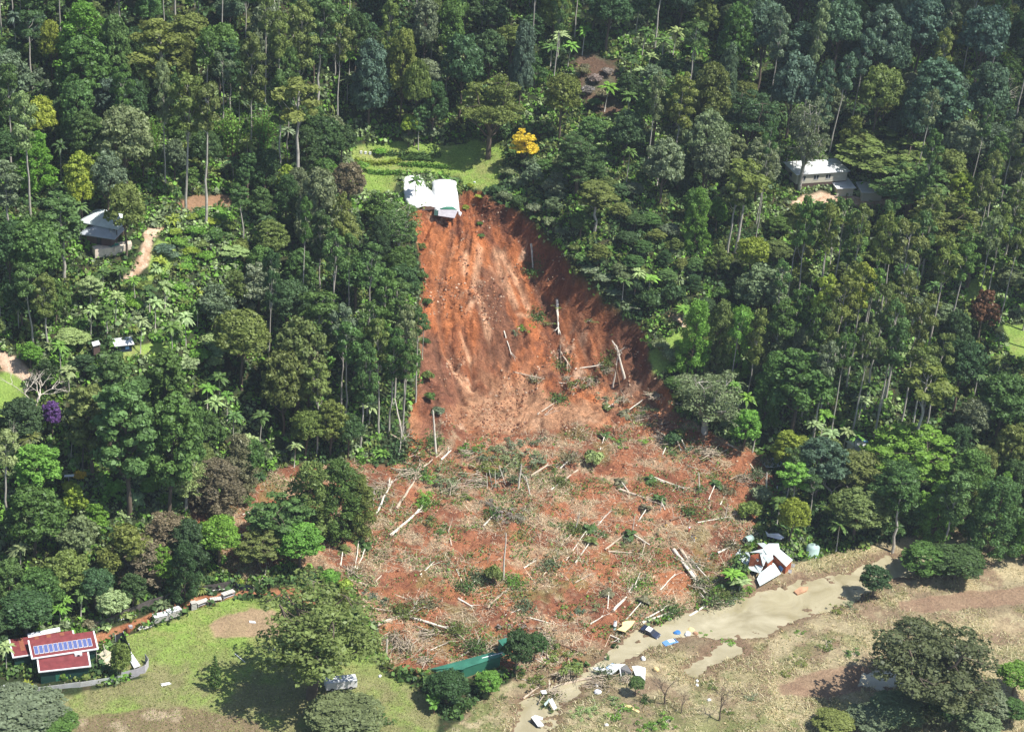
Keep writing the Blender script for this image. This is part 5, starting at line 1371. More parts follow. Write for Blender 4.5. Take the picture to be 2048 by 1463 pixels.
o = empty('rusty_burner', hit(256, 1263), .4); MB().tube([(0, 0, 0), (0, 0, .3), (0, 0, 1.3), (0, 0, 1.4)], [.5, .55, .5, .35], 12).obj('drum', 'rust', o); MB().box((.55, 0, 1.3), (.8, .7, .5)).obj('lid', 'grey_panel', o)
for x in (-.3, .3): MB().box((x, 0, -.1), (.1, .1, .5)).obj('leg', 'dark_metal', o)
tag(o, 'rusty drum burner standing on the lower end of the dirt track', 'drum')

# white-topped trailer under the big tree
A, B, Lx, rz = edge((652, 1384), (714, 1377)); o = empty('trailer', A, rz)
MB().box((Lx / 2, 1.1, 1.35), (Lx, 2.2, 1.7)).obj('trailer_body', 'corrugated', o)
t = MB()
for i in range(9): t.box((Lx * (i + .5) / 9, 1.1, 2.26), (Lx / 9 - .04, 2.35, .12))
t.obj('roof', 'white_roof', o)
for x in (Lx * .2, Lx * .8):
    for y in (.0, 2.2):
        w_ = MB().tube([(x, y - .12, .42), (x, y + .12, .42)], [.45, .45], 14).obj('wheel', 'tyre', o); MB().tube([(x, y - .14, .42), (x, y + .14, .42)], [.2, .2], 10).obj('rim', 'grey_panel', w_)
MB().tube([(-1.6, 1.1, .7), (0, 1.1, .8)], [.09, .09], 6).obj('drawbar', 'dark_metal', o)
tag(o, 'long grey trailer with a white slatted top under the big spreading tree', 'trailer', key='white trailer')

# green shed with the sagging roof, little green hut behind it
A, B, Lx, rz = edge((930, 1362), (1000, 1344)); z = A[2]; 
o = wreck('green_shed', [('green_roof', 'roof', [(860, 1339, 1.4), (905, 1334, 3.0), (932, 1352, 3.1), (870, 1341, 1.3)], None), ('green_roof', 'roof', [(858, 1337, 1.4), (985, 1303, 3.6), (1007, 1310, 3.5), (932, 1334, 3.0), (925, 1338, 2.9)], None),
      ('bright_green_wall', 'wall', [(898, 1338, 2.5), (928, 1336, 2.75), (1001, 1314, 3.2), (985, 1306, 3.3)], -.3)], None, 'damaged green shed with a sloping teal roof pushed over by the landslide', 'shed', z0=z, key='green shed')
pole('roof_gutter', (962, 1335), (1008, 1325), .12, 'white_metal', 'white gutter hanging along the edge of the teal roof', 'gutter', h0=2.6, h1=2.9)
A, B, Lx, rz = edge((1004, 1312), (1024, 1308)); o = empty('green_hut', A, rz); MB().box((1.2, 1, 1.3), (2.4, 2, 2.8)).obj('wall', 'bright_green_wall', o); MB().slab([(-.1, -.1, 2.8), (2.5, -.1, 2.8), (2.5, 2.1, 3.0), (-.1, 2.1, 3.0)], .08).obj('roof', 'green_roof', o)
MB().box((1.2, -.03, 1.1), (.8, .05, 1.9)).obj('door', 'green_wall', o)
tag(o, 'narrow bright green hut between the damaged green shed and the dark tree', 'hut')

# white poly tunnels on the garden terrace
def tunnel(name, near, far, wid, h, label, mat='plastic_film', crum=0.0, seed=1, key=None, z=None):
    A = hit(*near, ZB); B = hit(*far, ZB); r = np.random.default_rng(seed); d = unit((B - A)[:2]); nrm = np.array([d[1], -d[0]]); n, k = 12, 14; V = []; F = []
    o = empty(name, A)
    for i in range(n + 1):
        t = i / n; c = (B - A) * t
        for j in range(k + 1):
            a_ = math.pi * j / k; sag = 1 - crum * (0.5 + 0.5 * math.sin(t * 7 + seed)) * r.uniform(.5, 1); w_ = wid / 2 * math.cos(a_) * (1 + crum * .3 * math.sin(t * 5)); hh = h * math.sin(a_) ** .8 * sag * (1 - .55 * (abs(2 * t - 1) ** 6))
            V.append((c[0] + nrm[0] * w_, c[1] + nrm[1] * w_, c[2] + hh + (r.normal(0, .12) if crum else 0)))
    for i in range(n):
        for j in range(k): q = i * (k + 1) + j; F.append((q, q + 1, q + k + 2, q + k + 1))
    F.append(tuple(range(k + 1))); F.append(tuple(n * (k + 1) + j for j in range(k, -1, -1)))
    mk('cover', V, F, mat, o, True)
    for i in (0, 3, 6, 9, 12):
        P_ = [(np.array(V[i * (k + 1) + j]) * [1.0, 1.0, 1.0] + [0, 0, .05]) for j in range(k + 1)]; m_ = MB(); m_.tube(P_, [.05] * (k + 1), 4); m_.obj('hoop', 'white_metal', o)
    tag(o, label, 'greenhouse', key=key); return o
tunnel('poly_tunnel', (894, 426), (888, 366), 7.2, 2.3, 'intact white rounded poly tunnel at the head of the landslide', key='white poly tunnel')
tunnel('poly_tunnel', (849, 419), (824, 357), 7.6, 1.9, 'crumpled torn white poly tunnel beside the intact one, at the head of the landslide', crum=.55, seed=4)
wreck('greenhouse_front', [('grey_panel', 'panel', [(877, 417, 1.6), (916, 420, 1.7), (909, 436, .3), (876, 431, .4)], None), ('green_wall', 'frame', [(869, 420, 1.3), (877, 417, 1.5), (876, 431, .3), (868, 430, .3)], None),
      ('bright_green_wall', 'frame', [(879, 417, 1.8), (892, 413, 2.3), (905, 413, 2.3), (914, 419, 1.8)], None), ('white_metal', 'panel', [(917, 421, 1.2), (924, 425, 1.0), (921, 432, .3), (917, 428, .5)], None)], None,
      'grey translucent greenhouse front slumped over the lip of the landslide', 'greenhouse')
for i, (u, v) in enumerate(((722, 307), (731, 308), (740, 309), (751, 309), (760, 309))):
    p = hit(u, v); o = empty('bee_hive', p, .2); MB().box((0, 0, .35), (.6, .5, .6)).obj('box', 'white_metal', o); MB().box((0, 0, .7), (.68, .58, .08)).obj('lid', 'corrugated', o)
    tag(o, 'white box hive in a row on the garden terrace, %s along the row' % ('first', 'second', 'third', 'fourth', 'fifth')[i], 'hive', 'white hives in a row on the terrace')
# crop rows
for i, (a_, b_, t_) in enumerate((((712, 322), (800, 325), 'yl'), ((800, 331), (895, 337), 'br'), ((745, 306), (880, 314), 'md'), ((735, 346), (800, 346), 'br'), ((800, 318), (870, 322), 'md'))):
    A = hit(*a_); B = hit(*b_); n = 900; tt = fr.random(n); P_ = A + (B - A) * tt[:, None]; P_[:, :2] += fr.normal(0, .35, (n, 2)); P_[:, 2] = interp(ZT, P_[:, 0], P_[:, 1]) + fr.uniform(.1, 1.0, n)
    me = quad_mesh('crop_row', leaf_quads(P_ - A, fr.normal(0, 1, (n, 3)) + [0, 0, 1], .26, .7, fr)); o = link(bpy.data.objects.new('crop_row', me)); o.location = A; c_ = TINT[t_]; o.color = (c_[0] * 1.5, c_[1] * 1.5, c_[2] * 1.5, 1)
    tag(o, ('yellow-green crop row nearest the brown tree', 'bright green crop row just uphill of the poly tunnels', 'longest dark crop row across the top of the terrace', 'short bright crop row beside the crumpled tunnel', 'dark crop row in the middle of the terrace')[i].replace('nearest', 'beside'), 'crop row', 'crop rows on the garden terrace')

# cream house on the far slope
A, B, Lx, rz = edge((1590, 378), (1690, 374)); z = A[2] - .3; o = empty('cream_house', (A[0], A[1], z), rz)
MB().box((Lx / 2, 3.6, .9), (Lx - .1, 7.1, 1.9)).obj('base_wall', 'brown_brick', o); MB().box((Lx / 2, 3.6, 3.35), (Lx, 7.2, 3.0)).obj('wall', 'cream_wall', o)
MB().slab([(-.6, -.6, 5.0), (Lx + .6, -.6, 5.0), (Lx + .6, 8, 5.7), (-.6, 8, 5.7)], .16).obj('roof', 'white_roof', o)
for x in (2.2, 6.5, 10.5):
    w_ = MB().box((x, -.03, 3.5), (1.5, .08, 1.2)).obj('window', 'window_glass', o); MB().box((x, -.09, 3.5), (.08, .06, 1.25)).box((x, -.09, 2.88), (1.6, .06, .08)).obj('frame', 'white_metal', w_)
w_ = MB().box((-.03, 3.6, 3.5), (.08, 1.6, 1.2)).obj('window', 'window_glass', o); MB().box((-.09, 3.6, 2.86), (.06, 1.7, .08)).obj('frame', 'white_metal', w_)
tag(o, 'cream weatherboard house on a dark brick base with a white roof', 'house', key='cream house')
shed('white_roof_shed', (1672, 392), (1705, 392), 6, 2.8, 3.6, 'cream_wall', 'white_roof', 'white-roofed outbuilding half hidden by trees just downhill of the cream house', 'outbuilding')
shed('white_roof_shed', (1722, 402), (1762, 402), 6, 3.0, 3.6, 'cream_wall', 'white_roof', 'white-roofed outbuilding half hidden behind tall gums beyond the cream house', 'outbuilding')

# pavilions by the driveway
def hiproof(name, c, sx, sy, h, hr, rz, roof, label, wallmat='brown_brick'):
    p = hit(*c); o = empty(name, p, rz); e = .9
    MB().box((0, 0, h / 2 - .3), (sx - 1, sy - 1, h + .2)).obj('wall', wallmat, o)
    x, y = sx / 2 + e, sy / 2 + e; V = [(-x, -y, h), (x, -y, h), (x, y, h), (-x, y, h), (-(x - y) if x > y else 0, 0, h + hr), ((x - y) if x > y else .01, 0, h + hr), (-x, -y, h - .15), (x, -y, h - .15), (x, y, h - .15), (-x, y, h - .15)]
    mk('roof', V, [(0, 1, 5, 4), (1, 2, 5), (2, 3, 4, 5), (3, 0, 4), (6, 9, 8, 7), (0, 6, 7, 1), (1, 7, 8, 2), (2, 8, 9, 3), (3, 9, 6, 0)], roof, o)
    for sx_ in (-1, 1):
        for sy_ in (-1, 1): MB().box((sx_ * (x - .3), sy_ * (y - .3), h / 2 - .4), (.16, .16, h + .6)).obj('post', 'grey_timber', o)
    MB().box((0, -sy / 2 + .46, 1.1), (1.2, .06, 2.1)).obj('door', 'window_glass', o)
    return o
tag(hiproof('hip_roof_house', (212, 462), 9, 7, 3.2, 2.6, -.25, 'pale_green_roof', ''), 'pale grey hip-roofed house behind the striped pavilion', 'house', uv=(212, 445))
tag(hiproof('hip_roof_pavilion', (206, 482), 7.5, 6, 2.8, 2.0, -.15, 'grey_roof', ''), 'dark open pavilion with a striped two-tier grey roof beside the pool terrace', 'pavilion', key='dark pavilion', uv=(206, 470))
wreck('pool_terrace', [('paving', 'paving', [(184, 492, .7), (205, 487, .7), (262, 481, .7), (264, 487, .7), (232, 494, .7), (190, 500, .7)], -1.5), ('pool_water', 'pool', [(212, 490, .76), (236, 486, .76), (240, 489, .76), (222, 494, .76)], .7)], None, 'pale paved terrace with a small green pool below the pavilion', 'terrace')
# small blue shed
A, B, Lx, rz = edge((233, 706), (264, 702)); o = empty('blue_shed', A, rz); MB().box((Lx / 2, 1.3, 1.0), (Lx, 2.6, 2.2)).obj('wall', 'navy_paint', o); MB().slab([(-.5, -.5, 2.15), (Lx + .5, -.5, 2.15), (Lx + .5, 3, 2.5), (-.5, 3, 2.5)], .14).obj('roof', 'white_roof', o)
MB().box((Lx * .7, -.03, 1.2), (.9, .05, .7)).obj('window', 'blue_board', o); tag(o, 'small dark blue shed with a flat white roof in the garden forest', 'shed', key='small blue shed')
wreck('white_shelter', [('white_roof', 'roof', [(183, 684, 2.2), (197, 680, 2.3), (201, 688, 2.2), (186, 692, 2.1)], None), ('brown_brick', 'wall', [(184, 685, 2.0), (196, 681, 2.1), (200, 688, 2.0), (187, 692, 1.9)], -.5)], None, 'small white-roofed shelter among palms beside the small blue shed', 'shelter')

# collapsed house by the creek
def c7(x, y, h): return (1420 + x / 8.533, 1040 + y / 8.533, h)
WHT = 'pale_green_roof'
V = [(WHT, 'roof', [c7(430, 590, 1.0), c7(520, 475, 1.5), c7(660, 545, 2.2), c7(700, 640, 2.2), c7(905, 800, 2.0), c7(850, 900, 1.4), c7(700, 850, 1.0)], None),
     (WHT, 'roof', [c7(850, 1115, .5), c7(800, 1000, .7), c7(850, 890, 1.4), c7(935, 835, 2.0), c7(1085, 715, 2.2), c7(1212, 905, .9)], None),
     (WHT, 'roof', [c7(675, 545, 4.6), c7(900, 482, 5.4), c7(915, 560, 5.3), c7(850, 545, 5.2)], None),
     (WHT, 'roof', [c7(850, 545, 5.2), c7(915, 482, 5.4), c7(985, 600, 4.3), c7(915, 780, 2.6), c7(893, 765, 2.6)], None),
     (WHT, 'roof', [c7(905, 482, 5.45), c7(1000, 392, 5.2), c7(1172, 392, 5.0), c7(1192, 500, 4.6), c7(1075, 590, 4.7), c7(985, 600, 4.5)], None),
     (WHT, 'roof', [c7(808, 388, 3.8), c7(920, 380, 4.2), c7(1010, 435, 4.9), c7(915, 478, 4.6)], None),
     (WHT, 'roof', [c7(893, 600, 4.4), c7(1062, 560, 5.0), c7(1082, 650, 4.2), c7(990, 730, 3.1)], None),
     (WHT, 'roof', [c7(1070, 560, 4.6), c7(1190, 490, 4.5), c7(1412, 672, 2.5), c7(1300, 785, 2.4)], None)]
W_ = [('red_wall', 'wall', [c7(690, 595, 4.2), c7(845, 556, 4.95), c7(892, 750, 2.4)], 0.4), ('red_wall', 'wall', [c7(905, 640, 3.9), c7(1060, 600, 4.4), c7(1075, 655, 3.8), c7(985, 725, 2.9)], 0.4),
      ('red_wall', 'wall', [c7(1085, 585, 4.1), c7(1185, 512, 4.1), c7(1398, 678, 2.2), c7(1300, 778, 2.1)], -.2), ('red_wall', 'wall', [c7(815, 400, 3.55), c7(920, 395, 3.9), c7(1000, 440, 4.5), c7(915, 470, 4.3)], 0.4),
      ('red_wall', 'wall', [c7(920, 500, 5.0), c7(1160, 405, 4.7), c7(1180, 490, 4.3), c7(1070, 575, 4.4)], 0), ('window_glass', 'window', [c7(750, 590, 4.25), c7(800, 578, 4.5), c7(850, 655, 3.6), c7(815, 690, 3.2)], None),
      ('white_metal', 'window_frame', [c7(742, 586, 4.2), c7(806, 572, 4.48), c7(858, 655, 3.55), c7(812, 698, 3.1)], None), ('blue_board', 'wall_board', [c7(1135, 735, 1.7), c7(1165, 730, 1.9), c7(1255, 820, 1.6), c7(1215, 880, .6)], None),
      ('red_wall', 'wall', [c7(335, 560, .9), c7(420, 600, .8), c7(480, 690, .5), c7(370, 660, .4)], -.3)]
hs = wreck('collapsed_house', V + W_, None, 'collapsed house with pale broken roofs and red-brown walls beside the creek', 'house', z0=hit(1530, 1150)[2] + .1, key='collapsed house')
wreck('boat_hull', [('corrugated', 'roof', [c7(945, 175, 2.2), c7(1000, 225, 2.0), c7(1170, 220, 2.2), c7(1270, 290, 1.6), c7(1200, 325, 1.2), c7(980, 265, 1.3)], None), ('dark_metal', 'wall', [c7(985, 270, 1.1), c7(1200, 320, 1.0), c7(1260, 300, 1.2), c7(1010, 240, 1.5)], -.3)], None,  # near-black block stands in for the shaded void under the roof
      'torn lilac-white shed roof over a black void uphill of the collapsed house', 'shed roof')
p = hit(1624, 1108); o = empty('water_tank', p); MB().tube([(0, 0, -.2), (0, 0, 2.2), (0, 0, 2.6), (0, 0, 2.75)], [1.6, 1.6, 1.0, .1], 20).obj('tank_body', 'tank_green', o, True); MB().tube([(.7, .2, 2.4), (.7, .2, 2.75)], [.3, .3], 10).obj('lid', 'dark_metal', o); tag(o, 'round pale green water tank behind the bright tree by the collapsed house', 'water tank')
for u, v, l in ((1497, 1085, 'pale round water tank lying in scrub uphill of the collapsed house'), ):
    p = hit(u, v); o = empty('water_tank', p, .5); MB().tube([(-1, 0, .8), (1, .3, .9)], [1.0, 1.0], 14).obj('tank_body', 'tank_green', o, True); MB().tube([(-1.1, 0, .8), (-1.0, 0, .8)], [.35, .35], 8).obj('lid', 'dark_metal', o); tag(o, l, 'water tank')
for u, v, l in ((1580, 1142, 'white board propped at the broken end wall of the collapsed house'), (1586, 1130, 'cream board beside the end wall of the collapsed house')):
    wreck('broken_board', [('white_metal', 'board', [(u - 3, v - 4, .9), (u + 4, v - 3, 1.0), (u + 3, v + 3, .2), (u - 3, v + 2, .2)], None)], None, l, 'board')

# crumpled white roof in the creek, wreckage, cars
def c8(x, y, h): return (1160 + x / 8.129, 1220 + y / 8.129, h)
wreck('crumpled_roof', [('white_metal', 'roof_sheet', [c8(205, 930, .9), c8(300, 915, 1.2), c8(430, 950, 1.0), c8(520, 1040, .6), c8(290, 1005, .3)], None), ('white_metal', 'roof_sheet', [c8(430, 945, 1.1), c8(500, 870, 1.5), c8(600, 865, 1.9), c8(740, 870, 2.0), c8(640, 935, 1.8), c8(525, 1040, .6)], None),
      ('blue_board', 'blue_sheet', [c8(415, 925, 1.0), c8(520, 855, 1.3), c8(560, 865, 1.4), c8(450, 945, 1.2)], None), ('blue_plastic', 'blue_sheet', [c8(670, 965, .9), c8(770, 960, .9), c8(780, 1005, .5), c8(670, 1000, .5)], None),
      ('red_wall', 'wall_panel', [c8(775, 925, 1.4), c8(800, 925, 1.5), c8(880, 1010, .7), c8(850, 1025, .5)], None), ('white_metal', 'roof_sheet', [c8(845, 905, 1.8), c8(940, 895, 2.0), c8(1065, 930, 1.6), c8(1060, 1070, .8), c8(900, 1050, .7)], None),
      ('white_metal', 'roof_sheet', [c8(980, 1050, .9), c8(1060, 1050, 1.0), c8(1060, 1150, .3), c8(1000, 1120, .3)], None), ('dark_metal', 'frame', [c8(640, 940, 1.6), c8(760, 880, 1.9), c8(860, 1020, .6), c8(700, 1060, .3)], -.4),
      ('white_metal', 'beam', [c8(640, 940, 1.8), c8(655, 935, 1.8), c8(675, 1065, .3), c8(660, 1070, .3)], None)], None, 'crumpled white roof wreckage with blue and red panels stranded beside the creek', 'wreckage', z0=.35, key='crumpled white roof')
wreck('foam_sheet', [('yellow_foam', 'sheet', [c8(600, 310, .5), c8(690, 250, .7), c8(690, 190, 1.0), c8(760, 165, 1.0), c8(900, 165, .8), c8(830, 260, .6), c8(730, 345, .4)], None)], None, 'large cream foam sheet lying by the upturned dark car', 'sheet', z0=1.0)
p = hit(1229, 1256); o = empty('water_heater', p); MB().tube([(0, 0, -.2), (0, 0, .8)], [.35, .35], 12).obj('base', 'tank_green', o, True); MB().tube([(0, 0, .8), (0, 0, 1.9), (0, 0, 2.0)], [.36, .36, .2], 12).obj('tank_body', 'white_metal', o, True); tag(o, 'upright white and green cylinder standing in the mud beside the cream foam', 'water heater')
# dark car nosed into the creek
A = hit(1284, 1258); B = hit(1317, 1278); d = (B - A); Lc = 4.6; rz = math.atan2(d[1], d[0]); o = empty('car_wreck', tuple((A + B) / 2 + [0, 0, .12]), rz); o.rotation_euler = (0.25, 0.10, rz)
prof = [(-2.3, .35), (-2.3, .85), (-2.1, .95), (-1.5, 1.0), (-1.1, 1.42), (.35, 1.45), (1.0, 1.0), (2.0, .85), (2.3, .65), (2.3, .35)]
V_ = []
for y, k in ((-.85, 1), (.85, 1)):
    for (x, z_) in prof: V_.append((x, y * (0.82 if z_ > 1.2 else 1), z_))
n_ = len(prof); F_ = [tuple(range(n_ - 1, -1, -1)), tuple(range(n_, 2 * n_))] + [(i, (i + 1) % n_, (i + 1) % n_ + n_, i + n_) for i in range(n_)]
mk('body', V_, F_, 'navy_paint', o)
MB().slab([(-1.0, -.66, 1.475), (.3, -.66, 1.495), (.3, .66, 1.495), (-1.0, .66, 1.475)], .03).obj('roof_panel', 'white_metal', o)
MB().add([(.42, -.66, 1.42), (.42, .66, 1.42), (1.0, .76, 1.04), (1.0, -.76, 1.04)], [(0, 1, 2, 3)]).obj('windscreen', 'window_glass', o)
for s_ in (-1, 1):
    MB().add([(-1.0, s_ * .74, 1.38), (.3, s_ * .74, 1.38), (.75, s_ * .87, 1.02), (-1.35, s_ * .87, 1.02)], [(0, 1, 2, 3)]).obj('side_window', 'window_glass', o)
    for x in (-1.45, 1.45):
        w_ = MB().tube([(x, s_ * .72, .33), (x, s_ * .92, .33)], [.33, .33], 14).obj('wheel', 'tyre', o); MB().tube([(x, s_ * .9, .33), (x, s_ * .94, .33)], [.18, .18], 10).obj('rim', 'grey_panel', w_)
    MB().box((2.31, s_ * .6, .62), (.04, .35, .14)).obj('headlight', 'white_metal', o)
tag(o, 'dark car tipped nose first into the creek beside the cream foam', 'car', key='wrecked car')
# a second, silvery car sunk to its roof
p = at_z(1342, 1284, .15); o = empty('sunken_car', p, .5); V_ = []
for (hx, hy, z_) in ((2.1, .85, -.5), (1.9, .8, .05), (1.1, .66, .42), (.8, .6, .5)):
    V_ += [(-hx, -hy, z_), (hx, -hy, z_), (hx, hy, z_), (-hx, hy, z_)]
F_ = [(0, 3, 2, 1), (12, 13, 14, 15)] + [(4 * l + a_, 4 * l + (a_ + 1) % 4, 4 * l + 4 + (a_ + 1) % 4, 4 * l + 4 + a_) for l in range(3) for a_ in range(4)]
mk('body', V_, F_, 'blue_board', o); MB().slab([(-.75, -.55, .53), (.75, -.55, .53), (.75, .55, .53), (-.75, .55, .53)], .02).obj('roof_panel', 'white_metal', o); MB().slab([(.85, -.6, .5), (1.15, -.66, .42), (1.15, .66, .42), (.85, .6, .5)], .03).obj('windscreen', 'window_glass', o)
tag(o, 'pale blue car sunk to its roof in the muddy creek', 'car')
for u, v, w_, c_, l in ((1354, 1268, 1.6, 'blue_plastic', 'blue and white wreckage lump wedged beside the sunken car'), (1375, 1270, 1.5, 'white_metal', 'white appliance stranded on the creek bar past the sunken car'), (1391, 1268, 1.1, 'rock', 'brown boulder-like lump on the creek bar'), (1382, 1262, 1.5, 'yellow_foam', 'tan foam block on the creek bar uphill of the white appliance'),
                        (1195, 1385, 1.4, 'white_metal', 'white drum stranded in the creek below the crumpled roof'), (1194, 1371, 1.0, 'white_metal', 'small white sack just uphill of the white drum in the creek'), (1394, 1362, .7, 'white_metal', 'upper of two small white drums on the flood plain'), (1394, 1370, .7, 'white_metal', 'lower of two small white drums on the flood plain'),
                        (1080, 1402, .8, 'white_metal', 'white ball-like buoy in the log jam'), (1057, 1450, .7, 'white_metal', 'small white tub beside the folded white wreck in the creek'), (1286, 1318, 1.1, 'white_metal', 'small white scrap on the bank between creek and bare trees'), (1312, 1340, 1.3, 'yellow_foam', 'pale plank-like scrap by the dark bare tree beside the crumpled roof'),
                        (1418, 1400, .8, 'white_metal', 'white scrap low on the flood plain by the lone bare tree'), (1213, 1450, .8, 'corrugated', 'grey-white scrap at the grassy creek edge'), (949, 365, .6, 'white_metal', 'tiny white tub alone on the garden terrace lawn'), (550, 1300, .7, 'white_metal', 'white ball on the lawn beside the big spreading tree'), (760, 1352, .7, 'white_metal', 'white tub on the grass beside the big spreading tree'),
                        (203, 1342, .9, 'white_metal', 'white bucket in the yard beside the lowest red-roofed shed'), (166, 1262, 1.1, 'concrete', 'pale sack beside the blue skip bin'), (180, 1256, 1.2, 'pale_timber', 'pile of pale broken boards at the end of the paling fence'), (68, 1392, .9, 'pale_timber', 'pale offcut beside the corrugated fence corner')):
    p = hit(u, v); o = empty('debris_drum' if 'drum' in l else 'debris_lump', p, random.uniform(0, 3)); a_ = w_ / 2; V_ = []
    rr_ = [(.75, 0), (1, .25), (.95, .7), (.6, 1.0)]
    for (q_, z_) in rr_:
        for j in range(8): V_.append((a_ * q_ * math.cos(j * .785) * random.uniform(.85, 1.15) * 1.2, a_ * q_ * math.sin(j * .785) * random.uniform(.8, 1.1), z_ * a_ * 1.2 - .05))
    F_ = [tuple(range(24, 32)), tuple(range(7, -1, -1))] + [(8 * l_ + j, 8 * l_ + (j + 1) % 8, 8 * l_ + 8 + (j + 1) % 8, 8 * l_ + 8 + j) for l_ in range(3) for j in range(8)]
    mk('lump', V_, F_, c_, o); tag(o, l, 'debris', uv=(u, v))
def c9(x, y, h): return (1020 + x / 6.827, 1320 + y / 6.827, h)
wreck('folded_wreck', [('white_metal', 'panel', [c9(290, 770, 1.2), c9(350, 740, 1.5), c9(465, 880, .9), c9(450, 895, .7), c9(380, 895, .5)], None), ('dark_metal', 'panel', [c9(285, 780, .9), c9(380, 895, .3), c9(350, 900, .1), c9(280, 830, .2)], -.4), ('corrugated', 'panel', [c9(360, 745, 1.3), c9(450, 775, .9), c9(440, 810, .6), c9(380, 790, .9)], None)], None,
      'folded white wreck with a black underside at the bottom of the creek', 'wreckage', z0=.1)
wreck('foam_sheet', [('white_metal', 'panel', [c9(530, 550, .9), c9(575, 510, 1.1), c9(640, 640, .7), c9(600, 670, .5)], None), ('tank_green', 'panel', [c9(465, 590, .6), c9(540, 510, .8), c9(545, 540, .7), c9(480, 620, .4)], None)], None, 'white slab with a green strip caught in the log jam', 'slab', z0=.6)
wreck('plastic_sheet', [('white_metal', 'panel', [c9(415, 410, 1.3), c9(490, 400, 1.4), c9(500, 450, 1.0), c9(440, 450, .9)], None)], None, 'crumpled white sheet on top of the log jam', 'sheet', z0=.6)
wreck('foam_sheet', [('yellow_foam', 'strip', [c9(1560, 600, .3), c9(1650, 610, .35), c9(1770, 690, .3), c9(1755, 710, .2), c9(1640, 650, .25), c9(1570, 630, .25)], None)], None, 'long pale yellow strip lying on the flood plain below the crumpled roof', 'strip', z0=.4)
def c10(x, y, h): return (1480 + x / 6.827, 850 + y / 6.827, h)
wreck('fallen_roof', [('white_roof', 'sheet', [c10(240, 465, .5), c10(330, 470, .9), c10(400, 455, 1.3), c10(515, 435, 1.7), c10(590, 520, 1.0), c10(530, 570, .7), c10(360, 570, .4)], None), ('brown_brick', 'wall', [c10(330, 480, .6), c10(500, 450, 1.3), c10(560, 520, .8), c10(380, 555, .3)], -.5)], None, 'pale fallen roof at the forest edge beside the yellow-green tree', 'roof', z0=hit(1540, 932)[2], key='fallen pale roof')
wreck('fallen_roof', [('white_metal', 'sheet', [c10(735, 515, 1), c10(830, 510, 1.1), c10(840, 550, .7), c10(750, 540, .7)], None)], None, 'small white roof scrap behind the bluish dome tree past the fallen pale roof', 'roof')
wreck('blue_tarp_house', [('blue_plastic', 'tarpaulin', [c10(1590, 185, 4.2), c10(1650, 160, 4.5), c10(1810, 245, 3.6), c10(1780, 265, 3.3), c10(1640, 200, 4.0)], None), ('white_roof', 'roof', [c10(1440, 215, 3.2), c10(1600, 190, 4.0), c10(1780, 262, 3.2), c10(1740, 300, 2.6), c10(1540, 280, 2.6)], None), ('corrugated', 'wall', [c10(1470, 225, 2.9), c10(1600, 200, 3.6), c10(1760, 262, 2.9), c10(1640, 330, 1.6), c10(1550, 275, 2.4)], -.5)], None,
      'ruined white house with a blue tarpaulin among palms', 'house', z0=hit(1715, 905)[2], key='blue tarpaulin house')
wreck('twisted_wreckage', [('dark_metal', 'frame', [c10(540, 870, .9), c10(620, 860, 1.1), c10(650, 915, .8), c10(530, 930, .5)], None), ('rust', 'panel', [c10(410, 900, .6), c10(510, 880, .9), c10(520, 950, .4), c10(430, 960, .2)], None), ('white_metal', 'beam', [c10(500, 830, 1.6), c10(515, 825, 1.6), c10(520, 900, .5), c10(505, 905, .5)], None)], None, 'twisted dark wreckage in scrub uphill of the collapsed house', 'wreckage')
wreck('creek_rock', [('rock', 'rock', [(1588, 1181, .5), (1600, 1173, .7), (1617, 1172, .6), (1613, 1180, .4), (1595, 1188, .3)], -.6)], None, 'flat pinkish rock in the middle of the creek', 'rock', z0=0.0)

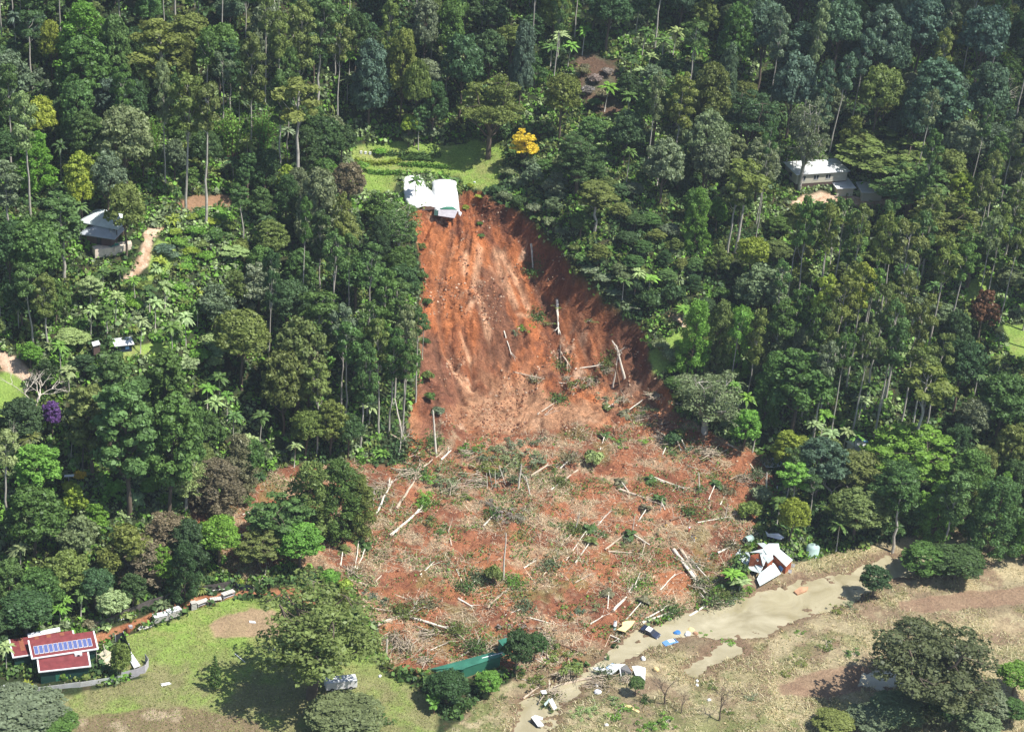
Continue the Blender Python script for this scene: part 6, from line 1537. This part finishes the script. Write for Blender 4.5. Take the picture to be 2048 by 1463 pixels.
# ------------------------------------------------------------------ fallen trunks
LOGS = []
def branches(mb, P0, P1, r_, rs, n=4, ln=3.0):
    d = unit(P1 - P0)
    for i in range(n):
        q = P0 + (P1 - P0) * rs.uniform(.6, .98); e = unit(d + rs.normal(0, .45, 3) * [1, 1, .4] + [0, 0, .15]) * ln * rs.uniform(.5, 1)
        limb(mb, q, q + e, r_ * .42, r_ * .12, rs, .2, 5, 3)
        for j in range(2):
            q2 = q + e * rs.uniform(.4, .9); limb(mb, q2, q2 + unit(e + rs.normal(0, .8, 3) * np.linalg.norm(e) * [1, 1, .4]) * ln * .4, r_ * .2, r_ * .06, rs, .2, 4, 2)
def log(a_, b_, r_=.28, fork=0, green=None, root=False, mat='bark_dead', ln=3.0, hb=.45, label=None, name='fallen_log', kind='log', plen=None):
    rs = np.random.default_rng(int(a_[0] * 7 + a_[1])); A = hit(*a_); B = hit(*b_)
    r_ *= .98; fork = max(fork, 1 + int(rs.random() < .7)); ln = ln * 1.15; hb = hb * rs.uniform(-.4, 1.3)
    if green is None and rs.random() < .42: green = ('ol', 'gy', 'pk', 'md')[rs.integers(0, 4)]
    P0 = np.array([0, 0, r_ * .4]); P1 = B - A + [0, 0, hb]; LG = float(np.linalg.norm(B - A))
    o = empty(name, A); mb = MB(); limb(mb, P0, P1, r_, r_ * .5, rs, .05, 8, 6)
    if fork: branches(mb, P0, P1, r_, rs, fork, ln)
    mb.obj('stem', 'bark_log' if mat == 'bark_dead' and rs.random() < .5 and not label else mat, o, True)
    if root:
        m2 = MB(); d = unit(P0 - P1)
        for i in range(12):
            e = unit(d * .5 + rs.normal(0, 1, 3)) * rs.uniform(.5, 1.3); limb(m2, P0, P0 + e, r_ * .5, .03, rs, .2, 4, 2)
        m2.obj('roots', 'bark_brown', o)
    if green:
        n = 500; c = P1 + rs.normal(0, 1, (n, 3)) * [ln * .4, ln * .4, .5] + [0, 0, .5]; c[:, 2] = np.maximum(c[:, 2], interp(ZT, c[:, 0] + A[0], c[:, 1] + A[1]) - A[2] + .1)
        me = quad_mesh('foliage', leaf_quads(c, rs.normal(0, 1, (n, 3)) + [0, 0, 1], .22, .6, rs)); f = link(bpy.data.objects.new('foliage', me), o); c_ = TINT[green]; f.color = (c_[0] * 1.5, c_[1] * 1.5, c_[2] * 1.5, 1)
    sz = 'long' if LG > 12 else 'short' if LG < 6 else ''
    tc_ = {'bark_dead': 'bleached', 'bark_pale': 'grey', 'bark_brown': 'brown', 'bark_dark': 'dark'}[mat]
    tag(o, label, 'log', 'fallen trunks strewn over the landslide', key='log', uv=((a_[0] + b_[0]) / 2, (a_[1] + b_[1]) / 2), adj=(sz, tc_ + (' forked' if fork > 2 else ''), 'log'))
def stand(a_, b_, r_=.25, fork=0, mat='bark_dead', green=None, ln=2.5, label=None):
    """a broken trunk still standing or leaning: b_ is where its tip shows"""
    rs = np.random.default_rng(int(a_[0] * 5 + a_[1])); A = hit(*a_); d = ray(*b_); t = A[1] / d[1]; T = CAMP + d * t
    o = empty('broken_tree', A); mb = MB(); P1 = T - A; limb(mb, np.array([0, 0, -.5]), P1, r_, r_ * .55, rs, .04, 8, 6)
    if fork: branches(mb, np.array([0, 0, 0.]), P1, r_, rs, fork, ln)
    mb.obj('stem', mat, o, True)
    if green:
        n = 350; c = P1 + rs.normal(0, 1, (n, 3)) * [ln * .4, ln * .4, .8]
        me = quad_mesh('foliage', leaf_quads(c, rs.normal(0, 1, (n, 3)) + [0, 0, 1], .2, .6, rs)); f = link(bpy.data.objects.new('foliage', me), o); c_ = TINT[green]; f.color = (c_[0] * 1.5, c_[1] * 1.5, c_[2] * 1.5, 1)
    tag(o, label, 'trunk', 'broken trunks left standing on the landslide', key='broken trunk', uv=(a_[0], (a_[1] + b_[1]) / 2), adj=('tall' if P1[2] > 8 else 'short' if P1[2] < 5 else '', {'bark_dead': 'white', 'bark_pale': 'grey', 'bark_brown': 'brown', 'bark_dark': 'dark'}[mat] + (' forked' if fork else ''), 'broken trunk'))
def fpalm(a_, b_, t_='br', label=None):
    rs = np.random.default_rng(int(a_[0] * 3 + a_[1])); A = hit(*a_); B = hit(*b_); o = empty('fallen_palm', A); mb = MB(); P1 = B - A + [0, 0, .9]; limb(mb, np.array([0, 0, .1]), P1, .17, .12, rs, .03, 6, 4); mb.obj('stem', 'bark_dead', o, True)
    me = quad_mesh('crown', palm_fronds(rs, tuple(P1), L=2.4, n=12, w=.4, droop=1.1)); f = link(bpy.data.objects.new('crown', me), o); c_ = TINT[t_]; f.color = (c_[0] * 1.4, c_[1] * 1.4, c_[2] * 1.4, 1)
    tag(o, label, 'fallen palm', 'toppled palms on the debris apron', key='fallen palm', uv=((a_[0] + b_[0]) / 2, (a_[1] + b_[1]) / 2), adj=('long' if np.linalg.norm(P1) > 8 else '', {'md': 'green-crowned', 'ol': 'olive-crowned', 'pk': 'browning'}.get(t_, 'green'), 'toppled palm'))
for e in (((780, 1072), (850, 1012), .42, 3, 'br'), ((752, 1030), (784, 962), .3, 4, None), ((793, 1018), (838, 946), .42, 6, 'md'), ((830, 912), (868, 888), .25, 0, None), ((845, 935), (885, 905), .25, 2, None), ((882, 920), (902, 903), .3, 0, None), ((1062, 952), (1096, 930), .35, 0, None), ((1122, 966), (1156, 940), .4, 0, None),
          ((1120, 937), (1140, 921), .25, 0, None), ((1095, 985), (1120, 968), .25, 1, None), ((966, 1053), (988, 1030), .28, 4, None), ((903, 1092), (896, 1060), .22, 0, None), ((1210, 1100), (1242, 1074), .3, 2, None), ((1216, 1102), (1262, 1106), .2, 0, None), ((1282, 1113), (1292, 1082), .22, 1, None), ((1308, 955), (1368, 980), .26, 2, None),
          ((1236, 978), (1306, 1002), .36, 6, None), ((1372, 929), (1396, 941), .22, 1, None), ((1455, 888), (1532, 926), .24, 1, None), ((1500, 928), (1516, 952), .22, 1, None), ((1435, 1106), (1464, 1092), .34, 0, None), ((1347, 1100), (1402, 1172), .5, 3, None), ((1362, 1100), (1412, 1185), .42, 3, None), ((1356, 1112), (1422, 1202), .32, 4, None),
          ((1376, 1112), (1448, 1196), .2, 4, None), ((1378, 1233), (1420, 1207), .36, 1, None), ((1412, 1216), (1430, 1190), .28, 2, None), ((1226, 1222), (1274, 1170), .38, 6, 'br'), ((1284, 1246), (1344, 1222), .36, 0, None), ((1290, 1238), (1325, 1222), .25, 1, None), ((700, 1160), (856, 1211), .3, 0, None), ((716, 1211), (800, 1226), .24, 0, None),
          ((738, 1256), (816, 1230), .42, 3, None), ((748, 1250), (826, 1222), .3, 5, None), ((820, 1234), (912, 1263), .36, 2, None), ((905, 1258), (948, 1296), .26, 2, None), ((920, 1312), (952, 1296), .2, 0, None), ((975, 1216), (1028, 1168), .3, 4, 'br'), ((913, 1139), (929, 1177), .2, 0, None), ((933, 1177), (955, 1160), .25, 0, None),
          ((916, 1197), (946, 1216), .26, 0, None), ((1085, 1152), (1102, 1132), .2, 0, None), ((1047, 1136), (1072, 1122), .18, 0, None), ((751, 1163), (774, 1139), .2, 2, None), ((1122, 1370), (1210, 1351), .34, 0, None), ((1046, 1397), (1072, 1378), .28, 3, None), ((1074, 1255), (1110, 1262), .24, 1, None), ((757, 855), (816, 886), .28, 0, None),
          ((1190, 1058), (1212, 1030), .2, 2, None), ((1130, 1082), (1150, 1060), .18, 1, None), ((860, 1300), (890, 1290), .16, 1, None), ((1060, 1235), (1120, 1250), .18, 0, None), ((1220, 1270), (1240, 1282), .18, 0, None), ((1180, 1248), (1205, 1232), .18, 1, None), ((840, 1150), (870, 1120), .18, 1, None), ((1010, 1230), (1050, 1215), .16, 1, None),
          ((1330, 1000), (1352, 975), .2, 1, None), ((1440, 1010), (1452, 985), .2, 1, None), ((1150, 1165), (1180, 1150), .18, 1, None), ((1395, 1045), (1450, 1035), .2, 1, None), ((1320, 1180), (1350, 1150), .18, 1, None), ((700, 1060), (730, 1050), .16, 0, None), ((1110, 1350), (1085, 1290), .3, 5, None), ((1100, 1372), (1090, 1320), .26, 5, None),
          ((1075, 828), (1118, 801), .22, 0, None), ((1075, 829), (1092, 833), .18, 0, None), ((1060, 755), (1124, 768), .26, 3, None), ((1030, 745), (1085, 760), .2, 3, None), ((1150, 738), (1216, 729), .2, 2, None), ((1008, 662), (1022, 712), .2, 1, None), ((1118, 700), (1138, 731), .34, 3, None), ((1035, 658), (1075, 640), .16, 2, None)):
    log(e[0], e[1], e[2], e[3], e[4], root=e[3] >= 3, ln=4.2 if e[3] > 4 else 3.0)
log((1071, 1268), (1172, 1312), .28, 2, None, mat='bark_brown'); log((1340, 1041), (1378, 1028), .32, 2, None, mat='bark_brown'); log((770, 1235), (800, 1215), .2, 3, None, mat='bark_brown'); log((1120, 690), (1122, 735), .18, 0, None, mat='bark_dark')
log((1114, 600), (1117, 668), .42, 3, None, root=True, label='thick white trunk lying straight down the scar face, roots uppermost'); log((1062, 488), (1066, 546), .34, 2, 'md', mat='bark_pale', label='grey trunk hanging down the upper scar face')
for e in (((873, 912), (866, 820), .34, 0), ((1036, 976), (1043, 928), .28, 0), ((1061, 990), (1052, 952), .2, 3), ((1006, 1160), (1012, 1065), .24, 0), ((1400, 980), (1397, 944), .2, 0), ((1532, 996), (1534, 944), .3, 0), ((746, 1012), (748, 980), .2, 0), ((773, 1313), (774, 1271), .24, 0), ((808, 882), (790, 798), .26, 0), ((1150, 1060), (1158, 1030), .16, 3),
          ((1320, 1020), (1325, 995), .14, 0), ((1265, 1060), (1270, 1030), .14, 0), ((975, 975), (973, 945), .12, 0), ((985, 972), (978, 938), .12, 0), ((992, 975), (990, 940), .12, 0), ((1012, 968), (998, 930), .12, 0), ((1250, 755), (1232, 690), .4, 6), ((1240, 770), (1228, 720), .3, 6), ((1225, 775), (1238, 700), .26, 5), ((1450, 1035), (1455, 1010), .14, 2)):
    stand(e[0], e[1], e[2], e[3], mat='bark_brown' if e[0][0] in (1240,) else 'bark_dead')
for i_, (a_, b_) in enumerate((((1132, 1121), (1176, 1062)), ((1150, 1126), (1182, 1085)), ((1272, 1052), (1293, 1020)), ((1417, 1000), (1431, 970)), ((1362, 902), (1348, 872)), ((1372, 900), (1356, 868)), ((1252, 1239), (1287, 1204)), ((710, 1136), (717, 1088)), ((713, 1139), (733, 1097)), ((681, 1132), (686, 1102)), ((1262, 990), (1240, 966)), ((1330, 965), (1300, 962)),
               ((1330, 1020), (1318, 1000)), ((1325, 910), (1333, 895)), ((1215, 1218), (1217, 1190)), ((1172, 1070), (1180, 1060)), ((1300, 1090), (1260, 1070)), ((1245, 795), (1215, 820)), ((1285, 800), (1250, 830)), ((1200, 900), (1210, 875)))):
    fpalm(a_, b_, ('md', 'ol', 'pk', 'md')[i_ % 4])
tree_top('M', 850, 628, 26, 13, 'dk', 'slender dark palm silhouetted against the edge of the scar', 'scar palm'); tree_top('G', 843, 612, 58, 27, 'md', 'thin vine-hung dark gum silhouetted against the scar', 'vine gum')

# ------------------------------------------------------------------ people searching the debris
def person(u, v, rz, shirt, trous, label, bag=None, lean=.15):
    A = hit(u, v); o = empty('person', A, rz)
    J = {'pel': (0, 0, .95), 'che': (0, lean, 1.35), 'nec': (0, lean * 1.3, 1.5), 'hea': (0, lean * 1.6, 1.66), 'lh': (-.1, 0, .9), 'lk': (-.13, .08, .48), 'lf': (-.15, 0, .05), 'lt': (-.15, .2, .03), 'rh': (.1, 0, .9), 'rk': (.12, .16, .5), 'rf': (.15, .1, .05), 'rt': (.16, .3, .03),
         'ls': (-.19, lean, 1.4), 'le': (-.28, lean + .1, 1.12), 'lw': (-.22, lean + .3, .95), 'la': (-.21, lean + .4, .9), 'rs': (.19, lean, 1.4), 're': (.27, lean + .12, 1.14), 'rw': (.2, lean + .32, 1.0), 'ra': (.19, lean + .41, .96)}
    R_ = {'pel': .15, 'che': .16, 'nec': .06, 'hea': .11, 'lh': .1, 'rh': .1, 'lk': .065, 'rk': .065, 'lf': .05, 'rf': .05, 'lt': .035, 'rt': .035, 'ls': .06, 'rs': .06, 'le': .045, 're': .045, 'lw': .03, 'rw': .03, 'la': .035, 'ra': .035}
    E = [('pel', 'che'), ('che', 'nec'), ('nec', 'hea'), ('pel', 'lh'), ('lh', 'lk'), ('lk', 'lf'), ('lf', 'lt'), ('pel', 'rh'), ('rh', 'rk'), ('rk', 'rf'), ('rf', 'rt'), ('che', 'ls'), ('ls', 'le'), ('le', 'lw'), ('lw', 'la'), ('che', 'rs'), ('rs', 're'), ('re', 'rw'), ('rw', 'ra')]
    def skin(name, keys, k, mat):
        ks = [q for q in J if q in keys]; me = bpy.data.meshes.new(name); me.from_pydata([J[q] for q in ks], [(ks.index(a_), ks.index(b_)) for a_, b_ in E if a_ in ks and b_ in ks], []); me.materials.append(MATS[mat])
        ob = link(bpy.data.objects.new(name, me), o); md = ob.modifiers.new('skin', 'SKIN')
        for i, q in enumerate(ks): me.skin_vertices[0].data[i].radius = (R_[q] * k, R_[q] * k)
        me.skin_vertices[0].data[0].use_root = True; ob.modifiers.new('sub', 'SUBSURF').levels = 1; return ob
    skin('body', set(J), 1.0, 'skin'); skin('shirt', {'pel', 'che', 'ls', 'rs', 'le', 're', 'lw', 'rw'} - {'lw', 'rw'}, 1.2, shirt); skin('trousers', {'pel', 'lh', 'rh', 'lk', 'rk', 'lf', 'rf'}, 1.22, trous)
    h = J['hea']; MB().tube([(h[0], h[1] - .01, h[2] + .02), (h[0], h[1] - .01, h[2] + .1), (h[0], h[1], h[2] + .14)], [.13, .11, .03], 10).obj('hair', 'hair', o, True)
    if bag: MB().tube([(0, lean - .32, .95), (0, lean - .28, 1.2), (0, lean - .2, 1.42)], [.13, .17, .1], 8).obj('backpack', bag, o, True)
    tag(o, label, 'person', 'people searching the debris')
person(1378, 1063, .4, 'cloth_white', 'cloth_red', 'person in a white shirt and red trousers walking on the debris')
person(1383, 1079, -.5, 'cloth_black', 'concrete', 'person in a black top and pale trousers downhill of the red trousers')
person(1389, 1083, .9, 'cloth_black', 'cloth_white', 'person in black with a yellow backpack, downhill of the red trousers', 'cloth_yellow')
person(1331, 1054, 2.2, 'cloth_navy', 'cloth_yellow', 'person in navy and yellow standing apart on the debris')

# ------------------------------------------------------------------ litter nobody could count: twigs, straw, stones, weeds
def scatter(n, keys, seed, vmin=-50):
    r = np.random.default_rng(seed); out = []
    P_ = np.concatenate([PW[k] for k in keys]); b0, b1 = P_.min(0), P_.max(0); got = 0
    X = r.uniform(b0[0], b1[0], n * 6); Y = r.uniform(b0[1], b1[1], n * 6); mk_ = sum(M[k] for k in keys); w = interp(mk_, X, Y) - interp(wm, X, Y) * 2
    s_ = w > .6; X, Y = X[s_][:n], Y[s_][:n]; return X, Y, interp(ZT, X, Y), r
def twig_quads(X, Y, Zz, r, L_, W__, up=.25):
    a_ = r.uniform(0, 6.28, len(X)); el = r.normal(0, up, len(X)); d = np.stack([np.cos(a_) * np.cos(el), np.sin(a_) * np.cos(el), np.abs(np.sin(el))], 1) * (L_ * r.uniform(.4, 1.3, len(X)))[:, None]
    s_ = np.stack([-np.sin(a_), np.cos(a_), np.zeros(len(X))], 1) * W__; c = np.stack([X, Y, Zz + .08], 1)
    return np.stack([c - s_, c + s_, c + d + s_ * .6, c + d - s_ * .6], 1)
def stuff(name, Q, colr, label, mat='ground_plants'):
    me = quad_mesh(name, Q, col=colr, mat=mat); o = link(bpy.data.objects.new(name, me)); o['kind'] = 'stuff'; o['label'] = label
X, Y, Zz, r = scatter(34000, ['apron'], 1); pal_ = np.array([(.52, .43, .31), (.40, .30, .20), (.64, .56, .43), (.26, .17, .11)]); cl = fbm(X / 5, Y / 5, 301, 3); s_ = cl + r.normal(0, .15, len(X)) > .03; X, Y, Zz = X[s_], Y[s_], Zz[s_]
stuff('broken_branches', twig_quads(X, Y, Zz, r, 1.7 * np.exp(r.normal(0, .35, len(X))), .045), pal_[r.integers(0, 4, len(X))], 'broken branches and twigs strewn over the slide debris')
X, Y, Zz, r = scatter(60000, ['apron'], 2); cl = fbm(X / 7, Y / 4, 151, 4, .6); s_ = cl + r.normal(0, .05, len(X)) > .16; X, Y, Zz = X[s_], Y[s_], Zz[s_]
stuff('dry_straw', twig_quads(X, Y, Zz, r, .75, .05, .5), np.array([(.54, .45, .29), (.42, .33, .21), (.62, .54, .38)])[r.integers(0, 3, len(X))], 'flattened dry straw on the slide debris')
X, Y, Zz, r = scatter(60000, ['apron'], 3); cl = fbm(X / 6, Y / 6, 311, 4, .6); s_ = cl + r.normal(0, .08, len(X)) > .08; X, Y, Zz = X[s_], Y[s_], Zz[s_]; P_ = np.stack([X, Y, Zz + r.uniform(.05, .6, len(X))], 1)
stuff('weeds', leaf_quads(P_, r.normal(0, 1, P_.shape) + [0, 0, 1.5], .2, .7, r), 1.5 * pal[r.integers(1, 7, len(X))], 'green weeds and torn leaves among the slide debris')
X, Y, Zz, r = scatter(50000, ['plain'], 4); s_ = (fbm(X / 6, Y / 6, 171, 4) + r.normal(0, .1, len(X)) > .02) & (interp(M['wetmud'] + M['mudtrack'], X, Y) < .3); X, Y, Zz = X[s_], Y[s_], Zz[s_]; P_ = np.stack([X, Y, Zz + r.uniform(.03, .35, len(X))], 1)
stuff('low_weeds', leaf_quads(P_, r.normal(0, 1, P_.shape) + [0, 0, 1.5], .15, .6, r), np.where(r.random((len(X), 1)) < .35, np.array([[.10, .14, .04]]), np.array([[.36, .28, .15]])) * r.uniform(.8, 1.3, (len(X), 1)), 'low weeds and flattened reeds on the flood plain')
X, Y, Zz, r = scatter(70000, ['plain'], 5); s_ = (interp(M['wetmud'] + M['mudtrack'], X, Y) < .3) & (fbm(X / 8, Y / 6, 401, 4, .6) + r.normal(0, .1, len(X)) > -.05); X, Y, Zz = X[s_], Y[s_], Zz[s_]
stuff('dry_reeds', twig_quads(X, Y, Zz, r, .8, .06, .5), np.array([(.52, .45, .27), (.42, .35, .2), (.60, .55, .36), (.26, .27, .12)])[r.integers(0, 4, len(X))], 'matted dry reeds on the flood plain')
X, Y, Zz, r = scatter(60000, ['lawn', 'garden'], 6); P_ = np.stack([X, Y, Zz + r.uniform(.02, .18, len(X))], 1)
s_ = interp(M['padmud'] + M['dirtroad'], X, Y) < .4; P_ = P_[s_]
stuff('grass', leaf_quads(P_, r.normal(0, 1, P_.shape) + [0, 0, .8], .13, .6, r), np.where(P_[:, 1:2] > 336 + 6 * fbm(P_[:, 0:1] / 9, P_[:, 1:2] / 9, 5, 2), np.array([[.25, .36, .075]]), np.array([[.25, .27, .10]])) * r.uniform(.75, 1.3, (len(P_), 1)), 'uneven grass of the lawns')
# stones
def stones(n, keys, seed, size, cols, name, label):
    X, Y, Zz, r = scatter(n, keys, seed); s_ = fbm(X / 5, Y / 9, 501, 4, .6) + r.normal(0, .06, len(X)) > .12; X, Y, Zz = X[s_], Y[s_], Zz[s_]; n = len(X); base = np.array([(1, 0, 0), (0, 1, 0), (-1, 0, 0), (0, -1, 0), (0, 0, 1), (0, 0, -1)], float); sz = size * r.uniform(.3, 1, n) ** 2 * 1.6
    V_ = np.stack([X, Y, Zz], 1)[:, None, :] + base[None] * sz[:, None, None] * r.uniform(.6, 1.3, (n, 6, 1)) * [1, 1, .8]
    F_ = np.array([(0, 1, 4), (1, 2, 4), (2, 3, 4), (3, 0, 4), (1, 0, 5), (2, 1, 5), (3, 2, 5), (0, 3, 5)]); Q = V_[:, F_, :].reshape(-1, 3, 3); Q = np.concatenate([Q, (Q[:, 2:3] + Q[:, 0:1]) / 2], 1)
    stuff(name, Q, np.repeat(np.array(cols)[r.integers(0, len(cols), n)], 8, 0), label)
stones(12000, ['scar'], 11, .3, [(.30, .13, .07), (.40, .2, .11), (.17, .075, .045), (.24, .1, .05), (.5, .36, .26)], 'rubble', 'loose stones and clods on the scar face')
stones(9000, ['apron'], 12, .26, [(.5, .22, .1), (.58, .32, .18), (.3, .1, .05), (.6, .45, .32)], 'stony_rubble', 'stones and clods in the debris')

# ------------------------------------------------------------------ labels that single out every remaining thing
LM = [('the red-roofed sheds', 120, 1320), ('the blue skip bin', 154, 1280), ('the slatted crates', 335, 1240), ('the dark blue gate', 495, 1180), ('the white trailer', 682, 1375), ('the damaged green shed', 930, 1340),
      ('the crumpled white roof', 1240, 1345), ('the tipped dark car', 1300, 1268), ('the collapsed house', 1530, 1120), ('the round creek tree', 1755, 1165), ('the fallen pale roof', 1540, 930), ('the blue tarpaulin house', 1720, 885),
      ('the half-bare tree', 1425, 770), ('the white poly tunnels', 870, 385), ('the yellow blossom tree', 1052, 270), ('the cream house', 1630, 360), ('the brown terrace tree', 702, 350), ('the dark pavilion', 208, 465),
      ('the pale driveway', 290, 500), ('the small blue shed', 248, 695), ('the purple flowering tree', 103, 825), ('the largest pine', 255, 820), ('the rusty red tree', 1975, 605), ('the blue dome tree', 1982, 60),
      ('the bare red patch', 1200, 170), ('the grey-green column tree', 640, 400), ('the bamboo clump', 465, 220), ('the twin olive gum', 412, 220), ('the broad gold gum', 605, 200), ('the yellow-topped tree', 160, 345), ('the upper hill corner', 20, 20),
      ('the layered green tree', 565, 1010), ('the fluffy olive tree', 672, 950), ('the dark flood-plain tree', 1888, 1290), ('the lone bare tree', 1440, 1390), ('the searching people', 1380, 1070), ('the white trunk on the scar', 1116, 632),
      ('the flat-topped pale tree', 1745, 300), ('the sparse grey-brown tree', 1632, 210), ('the terrace spreading tree', 980, 180), ('the wide green dome tree', 1610, 750), ('the forked olive gum', 1860, 770), ('the glossy fence tree', 438, 1080),
      ('the big lawn tree', 632, 1260), ('the leaning creek gum', 1815, 1010), ('the white standing trunk', 870, 865), ('the driveway tree fern', 345, 445), ('the pole-top solar panel', 138, 965), ('the stony scar foot', 930, 800), ('the pale path end', 1370, 640)]
ORD = ['', 'second', 'third', 'fourth', 'fifth', 'sixth', 'seventh', 'eighth', 'ninth', 'tenth', 'eleventh', 'twelfth', 'thirteenth', 'fourteenth', 'fifteenth', 'sixteenth', 'seventeenth', 'eighteenth', 'nineteenth', 'twentieth',
       'twenty-first', 'twenty-second', 'twenty-third', 'twenty-fourth', 'twenty-fifth', 'twenty-sixth', 'twenty-seventh', 'twenty-eighth', 'twenty-ninth', 'thirtieth']
grp = {}
for t in THINGS:
    if t['label'] or not t['adj']: continue
    u, v = t['uv']; best = min(range(len(LM)), key=lambda i: (LM[i][1] - u) ** 2 + (LM[i][2] - v) ** 2); nm, lu, lv = LM[best]; du, dv = u - lu, v - lv
    if abs(dv) > abs(du) * 0.8: dr = 'uphill of' if dv < 0 else 'downhill of'
    else: dr = 'beside' 
    side = '' if dr != 'beside' else (' toward the slide' if (du > 0) == (lu < 1040) else ' away from the slide')
    t['d'] = math.hypot(du, dv); grp.setdefault((t['adj'], nm, dr, side), []).append(t)
for (adj, nm, dr, side), ts in grp.items():
    ts.sort(key=lambda t: t['d'])
    for i, t in enumerate(ts):
        a_ = ' '.join(x for x in adj if x)
        lab = '%s %s %s%s' % (a_, dr, nm, side)
        if len(ts) > 1:
            o_ = 'first' if i == 0 else ORD[min(i, 29)]
            for tail in (', %s such one counting outward', ', %s counting outward', ', %s one out', ', %s out'):
                if len((lab + tail % o_).split()) <= 15: break
            lab += tail % o_
        t['o']['label'] = lab

# ------------------------------------------------------------------ haze: one even, closed volume of air round the whole scene
mt = bpy.data.materials.new('haze'); mt.use_nodes = True; nt = mt.node_tree; nt.nodes.clear()
out = nt.nodes.new('ShaderNodeOutputMaterial'); pv = nt.nodes.new('ShaderNodeVolumePrincipled')
pv.inputs['Color'].default_value = (0.74, 0.85, 1.0, 1); pv.inputs['Density'].default_value = 0.00009; pv.inputs['Anisotropy'].default_value = 0.2
nt.links.new(pv.outputs[0], out.inputs['Volume'])
MATS['haze'] = mt
hz = MB().box((0, 800, (266 - 2) / 2.0), (2900, 2300, 268)).obj('haze', 'haze'); hz['kind'] = 'stuff'; hz['label'] = 'thin bluish haze over the valley'

# ------------------------------------------------------------------ unseen cloud added to darken the upper slopes, far above the haze
mt = bpy.data.materials.new('cloud'); mt.use_nodes = True; nt = mt.node_tree; nt.nodes.clear()
out = nt.nodes.new('ShaderNodeOutputMaterial'); d = nt.nodes.new('ShaderNodeBsdfDiffuse'); d.inputs[0].default_value = (.9, .9, .9, 1); tr = nt.nodes.new('ShaderNodeBsdfTransparent'); mx = nt.nodes.new('ShaderNodeMixShader')
mx.inputs[0].default_value = 0.42; nt.links.new(tr.outputs[0], mx.inputs[1]); nt.links.new(d.outputs[0], mx.inputs[2]); nt.links.new(mx.outputs[0], out.inputs[0]); MATS['cloud'] = mt
cm = MB(); cr_ = np.random.default_rng(9)
for (tx, ty, rx, ry) in ((-20, 640, 100, 62), (90, 640, 110, 78), (190, 620, 90, 60), (-110, 650, 70, 55), (60, 600, 60, 42), (130, 720, 120, 70), (0, 720, 120, 70), (-10, 596, 30, 24)):
    c = np.array([tx, ty, 80.0]) + np.array(sdir) * 900; nv = 14; V = []; F = []
    for i in range(nv):
        ph = math.pi * (i + .5) / nv - math.pi / 2
        for j in range(20):
            a_ = 2 * math.pi * j / 20; k = 1 + .16 * math.sin(3 * a_ + tx) + .1 * math.sin(7 * a_ + ty)
            V.append((c[0] + rx * k * math.cos(ph) * math.cos(a_), c[1] + ry * k * math.cos(ph) * math.sin(a_), c[2] + 26 * math.sin(ph)))
    for i in range(nv - 1):
        for j in range(20): F.append((i * 20 + j, i * 20 + (j + 1) % 20, (i + 1) * 20 + (j + 1) % 20, (i + 1) * 20 + j))
    F.append(tuple(range(19, -1, -1))); F.append(tuple((nv - 1) * 20 + j for j in range(20))); cm.add(V, F)
co = cm.obj('cloud', 'cloud', None, True); co['kind'] = 'structure'; co['label'] = 'thin unseen cloud added to shade the upper slopes'
